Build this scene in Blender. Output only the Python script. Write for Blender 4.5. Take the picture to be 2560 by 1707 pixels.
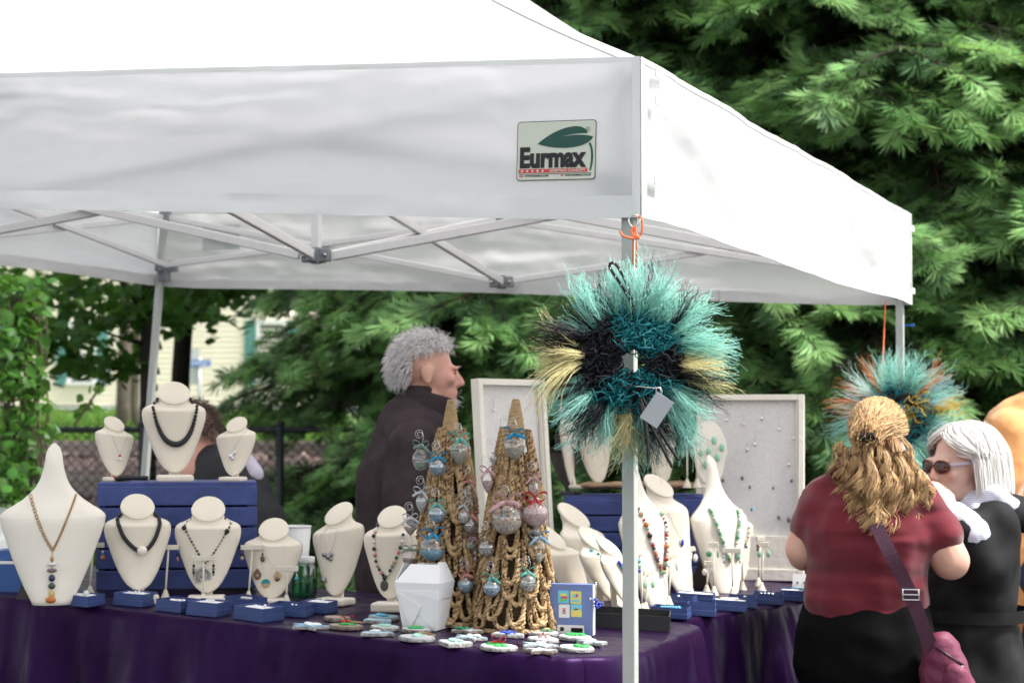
import bpy, math, random
import numpy as np
from mathutils import Vector, Matrix, noise as mnoise

for o in list(bpy.data.objects): bpy.data.objects.remove(o)
scene = bpy.context.scene
COL = scene.collection
RNG = np.random.default_rng(7)
random.seed(7)
R = math.radians

# ------------------------------------------------------------------ camera
CAM = np.array([1.121, -3.432, 1.55]); YAW, PIT, FPX = -.383, .041, 4635.0
cd = bpy.data.cameras.new('camera'); cam = bpy.data.objects.new('camera', cd); COL.objects.link(cam)
cam.location = CAM; cam.rotation_euler = (math.pi/2 + PIT, 0, -YAW)
cd.sensor_width = 36; cd.lens = FPX/2560*36; cd.clip_start = .05; cd.clip_end = 500
cd.dof.use_dof = True; cd.dof.focus_distance = 4.0; cd.dof.aperture_fstop = 5.6
scene.camera = cam

# ------------------------------------------------------------------ world, sun, exposure
SUN = Vector((0.55, 0.10, 0.83)).normalized()
w = bpy.data.worlds.new('World'); scene.world = w; w.use_nodes = True
nt = w.node_tree; bg = nt.nodes['Background']
sky = nt.nodes.new('ShaderNodeTexSky'); sky.sky_type = 'NISHITA'; sky.sun_disc = False
sky.sun_elevation = math.asin(SUN.z); sky.sun_rotation = math.atan2(SUN.x, SUN.y)
sky.dust_density = 1.2; sky.air_density = 1.0
hs = nt.nodes.new('ShaderNodeHueSaturation'); hs.inputs['Saturation'].default_value = .16
nt.links.new(sky.outputs[0], hs.inputs['Color']); nt.links.new(hs.outputs[0], bg.inputs['Color'])
bg.inputs['Strength'].default_value = .14
sd = bpy.data.lights.new('sun', 'SUN'); sd.energy = 3.2; sd.angle = R(14); sd.color = (1, .97, .92)
so = bpy.data.objects.new('sun', sd); COL.objects.link(so)
so.rotation_euler = SUN.to_track_quat('Z', 'Y').to_euler(); so.location = (4, 4, 9)
scene.view_settings.view_transform = 'Standard'; scene.view_settings.look = 'None'
scene.view_settings.exposure = 1.2; scene.view_settings.gamma = 1
scene.render.engine = 'CYCLES'
scene.cycles.max_bounces = 6; scene.cycles.diffuse_bounces = 3; scene.cycles.glossy_bounces = 3; scene.cycles.use_denoising = True; scene.cycles.use_adaptive_sampling = True; scene.cycles.adaptive_threshold = .025; scene.cycles.transparent_max_bounces = 14

# ------------------------------------------------------------------ camera geometry used to measure the place
_fw = np.array([math.sin(YAW)*math.cos(PIT), math.cos(YAW)*math.cos(PIT), math.sin(PIT)])
_rt = np.array([math.cos(YAW), -math.sin(YAW), 0.]); _up = np.cross(_rt, _fw)
def ray(px, py): return _fw + _rt*(px-1280)/FPX - _up*(py-853.5)/FPX
def at(px, py, dep): return CAM + ray(px, py)*dep
TILT, TABZ, GZ = .048, 1.02, .13
def tp(px, py, z0=TABZ):
    d = ray(px, py); k = (z0 - TILT*CAM[0] - CAM[2])/(d[2] + TILT*d[0]); return CAM + k*d
def dep(P): return float((np.asarray(P, float)-CAM)@_fw)
def px(n, P): return n*dep(P)/FPX            # n photograph pixels at P, in metres
def facecam(P, off=0.): return math.atan2(CAM[0]-P[0], -(CAM[1]-P[1])) + R(off)
def tabz(x, z0=TABZ): return z0 - TILT*x
def gz(x): return GZ - TILT*min(max(x, -3.2), 3.0)

# ------------------------------------------------------------------ mesh builder
class MB:
    def __init__(s): s.v = []; s.f = []; s.n = 0
    def add(s, v, f, smooth=False):
        v = np.asarray(v, float).reshape(-1, 3); s.v.append(v)
        if isinstance(f, np.ndarray): s.f.append((f + s.n, smooth))
        else:
            by = {}
            for q in f: by.setdefault(len(q), []).append(q)
            for k, q in by.items(): s.f.append((np.array(q, int) + s.n, smooth))
        s.n += len(v); return s
    def box(s, c, d, rot=None):
        c = np.asarray(c, float); h = np.asarray(d, float)/2
        v = np.array([[x, y, z] for x in (-1, 1) for y in (-1, 1) for z in (-1, 1)], float)*h
        if rot is not None: v = v @ np.array(rot.to_3x3()).T
        s.add(v+c, [(0, 1, 3, 2), (4, 6, 7, 5), (0, 4, 5, 1), (2, 3, 7, 6), (0, 2, 6, 4), (1, 5, 7, 3)]); return s
    def beam(s, a, b, wd, ht, up=(0, 0, 1)):
        a = Vector(a); b = Vector(b); d = (b-a); L = d.length; d.normalize()
        u = Vector(up); x = d.cross(u)
        if x.length < 1e-4: x = d.cross(Vector((0, 1, 0)))
        x.normalize(); u = x.cross(d)
        m = Matrix((x, d, u)).transposed()
        return s.box((a+b)/2, (wd, L, ht), m)
    def ring_loft(s, rings, cap0=True, cap1=True, smooth=True, closed=True):
        rings = [np.asarray(r, float) for r in rings]; k = len(rings[0]); n = len(rings)
        v = np.concatenate(rings); i = np.arange(k if closed else k-1); j = (i+1) % k
        fs = [np.stack([a*k+i, a*k+j, (a+1)*k+j, (a+1)*k+i], 1) for a in range(n-1)]
        f = np.concatenate(fs); base = s.n
        s.add(v, f, smooth)
        if cap0: s.f.append((np.array([list(range(k))[::-1]])+base, False))
        if cap1: s.f.append((np.array([[(n-1)*k+q for q in range(k)]])+base, False))
        return s
    def tube(s, pts, r, n=8, cap=True, closed=False):
        P = [Vector(p) for p in pts]; m = len(P); rr = r if hasattr(r, '__len__') else [r]*m
        T = []
        for i in range(m):
            if closed: t = P[(i+1) % m]-P[i-1]
            else: t = P[min(i+1, m-1)]-P[max(i-1, 0)]
            T.append(t.normalized() if t.length > 1e-9 else Vector((0, 0, 1)))
        u = T[0].orthogonal().normalized(); rings = []
        for i in range(m):
            u = (u - T[i]*u.dot(T[i]))
            u = u.normalized() if u.length > 1e-6 else T[i].orthogonal().normalized()
            b = T[i].cross(u)
            rings.append([P[i] + (u*math.cos(a) + b*math.sin(a))*rr[i] for a in [2*math.pi*q/n for q in range(n)]])
        if closed: rings.append(rings[0]); cap = False
        return s.ring_loft([np.array([tuple(q) for q in g]) for g in rings], cap, cap)
    def lathe(s, prof, c=(0, 0, 0), n=16, axis='Z', sx=1, sy=1, smooth=True, rot=None):
        rings = []
        for r, z in prof:
            a = np.arange(n)*2*math.pi/n
            g = np.stack([r*np.cos(a)*sx, r*np.sin(a)*sy, np.full(n, z)], 1)
            if rot is not None: g = g @ np.array(rot.to_3x3()).T
            rings.append(g + np.asarray(c, float))
        return s.ring_loft(rings, prof[0][0] > 1e-6, prof[-1][0] > 1e-6, smooth)
    def ell(s, c, r, n=12, m=8, rot=None):
        prof = [(max(1e-4, math.sin(math.pi*i/m)), -math.cos(math.pi*i/m)) for i in range(m+1)]
        a = np.arange(n)*2*math.pi/n; rings = []
        for q, z in prof:
            g = np.stack([q*np.cos(a), q*np.sin(a), np.full(n, z)], 1)*np.asarray(r, float)
            if rot is not None: g = g @ np.array(rot.to_3x3()).T
            rings.append(g+np.asarray(c, float))
        return s.ring_loft(rings, False, False, True)
    def prism(s, poly, z0, z1, rot=None, c=(0, 0, 0), smooth=False):
        k = len(poly); P = np.array([(a, b, z0) for a, b in poly] + [(a, b, z1) for a, b in poly], float)
        if rot is not None: P = P @ np.array(rot.to_3x3()).T
        P = P+np.asarray(c, float)
        f = [tuple(range(k))[::-1], tuple(range(k, 2*k))] + [(i, (i+1) % k, (i+1) % k+k, i+k) for i in range(k)]
        return s.add(P, f, smooth)
    def grid(s, P, smooth=True):
        P = np.asarray(P, float); a, b = P.shape[:2]; I = np.arange(a*b).reshape(a, b)
        f = np.stack([I[:-1, :-1], I[1:, :-1], I[1:, 1:], I[:-1, 1:]], -1).reshape(-1, 4)
        return s.add(P.reshape(-1, 3), f, smooth)
    def mesh(s, name, mat=None):
        me = bpy.data.meshes.new(name)
        v = np.concatenate(s.v).astype(np.float32); me.vertices.add(len(v)); me.vertices.foreach_set('co', v.ravel())
        li = np.concatenate([f.ravel() for f, _ in s.f]).astype(np.int32)
        cnt = np.concatenate([np.full(len(f), f.shape[1]) for f, _ in s.f])
        sm = np.concatenate([np.full(len(f), x) for f, x in s.f])
        st = np.concatenate([[0], np.cumsum(cnt)[:-1]]).astype(np.int32)
        me.loops.add(len(li)); me.loops.foreach_set('vertex_index', li)
        me.polygons.add(len(cnt)); me.polygons.foreach_set('loop_start', st)
        me.polygons.foreach_set('use_smooth', sm.astype(bool))
        me.update(calc_edges=True)
        if mat is not None: me.materials.append(mat)
        return me
    def build(s, name, mat, parent=None, kind=None):
        return obj(name, s.mesh(name, mat), parent, kind)

def obj(name, data, parent=None, kind=None):
    o = bpy.data.objects.new(name, data); COL.objects.link(o)
    if parent is not None: o.parent = parent
    if kind: o['kind'] = kind
    return o
def tag(o, label, cat, group=None):
    o['label'] = label; o['category'] = cat
    if group: o['group'] = group
    return o
def thing(name, label, cat, loc=(0, 0, 0), rz=0., group=None):
    o = bpy.data.objects.new(name, None); COL.objects.link(o); o.empty_display_size = .05
    o.location = loc; o.rotation_euler = (0, 0, rz)
    return tag(o, label, cat, group)
def bev(o, wd, seg=2):
    m = o.modifiers.new('bevel', 'BEVEL'); m.width = wd; m.segments = seg; m.limit_method = 'ANGLE'; m.angle_limit = R(40); return o
def strands(mb, P, rad, sides=3):
    """P: (N,K,3) strand points, rad: (N,K) or scalar; vectorised thin tubes"""
    P = np.asarray(P, float); N, K, _ = P.shape; rad = np.broadcast_to(rad, (N, K)) if np.ndim(rad) else np.full((N, K), rad)
    T = np.gradient(P, axis=1); T /= np.linalg.norm(T, axis=2, keepdims=True)+1e-12
    ref = np.where(np.abs(T[..., 2:3]) > .9, np.array([1., 0, 0]), np.array([0, 0, 1.]))
    u = np.cross(T, ref); u /= np.linalg.norm(u, axis=2, keepdims=True)+1e-12; b = np.cross(T, u)
    a = np.arange(sides)*2*math.pi/sides
    V = P[:, :, None, :] + rad[:, :, None, None]*(u[:, :, None, :]*np.cos(a)[None, None, :, None] + b[:, :, None, :]*np.sin(a)[None, None, :, None])
    I = np.arange(N*K*sides).reshape(N, K, sides); J = np.roll(I, -1, 2)
    F = np.stack([I[:, :-1], J[:, :-1], J[:, 1:], I[:, 1:]], -1).reshape(-1, 4)
    return mb.add(V.reshape(-1, 3), F, True)
def fbm(x, y=0., z=0., o=3): return mnoise.fractal(Vector((x, y, z)), 1.0, 2.0, o)

# ------------------------------------------------------------------ materials
MATS = {}
def mat(name, col, rough=.6, metal=0., spec=.5, noise=None, bump=None, sheen=0., trans=0., ior=1.45, sss=0., alpha=None, coat=0.):
    """noise: (scale, amount 0..1, second colour or None[, detail]); bump: (scale, strength)"""
    if name in MATS: return MATS[name]
    m = bpy.data.materials.new(name); m.use_nodes = True; t = m.node_tree; b = t.nodes['Principled BSDF']
    b.inputs['Base Color'].default_value = (*col, 1); b.inputs['Roughness'].default_value = rough
    b.inputs['Metallic'].default_value = metal; b.inputs['Specular IOR Level'].default_value = spec
    b.inputs['Sheen Weight'].default_value = sheen; b.inputs['Transmission Weight'].default_value = trans
    b.inputs['IOR'].default_value = ior; b.inputs['Coat Weight'].default_value = coat
    if sss: b.inputs['Subsurface Weight'].default_value = sss; b.inputs['Subsurface Scale'].default_value = .01
    tc = t.nodes.new('ShaderNodeTexCoord')
    if noise:
        n = t.nodes.new('ShaderNodeTexNoise'); n.inputs['Scale'].default_value = noise[0]; n.inputs['Detail'].default_value = noise[3] if len(noise) > 3 else 4
        t.links.new(tc.outputs['Object'], n.inputs['Vector'])
        r = t.nodes.new('ShaderNodeValToRGB'); r.color_ramp.elements[0].position = .3; r.color_ramp.elements[1].position = .7
        c2 = noise[2] if noise[2] else tuple(c*(1-noise[1]) for c in col)
        r.color_ramp.elements[0].color = (*c2, 1); r.color_ramp.elements[1].color = (*col, 1)
        t.links.new(n.outputs['Fac'], r.inputs['Fac']); t.links.new(r.outputs[0], b.inputs['Base Color'])
    if bump:
        n = t.nodes.new('ShaderNodeTexNoise'); n.inputs['Scale'].default_value = bump[0]; n.inputs['Detail'].default_value = 4
        t.links.new(tc.outputs['Object'], n.inputs['Vector'])
        bp = t.nodes.new('ShaderNodeBump'); bp.inputs['Strength'].default_value = bump[1]; bp.inputs['Distance'].default_value = .01
        t.links.new(n.outputs['Fac'], bp.inputs['Height']); t.links.new(bp.outputs[0], b.inputs['Normal'])
    MATS[name] = m; return m
def translucent(m, amt, col):
    t = m.node_tree; out = t.nodes['Material Output']; b = t.nodes['Principled BSDF']
    tr = t.nodes.new('ShaderNodeBsdfTranslucent'); tr.inputs[0].default_value = (*col, 1)
    mx = t.nodes.new('ShaderNodeMixShader'); mx.inputs[0].default_value = amt
    t.links.new(b.outputs[0], mx.inputs[1]); t.links.new(tr.outputs[0], mx.inputs[2]); t.links.new(mx.outputs[0], out.inputs['Surface'])
    return m
def island_vary(m, amt=.35, hue=.0):
    """brightness differs from piece to piece (random per island)"""
    t = m.node_tree; b = t.nodes['Principled BSDF']; g = t.nodes.new('ShaderNodeNewGeometry')
    mr = t.nodes.new('ShaderNodeMapRange'); mr.inputs['To Min'].default_value = 1-amt; mr.inputs['To Max'].default_value = 1+amt
    h = t.nodes.new('ShaderNodeHueSaturation'); src = b.inputs['Base Color']
    if src.is_linked: t.links.new(src.links[0].from_socket, h.inputs['Color'])
    else: h.inputs['Color'].default_value = src.default_value
    t.links.new(g.outputs['Random Per Island'], mr.inputs['Value']); t.links.new(mr.outputs[0], h.inputs['Value'])
    if hue:
        m2 = t.nodes.new('ShaderNodeMapRange'); m2.inputs['To Min'].default_value = .5-hue; m2.inputs['To Max'].default_value = .5+hue
        t.links.new(g.outputs['Random Per Island'], m2.inputs['Value']); t.links.new(m2.outputs[0], h.inputs['Hue'])
    t.links.new(h.outputs[0], b.inputs['Base Color']); return m
def glassmat(name, tint=(1, 1, 1), ior=1.45, clear=.92):
    if name in MATS: return MATS[name]
    m = bpy.data.materials.new(name); m.use_nodes = True; t = m.node_tree; t.nodes.remove(t.nodes['Principled BSDF'])
    a = t.nodes.new('ShaderNodeBsdfTransparent'); a.inputs[0].default_value = (*[c*clear for c in tint], 1)
    g = t.nodes.new('ShaderNodeBsdfGlossy'); g.inputs['Roughness'].default_value = .04
    lw = t.nodes.new('ShaderNodeLayerWeight'); pw_ = t.nodes.new('ShaderNodeMath'); pw_.operation = 'POWER'; pw_.inputs[1].default_value = 3.0; t.links.new(lw.outputs['Facing'], pw_.inputs[0])
    fr = t.nodes.new('ShaderNodeMath'); fr.operation = 'MULTIPLY_ADD'; fr.inputs[1].default_value = .6; fr.inputs[2].default_value = .15*(ior-1)/.5; t.links.new(pw_.outputs[0], fr.inputs[0])
    mx = t.nodes.new('ShaderNodeMixShader'); t.links.new(fr.outputs[0], mx.inputs[0]); t.links.new(a.outputs[0], mx.inputs[1]); t.links.new(g.outputs[0], mx.inputs[2])
    t.links.new(mx.outputs[0], t.nodes['Material Output'].inputs['Surface']); MATS[name] = m; return m
def folds(m, sc=(5, 5, 16), st=.55, dist=.03):
    t = m.node_tree; b = t.nodes['Principled BSDF']; tc = t.nodes.new('ShaderNodeTexCoord'); mp_ = t.nodes.new('ShaderNodeMapping'); mp_.inputs['Scale'].default_value = sc; n = t.nodes.new('ShaderNodeTexNoise'); n.inputs['Scale'].default_value = 1.0; n.inputs['Detail'].default_value = 1.2; n.inputs['Distortion'].default_value = .25
    bp = t.nodes.new('ShaderNodeBump'); bp.inputs['Strength'].default_value = st; bp.inputs['Distance'].default_value = dist
    t.links.new(tc.outputs['Object'], mp_.inputs['Vector']); t.links.new(mp_.outputs[0], n.inputs['Vector']); t.links.new(n.outputs['Fac'], bp.inputs['Height'])
    old = b.inputs['Normal'].links[0].from_socket if b.inputs['Normal'].is_linked else None
    if old: t.links.new(old, bp.inputs['Normal'])
    t.links.new(bp.outputs[0], b.inputs['Normal']); return m
# ================================================================== ground
M_asph = mat('asphalt', (.055, .055, .058), .9, noise=(9, .35, None, 8), bump=(60, .5))
M_grass = mat('grass', (.10, .19, .03), .8, noise=(3, .4, (.05, .11, .02), 6), bump=(40, .6))
M_ballast = mat('ballast', (.30, .20, .17), .9, noise=(14, .5, (.12, .085, .075), 8), bump=(30, 1))
YF = np.array([math.sin(YAW), math.cos(YAW)]); XR = np.array([math.cos(YAW), -math.sin(YAW)])
def fwd(x, y): return (x-CAM[0])*YF[0] + (y-CAM[1])*YF[1]
def lat(x, y): return (x-CAM[0])*XR[0] + (y-CAM[1])*XR[1]
def wpt(f, l, z): return np.array([CAM[0]+YF[0]*f+XR[0]*l, CAM[1]+YF[1]*f+XR[1]*l, z])
HX = [8.2, 9.5, 10.5, 12.0, 13.5, 15.0, 18.0, 22.0, 48.0, 400]; HZ = [None, .42, .55, .81, .98, 1.08, 1.20, 1.28, 1.62, 1.62]
def terr(x, y):
    f = fwd(x, y); return gz(x) if f <= 8.2 else float(np.interp(f, HX, [gz(x)]+HZ[1:]))
fs = [-400, -60, -12, -3] + list(np.arange(0, 9, .75)) + list(np.arange(9, 30, .5)) + [34, 40, 48, 60, 120, 400]
ls = [-400, -90, -40] + list(np.arange(-24, 24.1, 2)) + [40, 90, 400]
def sheet(f0, f1, l0, l1, nf, nl, dz, jit=0.):
    G = []
    for f in np.linspace(f0, f1, nf):
        G.append([wpt(f, l, 0) for l in np.linspace(l0, l1, nl)])
    G = np.array(G)
    for row in G:
        for p in row: p[2] = terr(p[0], p[1])+dz + jit*fbm(p[0]*2, p[1]*2)
    return G
G = np.array([[wpt(f, l, 0) for l in ls] for f in fs])
for row in G:
    for p in row: p[2] = terr(p[0], p[1])
MB().grid(G[:, ::-1]).build('ground', M_asph, kind='structure')
MB().grid(sheet(8.4, 11.6, -22, 22, 16, 60, .01, .0)[:, ::-1]).build('grass_verge', M_grass, kind='structure')
MB().grid(sheet(11.6, 19.2, -40, 40, 60, 90, .03, .05)[:, ::-1]).build('track_ballast', M_ballast, kind='structure')
MB().grid(sheet(19.2, 90, -90, 90, 60, 60, .03, .04)[:, ::-1]).build('lawn', M_grass, kind='structure')

# ================================================================== canopy tent
S, HB, VAL = 3.0, 1.939, .312
def T(x, y, z): return np.array([x, y, z - TILT*x])
M_can = translucent(mat('canopy_fabric', (.79, .82, .785), .55, spec=.35, bump=(350, .05)), .44, (.88, .86, .90))
folds(M_can, (3.2, 3.2, 9), .22, .03); folds(M_can, (16, 16, 22), .16, .008); M_leg = mat('shaded_powder_coat', (.44, .46, .43), .42, noise=(30, .06, None)); M_hem = translucent(mat('canopy_hem', (.78, .79, .77), .6, bump=(500, .1)), .12, (.8, .8, .8))  # legs: darker copy of the truss bar coat, their shade put into the colour
M_alu = mat('white_powder_coat', (.76, .76, .745), .42, spec=.5, noise=(30, .06, None))
M_conn = mat('grey_plastic', (.23, .25, .26), .45)
M_zinc = mat('zinc_bolt', (.6, .6, .62), .3, metal=1)
tent = thing('canopy_tent', 'white pop-up canopy tent with front valance label and square legs over the jewelry tables', 'canopy tent', T(-1.5, 1.5, GZ))
TI = np.array(tent.location)
def tb(mb, name, m, parent=tent):
    for i in range(len(mb.v)): mb.v[i] = mb.v[i] - (TI if parent is tent or parent.parent is tent else 0)
    return mb.build(name, m, parent)
HE = HB+VAL
corners = dict(NL=(-S, 0), NR=(0, 0), FR=(0, S), FL=(-S, S)); AP = (-1.5, 1.5, HE+.95)
def eave(side, s):
    SIDE_ = side; a, b = {'front': ('NL', 'NR'), 'right': ('NR', 'FR'), 'back': ('FR', 'FL'), 'left': ('FL', 'NL')}[side]
    A = np.array(corners[a]); B = np.array(corners[b]); p = A+(B-A)*s; return p
NRM = dict(front=(0, -1), right=(1, 0), back=(0, 1), left=(-1, 0))
def rise(t): return .95*(t**1.0*.74 + .26*t**2.4)
for side in ('front', 'right', 'back', 'left'):
    n = NRM[side]; P = []
    for t in np.linspace(0, 1, 34):
        row = []
        for s in np.linspace(0, 1, 60):
            e = eave(side, s); q = e + (np.array(AP[:2])-e)*t
            sag = -.035*math.sin(math.pi*min(1, t*1.02))*math.sin(math.pi*s) + .006*fbm(s*9, t*5, n[0]*3+n[1])*math.sin(math.pi*s)*math.sin(math.pi*t)
            row.append(T(q[0], q[1], HE + rise(t) + sag))
        P.append(row)
    P = np.array(P)
    tb(MB().grid(P), 'roof_panel', M_can)
    # hip seam strip along the panel's own right hand edge
    sm = []
    for i in range(34):
        a = P[i, -1]; d = P[i, -2]-a; L = np.linalg.norm(d)
        d = d/L if L > 1e-5 else np.array([0, 0, 0.])
        sm.append([a+np.array([0, 0, .004]), a+d*.035+np.array([0, 0, .004])])
    tb(MB().grid(np.array(sm)), 'hip_seam', M_hem)
    # valance
    NS, NV = 180, 30; V = np.zeros((NV, NS, 3)); sd_ = dict(front=1., right=4., back=7., left=9.)[side]
    for j, v in enumerate(np.linspace(0, 1, NV)):
        for i, s in enumerate(np.linspace(0, 1, NS)):
            e = eave(side, s) + np.array([-n[1], n[0]])*.012*(2*s-1)*(1 if True else 0); u = s*S; ed = min(1, min(s, 1-s)/.05)
            k = math.sin(math.pi*min(1, v*.75+.12))
            # long slack folds that run diagonally away from the pinned corners, plus short creases
            f1 = math.sin((u*1.6 + v*.9)*2.4 + sd_) * .007 + math.sin((u*2.1 - v*1.3)*3.1 + sd_*2) * .007
            f2 = (.08 if side == 'right' else 1.)*fbm(u*1.3+sd_*5, v*2.6 + u*.35, sd_)*.015
            rdg = 1-abs(fbm(u*1.1+v*.8+sd_*9, v*2.2-u*.5, sd_+4)); f3 = (max(0, rdg-.72))**1.3*(.0 if side == 'right' else .026)
            cr = fbm(u*9, v*5+u*2.5, sd_+8)*.0032 + fbm(u*22, v*14, sd_)*.0010
            if side == 'right': 
                dg = u*1.0 - v*1.1; f1 = .013*math.sin(dg*4.2+.6)*(.35+.65*math.sin(math.pi*min(1, s*1.1))) ; f1 += .007*math.sin(dg*11+1+2*v)
            if side == 'front': f1 += -.012*math.exp(-((u-2.05-(v-.45)*1.3)/.42)**2)*math.sin(math.pi*v) + .010*math.exp(-((v-.42-.16*math.sin(u*2.0+.7))/.11)**2)
            pq = 1-math.exp(-((u-2.838)/.125)**8) if side == 'front' else 1.
            out = ((f1+f2+f3)*k*ed + cr*ed)*pq + .012
            drop = VAL*v + .006*math.sin(u*2.3+sd_)*v*ed
            V[j, i] = T(e[0]+n[0]*out, e[1]+n[1]*out, HE-drop)
    va = tb(MB().grid(V), 'valance', M_can)
    o3 = np.array([n[0], n[1], 0.])*.0018
    tb(MB().grid(V[-5:] + o3), 'bottom_hem', M_hem, va)
    tb(MB().grid(V[:2] + o3*1.2 + np.array([0, 0, .002])), 'top_seam', M_hem, va)
    tb(MB().grid(np.stack([V[:, -2]*.95+V[:, -1]*.05, V[:, -1]], 1) + o3*1.6), 'corner_piping', M_hem, va)
    tb(MB().grid(np.stack([V[:, 0], V[:, 1]*.95+V[:, 0]*.05], 1) + o3*1.6), 'corner_piping', M_hem, va)
    if side == 'right':
        for yy, zz in ((3.02, HE-.045), (3.02, HE-.262)):
            tb(MB().box(T(.014, yy+.02, zz), (.003, .05, .02)), 'hook_tape_tab', M_hem, va)
        for yy, zz, l in ((.075, HE-.02, .06), (.06, HE-.075, .03), (.06, HE-.235, .05)):
            tb(MB().box(T(.026, yy, zz), (.003, l, .016)), 'hook_tape_tab', M_hem, va)
# legs with feet
LG = .0255
legpos = dict(NR=((-.022, .022), (-.022, .022)), FR=((-.022, S-.022), (-.022, S-.022)), FL=((-S+.03, S-.03), (-S-.125, S-.05)), NL=((-S+.03, .03), (-S+.0, .0)))
for k, (tpz, bt) in legpos.items():
    zt = T(tpz[0], tpz[1], HE-.01); zb = np.array([bt[0], bt[1], gz(bt[0])+.006])
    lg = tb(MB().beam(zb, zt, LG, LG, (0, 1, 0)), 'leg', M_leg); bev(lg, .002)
    tb(MB().box(zb+np.array([0, 0, .003]), (.09, .09, .006)), 'foot_plate', M_conn, lg)
    c = T(tpz[0], tpz[1], HB+.055) + (zb-zt)/np.linalg.norm(zb-zt)*.0
    ix = 1 if tpz[0] < -1 else -1; iy = 1 if tpz[1] < 1 else -1
    b = MB().box(c, (.038, .038, .075)).box(c+np.array([ix*.036, 0, .022]), (.045, .022, .045)).box(c+np.array([0, iy*.036, .022]), (.022, .045, .045))
    sl = tb(b, 'leg_slider', M_conn); bev(sl, .003)
    tb(MB().lathe([(.0001, -.002), (.006, -.002), (.006, .004), (.0001, .005)], c+np.array([ix*.04, -.0125, .022]), 8, rot=Matrix.Rotation(R(90), 3, 'X')), 'bolt', M_zinc, sl)
    c2 = T(tpz[0], tpz[1], HE-.035); bev(tb(MB().box(c2, (.036, .036, .05)), 'corner_bracket', M_conn), .003)
# scissor trusses
TZ, BZ = HE-.035, HB+.045
def bar(a, b, off=(0, 0, 0), wd=.014, ht=.024):
    o = tb(MB().beam(np.array(a)+off, np.array(b)+off, wd, ht), 'truss_bar', M_alu); return bev(o, .004, 3)
def conn(p, dirs, name='truss_joint'):
    b = MB().box(p, (.03, .03, .05))
    for d in dirs: b.box(np.array(p)+np.array([d[0], d[1], 0])*.03, (.034 if d[0] else .022, .034 if d[1] else .022, .04))
    o = tb(b, name, M_conn); bev(o, .004)
    for d in dirs[:2]:
        bo = MB(); bo.lathe([(.0001, 0), (.006, 0), (.006, .004), (.0001, .005)], np.array(p)+np.array([d[0], d[1], 0])*.036+np.array([0, -.013, 0]), 8, rot=Matrix.Rotation(R(90), 3, 'X'))
        tb(bo, 'bolt', M_zinc, o)
ins = .03
mids = dict(front=(-1.5, ins), right=(-ins, 1.5), back=(-1.5, S-ins), left=(-S+ins, 1.5))
ends = dict(front=((-S+ins, ins), (-ins, ins)), right=((-ins, ins), (-ins, S-ins)), back=((-ins, S-ins), (-S+ins, S-ins)), left=((-S+ins, S-ins), (-S+ins, ins)))
for side in mids:
    m = mids[side]; n = np.array([*NRM[side], 0.]); 
    for e in ends[side]:
        bar(T(*e, HB+.08), T(*m, TZ), -n*.012); bar(T(*e, TZ), T(*m, BZ), n*.004)
    tang = [(1, 0), (-1, 0)] if side in ('front', 'back') else [(0, 1), (0, -1)]
    conn(T(*m, BZ), tang + [(-n[0], -n[1])]); conn(T(*m, TZ), tang + [(-n[0], -n[1])])
    h = np.array([-1.5, 1.5]); pr_ = np.array([-n[1], n[0], 0.])*.012
    bar(T(*(np.array(m)-n[:2]*.03), TZ), T(*(h+n[:2]*.05), BZ-.02), pr_, .017, .028); bar(T(*(np.array(m)-n[:2]*.03), BZ), T(*(h+n[:2]*.05), TZ), -pr_, .017, .028)
    cx_ = T(*((np.array(m)+h)/2), (TZ+BZ)/2); bev(tb(MB().box(cx_, (.035, .035, .03)), 'pivot_clamp', M_conn), .003)
conn(T(-1.5, 1.5, BZ-.02), [(1, 0), (-1, 0), (0, 1), (0, -1)], 'centre_hub'); conn(T(-1.5, 1.5, TZ), [(1, 0), (-1, 0), (0, 1), (0, -1)], 'centre_hub')
bev(tb(MB().box(T(-1.5, 1.5, BZ+.09), (.024, .024, .22)), 'centre_pole', M_alu), .002)
bev(tb(MB().box(T(-1.5, 1.5, (BZ+.19+AP[2])/2-.04), (.030, .030, AP[2]-BZ-.29)), 'centre_pole', M_alu), .002)
# clear pocket on the inside of the back corner
tb(MB().box(T(-2.72, S-.012, HB+.2), (.17, .002, .1)), 'clear_pocket', glassmat('clear_vinyl', (.95, .97, .97), 1.3, .85))

# ------------------------------------------------------------------ label patch on the front valance
M_lab = mat('label_cream', (.62, .66, .55), .5); M_lg = mat('label_green', (.012, .075, .055), .5); M_lk = mat('label_black', (.012, .012, .014), .5); M_lr = mat('label_red', (.62, .05, .05), .5)
def yplane(qx, qy, y):
    d = ray(qx, qy); return CAM + d*((y-CAM[1])/d[1])
yl = -.0142
a = yplane(1290, 306, yl); b = yplane(1487, 299, yl); c = yplane(1483, 449, yl); d = yplane(1291, 453, yl)
LW = float(np.linalg.norm(b-a)); LH = float(np.linalg.norm(d-a))
patch = bpy.data.objects.new('label_patch', None)
def rrect(x0, y0, x1, y1, r, n=5):
    P = []
    for cx, cy, a0 in ((x1-r, y1-r, 0), (x0+r, y1-r, 90), (x0+r, y0+r, 180), (x1-r, y0+r, 270)):
        P += [(cx+r*math.cos(R(a0+90*i/n)), cy+r*math.sin(R(a0+90*i/n))) for i in range(n+1)]
    return P
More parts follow.
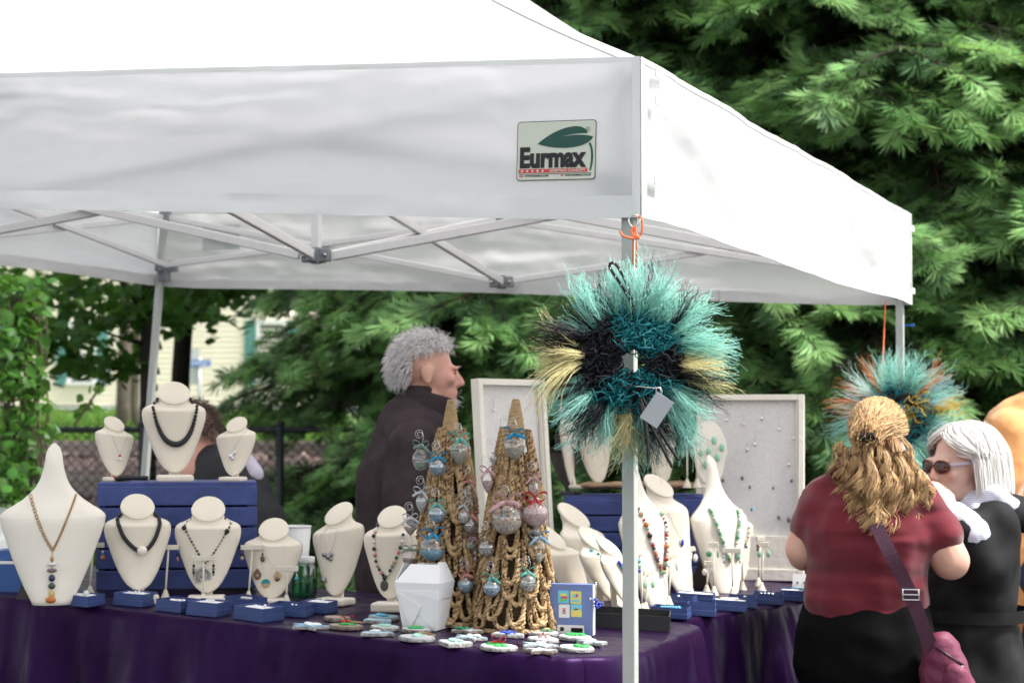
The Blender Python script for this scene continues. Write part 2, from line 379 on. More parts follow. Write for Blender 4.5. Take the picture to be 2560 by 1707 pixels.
def textmesh(body, size, bold=0., shear=0., fit=None, thick=.0026):
    cu = bpy.data.curves.new('txt', 'FONT'); cu.body = body; cu.size = size; cu.offset = bold; cu.shear = shear; cu.extrude = thick; cu.resolution_u = 3
    o = bpy.data.objects.new('txt', cu); COL.objects.link(o); dg = bpy.context.evaluated_depsgraph_get(); dg.update()
    me = bpy.data.meshes.new_from_object(o.evaluated_get(dg)); bpy.data.objects.remove(o); bpy.data.curves.remove(cu)
    v = np.zeros(len(me.vertices)*3, np.float32); me.vertices.foreach_get('co', v); v = v.reshape(-1, 3)
    if fit is not None:
        lo, hi = v.min(0), v.max(0); x0, y0, x1, y1 = fit
        v[:, 0] = x0+(v[:, 0]-lo[0])/(hi[0]-lo[0])*(x1-x0); v[:, 1] = y0+(v[:, 1]-lo[1])/(hi[1]-lo[1])*(y1-y0)
        me.vertices.foreach_set('co', v.ravel()); me.update()
    return me
pm = MB().prism(rrect(0, 0, LW, LH, .007), 0, .0006).mesh('label_patch', M_lk)
patch = bpy.data.objects.new('label_patch', pm); COL.objects.link(patch); patch.parent = tent
ex = Vector(b-a).normalized(); ez = Vector(a-d).normalized(); en = ex.cross(ez).normalized(); ez = en.cross(ex)
mm = Matrix((ex, ez, en)).transposed().to_4x4(); mm.translation = Vector(d - TI); patch.matrix_local = mm
def lp(mb, name, m): 
    o = mb.build(name, m, patch) if isinstance(mb, MB) else obj(name, mb, patch)
    if not isinstance(mb, MB): mb.materials.append(m)
    return o
lp(MB().prism(rrect(.0015, .0015, LW-.0015, LH-.0015, .006), 0, .0012), 'label_ground', M_lab)
def N(x, y): return (x*LW, y*LH)
def bez(p0, p1, p2, p3, n=12): return [tuple(np.array(p0)*(1-t)**3+3*np.array(p1)*t*(1-t)**2+3*np.array(p2)*t*t*(1-t)+np.array(p3)*t**3) for t in np.linspace(0, 1, n)]
up_ = bez(N(.27, .625), N(.45, .82), N(.62, .90), N(.76, .895)) + bez(N(.76, .895), N(.84, .89), N(.89, .83), N(.895, .775))[1:] + bez(N(.895, .775), N(.75, .775), N(.6, .76), N(.43, .68))[1:]
lo_ = bez(N(.27, .615), N(.45, .72), N(.75, .80), N(.965, .715)) + bez(N(.965, .715), N(.9, .5), N(.5, .5), N(.27, .615))[1:-1]
lp(MB().prism(up_[::-1], .0012, .0020), 'leaf_emblem', M_lg); lp(MB().prism(lo_[::-1], .0012, .0024), 'leaf_emblem', M_lg)
stem = bez(N(.93, .62), N(.985, .5), N(.975, .3), N(.945, .15)) + bez(N(.925, .15), N(.95, .3), N(.955, .5), N(.91, .60))
lp(MB().prism(stem, .0012, .0020), 'leaf_stem', M_lg)
lp(textmesh('Eurmax', .05, .0022, fit=(.045*LW, .205*LH, .885*LW, .565*LH)), 'lettering', M_lk)
lp(MB().prism([N(.03, .128), N(.9, .128), N(.9, .192), N(.03, .192)], .0012, .0018), 'red_band', M_lr)
for i in range(5):
    cx, cy = N(.075+.066*i, .16); st = [(cx+(.0036 if q % 2 == 0 else .0016)*math.sin(q*math.pi/5), cy+(.0036 if q % 2 == 0 else .0016)*math.cos(q*math.pi/5)) for q in range(10)][::-1]
    lp(MB().prism(st, .0018, .0023), 'star', M_lab)
lp(textmesh('EURMAX CANOPY', .01, .0002, fit=(.43*LW, .138*LH, .88*LW, .182*LH), thick=.0024), 'lettering', M_lab)
lp(MB().prism([N(.03, .103), N(.95, .103), N(.95, .112), N(.03, .112)], .0012, .0018), 'rule_line', M_lk)
lp(textmesh('USA', .01, .0003, fit=(.035*LW, .062*LH, .095*LW, .092*LH), thick=.0018), 'lettering', M_lr)
lp(textmesh('WWW.EURMAX.COM', .01, .0003, fit=(.11*LW, .062*LH, .41*LW, .092*LH), thick=.0018), 'lettering', M_lk)
lp(textmesh('UK', .01, .0003, fit=(.565*LW, .062*LH, .605*LW, .092*LH), thick=.0018), 'lettering', M_lr)
lp(textmesh('WWW.EURMAX.CO.UK', .01, .0003, fit=(.62*LW, .062*LH, .95*LW, .092*LH), thick=.0018), 'lettering', M_lk)
lp(textmesh('R', .01, .0001, fit=(.885*LW, .83*LH, .905*LW, .855*LH), thick=.0018), 'lettering', M_lg)
rg = MB(); cx, cy = N(.895, .8425); rg.tube([(cx+.0042*math.cos(q*math.pi/8), cy+.0042*math.sin(q*math.pi/8), .0016) for q in range(16)], .0004, 5, closed=True); lp(rg, 'registered_ring', M_lg)

# ================================================================== tables and satin cloths
M_sat = mat('purple_satin', (.0125, .003, .024), .36, spec=.24, sheen=.0, noise=(4, .2, None), bump=(900, .04))
folds(M_sat, (10, 10, 2.2), .55, .03); folds(M_sat, (22, 22, 9), .35, .012)
M_sat.node_tree.nodes['Principled BSDF'].inputs['Specular Tint'].default_value = (.62, .30, 1., 1)
M_steel = mat('dark_steel', (.08, .08, .085), .4, metal=.6)
M_ply = mat('table_plastic', (.6, .6, .58), .5)
def roundpoly(P, r, n=8):
    out = []; k = len(P)
    for i in range(k):
        p = np.array(P[i], float); a = np.array(P[i-1], float)-p; b = np.array(P[(i+1) % k], float)-p
        a /= np.linalg.norm(a); b /= np.linalg.norm(b); rr = r[i] if hasattr(r, '__len__') else r
        A = p+a*rr; B = p+b*rr
        out += [A*(1-t)**2+2*p*t*(1-t)+B*t*t for t in np.linspace(0, 1, n)]
    return np.array(out)
def resample(P, step):
    P = np.vstack([P, P[:1]]); L = np.concatenate([[0], np.cumsum(np.linalg.norm(np.diff(P, axis=0), axis=1))])
    n = int(L[-1]/step); s = np.arange(n)*L[-1]/n
    return np.stack([np.interp(s, L, P[:, 0]), np.interp(s, L, P[:, 1])], 1)
def cloth(name, label, poly, rad, seed, group):
    C = resample(roundpoly(poly, rad, 10), .014); n = len(C)
    tg = np.roll(C, -1, 0)-np.roll(C, 1, 0); tg /= np.linalg.norm(tg, axis=1, keepdims=True); nr = np.stack([tg[:, 1], -tg[:, 0]], 1)
    cen = C.mean(0); mb = MB(); rows = []
    for k in (.0, .35, .7, .93, .985): rows.append([(*(cen+(c-cen)*k), tabz((cen+(c-cen)*k)[0])+.0) for c in C])
    s = np.arange(n)*.014; per = s[-1]+.014
    ang = np.zeros(n)
    for i, (dd, bulge) in enumerate([(0.0, .002), (.012, .009), (.03, .013), (.06, .016), (.11, .02), (.18, .026), (.27, .034), (.38, .042), (.5, .05), (.65, .056), (.8, .06), (.885, .065)]):
        row = []
        amp = min(1, dd/.3)**1.1
        for q in range(n):
            a = 2*math.pi*s[q]/per; X, Y = math.cos(a)*per/2/math.pi, math.sin(a)*per/2/math.pi
            f = fbm(X*5.5+seed, Y*5.5, dd*.25, 2)*.075 + fbm(X*15+seed, Y*15, dd*.35+3, 2)*.017
            f += .011*fbm(X*8, Y*8+seed, dd*11, 3)*min(1, dd/.05)
            p = C[q] + nr[q]*(bulge + f*amp)
            z = tabz(C[q][0]) - (dd if i else 0.) - .0
            row.append((p[0], p[1], max(z, gz(p[0])+.012)))
        rows.append(row)
    A = np.array(rows); A = np.concatenate([A, A[:, :1]], 1)
    o = mb.grid(A).build(name, M_sat); m = o.modifiers.new('sub', 'SUBSURF'); m.levels = 1; m.render_levels = 1
    return tag(o, label, 'tablecloth', group)
def table(label, x0, x1, y0, y1):
    t = thing('folding_table', label, 'table', ((x0+x1)/2, (y0+y1)/2, gz((x0+x1)/2)))
    L = np.array(t.location)
    v = [(x, y, tabz(x)-dz) for x in (x0, x1) for y in (y0, y1) for dz in (.04, .01)]
    MB().add(np.array(v)-L, [(0, 1, 3, 2), (4, 6, 7, 5), (0, 4, 5, 1), (2, 3, 7, 6), (0, 2, 6, 4), (1, 5, 7, 3)]).build('table_top', M_ply, t)
    for x in (x0+.12, x1-.12):
        for y in (y0+.08, y1-.08): MB().tube([(x-L[0], y-L[1], gz(x)-L[2]), (x-L[0], y-L[1], tabz(x)-.04-L[2])], .014, 10).build('leg', M_steel, t)
table('folding table under the front purple cloth', -2.10, -.32, .52, 1.08)
table('folding table under the purple cloth along the right side', -.86, -.26, 1.36, 2.85)
F1 = [(-2.35, .46), (-.33, .315), (-.17, .45), (-.185, 1.11), (-2.35, 1.15)]
cloth('tablecloth', 'dark purple satin cloth over the front table with busts and rope trees', F1, [.05, .12, .12, .07, .05], 3.3, 'purple satin cloths')
F2 = [(-.92, 1.14), (-.27, 1.17), (-.04, 2.05), (.02, 2.95), (-.90, 2.95)]
cloth('tablecloth', 'purple satin cloth on the side table next to the woman in maroon', F2, [.05, .06, .4, .05, .05], 8.1, 'purple satin cloths')
# ================================================================== jewelry displays
K = 2560/2352.0
M_vel = mat('cream_velvet', (.76, .69, .565), .85, spec=.2, sheen=.4, noise=(9, .09, None, 6), bump=(700, .06))
M_velw = mat('white_leatherette', (.80, .75, .65), .6, spec=.3, noise=(20, .05, None), bump=(500, .05))
M_blk = mat('black_felt', (.012, .012, .013), .9)
M_gryst = mat('dark_grey_board', (.10, .095, .085), .7)
M_gold = mat('antique_gold', (.45, .27, .10), .38, metal=.9)
M_silv = mat('silver', (.72, .72, .72), .25, metal=1)
M_silvd = mat('dark_silver', (.30, .30, .30), .35, metal=1)
M_bead = mat('black_bead', (.012, .012, .014), .45, spec=.5, bump=(300, .3))
M_pearl = mat('pearl', (.80, .72, .62), .2, spec=.6, coat=.5)
M_wht = mat('white_paint', (.78, .78, .76), .5)
COLB = dict(teal=(.03, .33, .33), green=(.10, .32, .16), ltgreen=(.33, .55, .36), orange=(.55, .16, .03), coral=(.62, .17, .11), red=(.5, .03, .03), brown=(.16, .08, .04), tan=(.5, .32, .2), blue=(.03, .07, .5), ltblue=(.08, .40, .62), purple=(.10, .06, .14), white=(.78, .76, .72), black=(.012, .012, .014), yellow=(.6, .45, .12), pink=(.65, .38, .38), grey=(.2, .2, .21), dkgreen=(.04, .08, .06), navy=(.02, .03, .1), mauve=(.22, .12, .17))
def cm(c): return mat('stone_'+c, COLB[c], .22, spec=.6, noise=(160, .3, None))
MESHC = {}
def beadmesh(m, n=8, k=5):
    key = ('b', m.name)
    if key not in MESHC: MESHC[key] = MB().ell((0, 0, 0), (1, 1, 1), n, k).mesh('bead', m)
    return MESHC[key]
CAPB = dict(w=[(.105, .49), (.125, .475), (.16, .455), (.198, .51), (.228, .68), (.253, .86), (.28, .96), (.315, .998), (.36, 1.0), (.42, .975), (.5, .905), (.6, .81), (.7, .71), (.8, .595), (.88, .475), (.94, .355), (.98, .22), (1, .09)],
            y=[(.095, .22), (.2, .18), (.3, .08), (.5, -.05), (.75, -.28), (1, -.62)], k=[(.105, .82), (.165, .7), (.24, .25), (.30, .0), (1, 0)],
            f=[(.095, .42), (.2, .44), (.3, .55), (.5, .46), (.75, .30), (1, .10)], b=[(.095, .42), (.17, .40), (.24, .1), (.32, -.40), (.5, -.33), (.75, -.19), (1, -.02)])
STKB = dict(w=[(0, .085), (.008, .135), (.025, .155), (.08, .174), (.13, .202), (.17, .236), (.21, .285), (.247, .35), (.28, .44), (.32, .57), (.36, .75), (.39, .90), (.415, .98), (.435, 1.0), (.48, .98), (.55, .915), (.6, .86), (.7, .76), (.8, .64), (.9, .51), (.97, .40), (1, .36)],
            y=[(0, .34), (.2, .22), (.4, .02), (.6, -.06), (.8, -.2), (1, -.42)], k=[(0, 1.2), (.05, .4), (.2, .0), (1, 0)],
            f=[(0, .12), (.1, .16), (.3, .25), (.45, .46), (.6, .42), (.8, .32), (1, .22)], b=[(0, .12), (.1, .16), (.3, .16), (.42, -.28), (.6, -.29), (.8, -.20), (1, -.12)])
def ip(tab, t): return float(np.interp(t, [a for a, _ in tab], [b for _, b in tab]))
class Bust:
    def __init__(s, label, cx, ytop, ybot, hw, ybase, dp=None, yaw=0, kind='cap', roll=0., slope=1., base=True, m=None, pitch=0., basew=.62, shift=.9, name='necklace_bust', K_=None, zfix=None):
        kx = K if K_ is None else K_
        cx, ytop, ybot, hw, ybase = cx*kx, ytop*kx, ybot*kx, hw*kx, ybase*kx
        P = tp(cx, ybase) if dp is None else at(cx, ybase, dp)
        if zfix is not None: P[2] = zfix
        D = dep(P); s.hw = hw*D/FPX; s.H = (ybot-ytop)*D/FPX; s.zb = (ybase-ybot)*D/FPX; s.sh = CAPB if kind == 'cap' else STKB; s.slope = slope
        s.mat = m or M_vel; s.sy = shift if (kind == 'cap' and base) else 0.
        s.o = thing(name, label, 'display bust', P, facecam(P, yaw))
        s.rm = Matrix.Rotation(R(pitch), 3, 'X') @ Matrix.Rotation(R(roll), 3, 'Y')
        n = 15; th = np.linspace(-math.pi/2, math.pi/2, n); rings = []
        t0_ = s.sh['w'][0][0]; ts = sorted(set([a for a, _ in s.sh['w']] + list(np.linspace(t0_, 1, 26))))
        for t in ts:
            w_, y_, f_, b_, k_ = (ip(s.sh[q], t) for q in 'wyfbk'); y_ = y_*slope + s.sy
            fx = w_*np.sin(th); fy = y_ - f_*np.cos(th); bx = w_*.97*np.sin(th[::-1]); by = y_ + b_*np.cos(th[::-1])
            X = np.concatenate([fx, bx[1:-1]]); Y = np.concatenate([fy, by[1:-1]]); Z = (Y-y_)*k_*s.hw
            rings.append(s.xf(np.stack([X*s.hw, Y*s.hw, s.zb+s.H*(1-t)+Z], 1)))
        body = MB(); body.ring_loft(rings, True, True); body.build('body', s.mat, s.o)
        if kind == 'cap':   # raised cap on the neck and its stitched rim
            r0 = rings[0]; c0 = r0.mean(0); up = np.array(s.rm @ Vector((0, -.8, 1)).normalized())
            e_ = s.hw*.028; cp = MB().ring_loft([c0+(r0-c0)*1.0-up*e_*1.6, c0+(r0-c0)*1.05-up*e_, c0+(r0-c0)*1.055+up*e_*.6, c0+(r0-c0)*1.03+up*e_*1.3], False, False); cp.ring_loft([c0+(r0-c0)*1.03+up*e_*1.3, c0+(r0-c0)*.99+up*e_*1.6, c0+(r0-c0)*.6+up*e_*1.9, c0+(r0-c0)*.05+up*e_*2.0], False, True); cp.build('neck_cap', s.mat, s.o)
        if base:
            bw = s.hw*basew; zt = max(.012, s.zb*.75)
            bev(MB().box((0, s.hw*.1, zt/2), (2*bw*.9, s.hw*.95, zt)).build('base', s.mat, s.o), min(.006, zt*.4), 3)
            q = s.xf(np.array([[0, s.hw*(.2+s.sy), s.zb+s.H*.62]]))[0]
            bev(MB().beam((0, s.hw*.38, zt*.5), q, s.hw*.34, s.hw*.1, (0, 1, 0)).build('support_post', s.mat, s.o), .002)
        else:
            q = s.xf(np.array([[0, s.hw*.0, s.zb+s.H*.45]]))[0]; z0 = .004
            MB().add([(-s.hw*.72, s.hw*.75, z0), (s.hw*.2, s.hw*.75, z0), (s.hw*.2, q[1], q[2]), (-s.hw*.25, q[1], q[2]), (-s.hw*.72, s.hw*.78, z0), (s.hw*.2, s.hw*.78, z0), (s.hw*.2, q[1]+.004, q[2]), (-s.hw*.25, q[1]+.004, q[2])],
                     [(0, 1, 2, 3), (7, 6, 5, 4), (0, 4, 5, 1), (1, 5, 6, 2), (2, 6, 7, 3), (3, 7, 4, 0)]).build('easel_back', M_gryst, s.o)
    def xf(s, A): return A @ np.array(s.rm).T
    def surf(s, x, t, off=0.):
        w_, y_, f_, k_ = (ip(s.sh[q], t) for q in 'wyfk'); y_ = y_*s.slope + s.sy
        c = max(-.985, min(.985, x/w_)); cs = math.sqrt(1-c*c); Y = y_-f_*cs
        nrm = Vector((c*f_, -cs*w_, .12*w_)).normalized()
        p = Vector((c*w_*s.hw, Y*s.hw, s.zb+s.H*(1-t)+(Y-y_)*k_*s.hw)) + nrm*off
        return s.rm @ p
def cr(P, n):
    """Catmull-Rom through 2D/3D points, n samples by arc length"""
    P = np.array(P, float); Q = np.vstack([2*P[0]-P[1], P, 2*P[-1]-P[-2]]); out = []
    for i in range(1, len(Q)-2):
        for t in np.linspace(0, 1, 12, endpoint=False):
            out.append(.5*((2*Q[i])+(-Q[i-1]+Q[i+1])*t+(2*Q[i-1]-5*Q[i]+4*Q[i+1]-Q[i+2])*t*t+(-Q[i-1]+3*Q[i]-3*Q[i+1]+Q[i+2])*t**3))
    out.append(P[-1]); out = np.array(out)
    L = np.concatenate([[0], np.cumsum(np.linalg.norm(np.diff(out, axis=0), axis=1))]); s = np.linspace(0, L[-1], n)
    return np.stack([np.interp(s, L, out[:, k]) for k in range(P.shape[1])], 1)
class Neck:
    def __init__(s, b, label): s.b = b; s.o = thing('necklace', label, 'necklace', b.o.location, b.o.rotation_euler.z)
    def path(s, pts, n, off): return [s.b.surf(x, t, off) for x, t in cr(pts, n)]
    def cord(s, pts, r=.0007, m=M_silv, n=40, name='chain'):
        MB().tube(s.path(pts, n, r*1.6), r, 5).build(name, m, s.o); return s
    def links(s, pts, m, n=46, r=.0042, ww=.0026):
        P = s.path(pts, n, .0018); mb = MB()
        for i in range(n-1):
            a, c = Vector(P[i]), Vector(P[i+1]); d = (c-a); L = d.length*.72; d.normalize(); sd = d.cross(Vector((0, 1, .0))).normalized()
            if i % 2: sd = (sd+Vector((0, -.8, 0))).normalized()
            mid = (a+c)/2; mb.tube([mid+d*L*math.cos(q*math.pi/5)+sd*ww*math.sin(q*math.pi/5) for q in range(10)], .0009, 4, closed=True)
        mb.build('chain', m, s.o, 'stuff'); return s
    def beads(s, pts, n, r, cols, vary=0., rs=None):
        P = s.path(pts, n, r*.9)
        for i, p in enumerate(P):
            c = cols[i % len(cols)]; me = beadmesh(c if not isinstance(c, str) else cm(c)); o = obj('bead', me, s.o); rr = rs[i] if rs is not None else r*(1+vary*(random.random()-.5)); o.location = p; o.scale = (rr, rr, rr)
            o.rotation_euler = (random.random()*3, random.random()*3, 0)
        return s
    def stone(s, x, t, rad, c, name='pendant', sc=(1, .5, 1)):
        o = obj(name, beadmesh(cm(c) if isinstance(c, str) else c), s.o); o.location = s.b.surf(x, t, rad*sc[1]*1.02); o.scale = tuple(rad*q for q in sc); return o
    def disc(s, x, t, rad, m, name='pendant', h=.003):
        o = MB().lathe([(.0001, 0), (rad, 0), (rad, h*.7), (rad*.9, h), (.0001, h)], n=20, rot=Matrix.Rotation(R(90), 3, 'X')).build(name, m, s.o); o.location = s.b.surf(x, t, .0012); return o

# ---------------- blue slatted crates
M_blue = mat('blue_paint', (.058, .085, .265), .55, spec=.4, noise=(14, .35, None, 6), bump=(40, .25))
def crate(label, P, wd, ht, dp_, rz, group):
    t = thing('wooden_crate', label, 'crate', P, rz, group); th = .012
    sh = ht/5*.90
    for i in range(5):
        z = ht*(i+.5)/5
        bev(MB().box((0, -dp_/2+th/2 + random.uniform(-.001, .001), z), (wd, th, sh)).build('slat', M_blue, t), .0015)
    for i in range(4): bev(MB().box((0, dp_/2-th/2, ht*(i+.6)/4.4), (wd, th, sh)).build('slat', M_blue, t), .0015)
    for i in range(3):
        bev(MB().box((0, -dp_/2+th+.002+(dp_-2*th-.004)*(i+.5)/3, ht+th/2-.004), (wd-.002, (dp_-2*th)/3*.93, th)).build('top_board', M_blue, t), .0015)
    for sx in (-1, 1): bev(MB().box((sx*(wd/2-.014), 0, ht/2-.004), (.018, dp_-2*th-.004, ht-.012)).build('end_panel', M_blue, t), .001)
    return t
CP = tp(447, 1482); CP = np.array(CP); CRD = dep(CP)
cw, chh = 398*CRD/FPX, 262*CRD/FPX
crate('blue painted slatted crate holding three busts on the front table', CP+np.array([-.085, .13, .005]), cw, chh, .24, facecam(CP, -1), 'blue slatted crates')
CTOP = CP[2]+chh+.008

# ---------------- left hand busts
_c = np.array(CP)+np.array([-.085, .13, 0]); DC = dep((_c[0], _c[1], CTOP))-.03
b1 = Bust('tall-necked cream bust with gold link chain at far left end of table', 120, 1035, 1384, 119, 1386, kind='stick', base=False, m=M_velw, yaw=-2, slope=.7)
b2 = Bust('small cream bust on the left end of the crate with a red and pearl drop', 270, 971, 1104, 48, 1117, dp=DC, zfix=CTOP+.005, yaw=24, roll=6)
b3 = Bust('large cream bust standing highest on the crate with black bead strand', 402, 897, 1102, 74, 1122, dp=DC-.02, zfix=CTOP+.005, yaw=3)
b4 = Bust('small cream bust on the right end of the crate with silver charm', 533, 984, 1115, 49, 1128, dp=DC, zfix=CTOP+.005, yaw=-22, roll=-5)
b5 = Bust('cream bust before the crate wearing black beads with one pearl', 320, 1146, 1356, 77, 1386, yaw=4)
b6 = Bust('cream bust before the crate wearing a silver sunburst medallion', 474, 1152, 1362, 77, 1387, yaw=-2)
b7 = Bust('low cream bust right of the crate with three wooden drop pendants', 620, 1203, 1376, 69, 1386, yaw=-6)
b8 = Bust('cream bust turned aside beside the fleece man with silver heart charms', 764, 1160, 1368, 70, 1389, yaw=-32, roll=-9, pitch=0)
b9 = Bust('cream bust left of the rope trees with multicolor stones and oval medal', 893, 1170, 1376, 68, 1404, yaw=-14, roll=-3)
n1 = Neck(b1, 'long antique gold link chain with stacked stone pendant'); n1.links([(-.42, .29), (-.36, .36), (-.16, .54), (.01, .645)], M_gold, 20, ww=.0036); n1.links([(.42, .29), (.34, .38), (.16, .54), (.02, .645)], M_gold, 28, ww=.0022)
n1.cord([(.01, .645), (.0, .8), (.0, .97)], .0006, M_gold)
for t_, c_, r_, sc_ in ((.70, 'gold', .005, (.8, .5, 1.6)), (.735, 'white', .009, (1.3, .6, .5)), (.775, 'mauve', .010, (1.25, .7, .5)), (.825, 'navy', .008, (1, .8, 1.1)), (.875, 'dkgreen', .008, (1.1, .8, 1)), (.93, 'yellow', .008, (.9, .7, 1.4)), (.965, 'orange', .010, (1.3, .8, .8))):
    n1.stone(.005 if c_ != 'orange' else -.01, t_, r_, M_gold if c_ == 'gold' else c_, 'stone', sc_)
n2 = Neck(b2, 'fine silver chain with a red bead and pearl drop'); n2.cord([(-.5, .22), (-.2, .42), (.12, .62), (.3, .45), (.55, .22)], .0005); n2.stone(.12, .66, .0045, 'red', 'bead'); n2.stone(.12, .71, .006, M_pearl, 'pearl')
n3 = Neck(b3, 'graduated strand of round black beads on the highest bust')
n3.beads([(-.53, .15), (-.60, .2), (-.63, .27), (-.57, .40), (-.42, .55), (-.22, .65), (0.03, .685), (.27, .65), (.47, .55), (.6, .40), (.66, .27), (.62, .2), (.54, .15)], 43, .006, [M_bead], rs=[.0042+.0042*math.sin(math.pi*i/42)**1.6 for i in range(43)])
n4 = Neck(b4, 'fine silver chain with a cluster of silver charms'); n4.cord([(-.5, .2), (-.3, .38), (-.05, .6)], .0005); n4.cord([(.55, .2), (.3, .4), (-.05, .6)], .0005)
for x_, t_, r_ in ((-.07, .66, .006), (.02, .62, .004), (-.02, .70, .005), (.1, .6, .0035), (-.13, .64, .004)): n4.stone(x_, t_, r_, M_silv, 'charm', (1, .6, 1.2))
n5 = Neck(b5, 'short strand of small black beads with one large pearl')
n5.beads([(-.52, .17), (-.56, .22), (-.57, .29), (-.44, .42), (-.22, .52), (-.03, .575)], 27, .0056, [M_bead]); n5.beads([(.18, .575), (.34, .52), (.5, .42), (.6, .29), (.58, .22), (.52, .17)], 27, .0056, [M_bead]); n5.stone(.08, .578, .0125, M_pearl, 'pearl', (1.05, .9, 1))
n6 = Neck(b6, 'thin black beaded chain with silver sunburst medallion')
pts6 = [(-.55, .19), (-.68, .28), (-.5, .42), (-.25, .58), (-.08, .68)]; pts6b = [(.62, .19), (.66, .27), (.45, .42), (.18, .58), (-.04, .68)]
for q in (pts6, pts6b): n6.cord(q, .0006, M_silvd); n6.beads(q, 15, .0026, [M_bead], vary=.5)
n6.stone(-.66, .30, .0065, M_bead, 'bead', (1, 1, 1)); n6.stone(.56, .34, .0065, M_bead, 'bead', (1, 1, 1))
md = n6.disc(-.13, .82, .006, M_silvd, 'medallion'); ml = n6.b.surf(-.13, .82, .002)
for q in range(24):
    a_ = q*math.pi/12; lc = Vector((math.cos(a_), 0, math.sin(a_)))
    o = obj('ray', beadmesh(M_silvd), n6.o); o.location = ml+lc*(.0175 if q % 2 else .015); o.scale = (.0075, .0012, .0016); o.rotation_euler = (0, -a_, 0)
for rr in (.010, .0215):
    o = MB().tube([(rr*math.cos(q*math.pi/12), 0, rr*math.sin(q*math.pi/12)) for q in range(24)], .0011, 5, closed=True).build('ring', M_silv, n6.o); o.location = ml
n7 = Neck(b7, 'group of pale cords with bronze and teal wooden drops')
for q in ([(-.5, .2), (-.48, .4), (-.46, .62)], [(-.45, .2), (-.3, .5), (-.17, .72)], [(.5, .2), (.4, .45), (.2, .62)], [(-.4, .22), (-.1, .45), (.2, .62)]): n7.cord(q, .0006, M_wht)
M_brz = mat('bronze_wood', (.16, .07, .035), .4); M_tanw = mat('light_wood', (.55, .36, .22), .5)
def drop(nk, x, t, r, m, m2):
    P_ = nk.b.surf(x, t, .002); mb = MB()
    pf = [(r*math.sin(a)*(1 if math.cos(a) < 0 else (1-.55*math.cos(a))), r*1.35*math.cos(a)) for a in np.linspace(0, 2*math.pi, 20, endpoint=False)]
    inn = [(x_*.42, z_*.42-r*.25) for x_, z_ in pf]; k_ = 20
    v = [(a, 0, b) for a, b in pf]+[(a, 0, b) for a, b in inn]+[(a, -.003, b) for a, b in pf]+[(a, -.003, b) for a, b in inn]
    f = []
    for i in range(k_):
        j = (i+1) % k_; f += [(i, j, k_+j, k_+i), (2*k_+i, 3*k_+i, 3*k_+j, 2*k_+j), (i, 2*k_+i, 2*k_+j, j), (k_+i, k_+j, 3*k_+j, 3*k_+i)]
    o = mb.add(v, f).build('pendant', m, nk.o); o.location = P_; o2 = MB().ell((0, 0, 0), (r*.35, .0035, r*.45)).build('pendant_stone', m2, o); o2.location = (0, -.001, -r*.9)
drop(n7, -.46, .68, .0105, M_brz, cm('brown')); drop(n7, .2, .70, .0095, M_tanw, cm('teal'))
n7.disc(-.17, .80, .0115, M_tanw); hf = MB().prism([(.0117*math.cos(a), .0117*math.sin(a)) for a in np.linspace(0, math.pi, 12)], 0, .0034, rot=Matrix.Rotation(R(90), 3, 'X')).build('pendant_inlay', cm('teal'), n7.o); hf.location = n7.b.surf(-.17, .80, .0016)
n8 = Neck(b8, 'fine silver chains with openwork silver heart charms')
for q in ([(-.3, .18), (-.42, .4), (-.45, .62), (-.42, .78)], [(.3, .18), (.15, .4), (-.05, .52)], [(-.25, .18), (-.25, .4), (-.1, .54)]): n8.cord(q, .0006)
for x_, t_, r_ in ((-.12, .57, .008), (-.02, .55, .006), (-.3, .54, .006), (-.38, .82, .009), (-.05, .6, .005)): n8.stone(x_, t_, r_, M_silvd, 'charm', (1.1, .7, 1))
n9 = Neck(b9, 'strand of mixed coral, black and green stones with oval medal')
n9.beads([(-.44, .16), (-.5, .28), (-.5, .45), (-.42, .62), (-.2, .74)], 11, .0048, ['dkgreen', 'pink', 'black', 'white', 'black', 'coral', 'black', 'tan'], vary=.3); n9.beads([(.5, .30), (.42, .42), (.22, .58), (.02, .70), (-.12, .76)], 10, .0048, ['black', 'white', 'dkgreen', 'coral', 'dkgreen', 'tan', 'grey'], vary=.3)
for q in ([(-.44, .16), (-.5, .28), (-.5, .45), (-.42, .62), (-.16, .76)], [(.5, .30), (.42, .42), (.22, .58), (-.12, .76)]): n9.cord(q, .0005, M_silvd)
n9.stone(-.16, .77, .006, 'black', 'bead'); n9.stone(-.17, .855, .0125, mat('pewter', (.13, .13, .12), .4, metal=.7, bump=(900, .6)), 'medal', (.85, .2, 1.15))

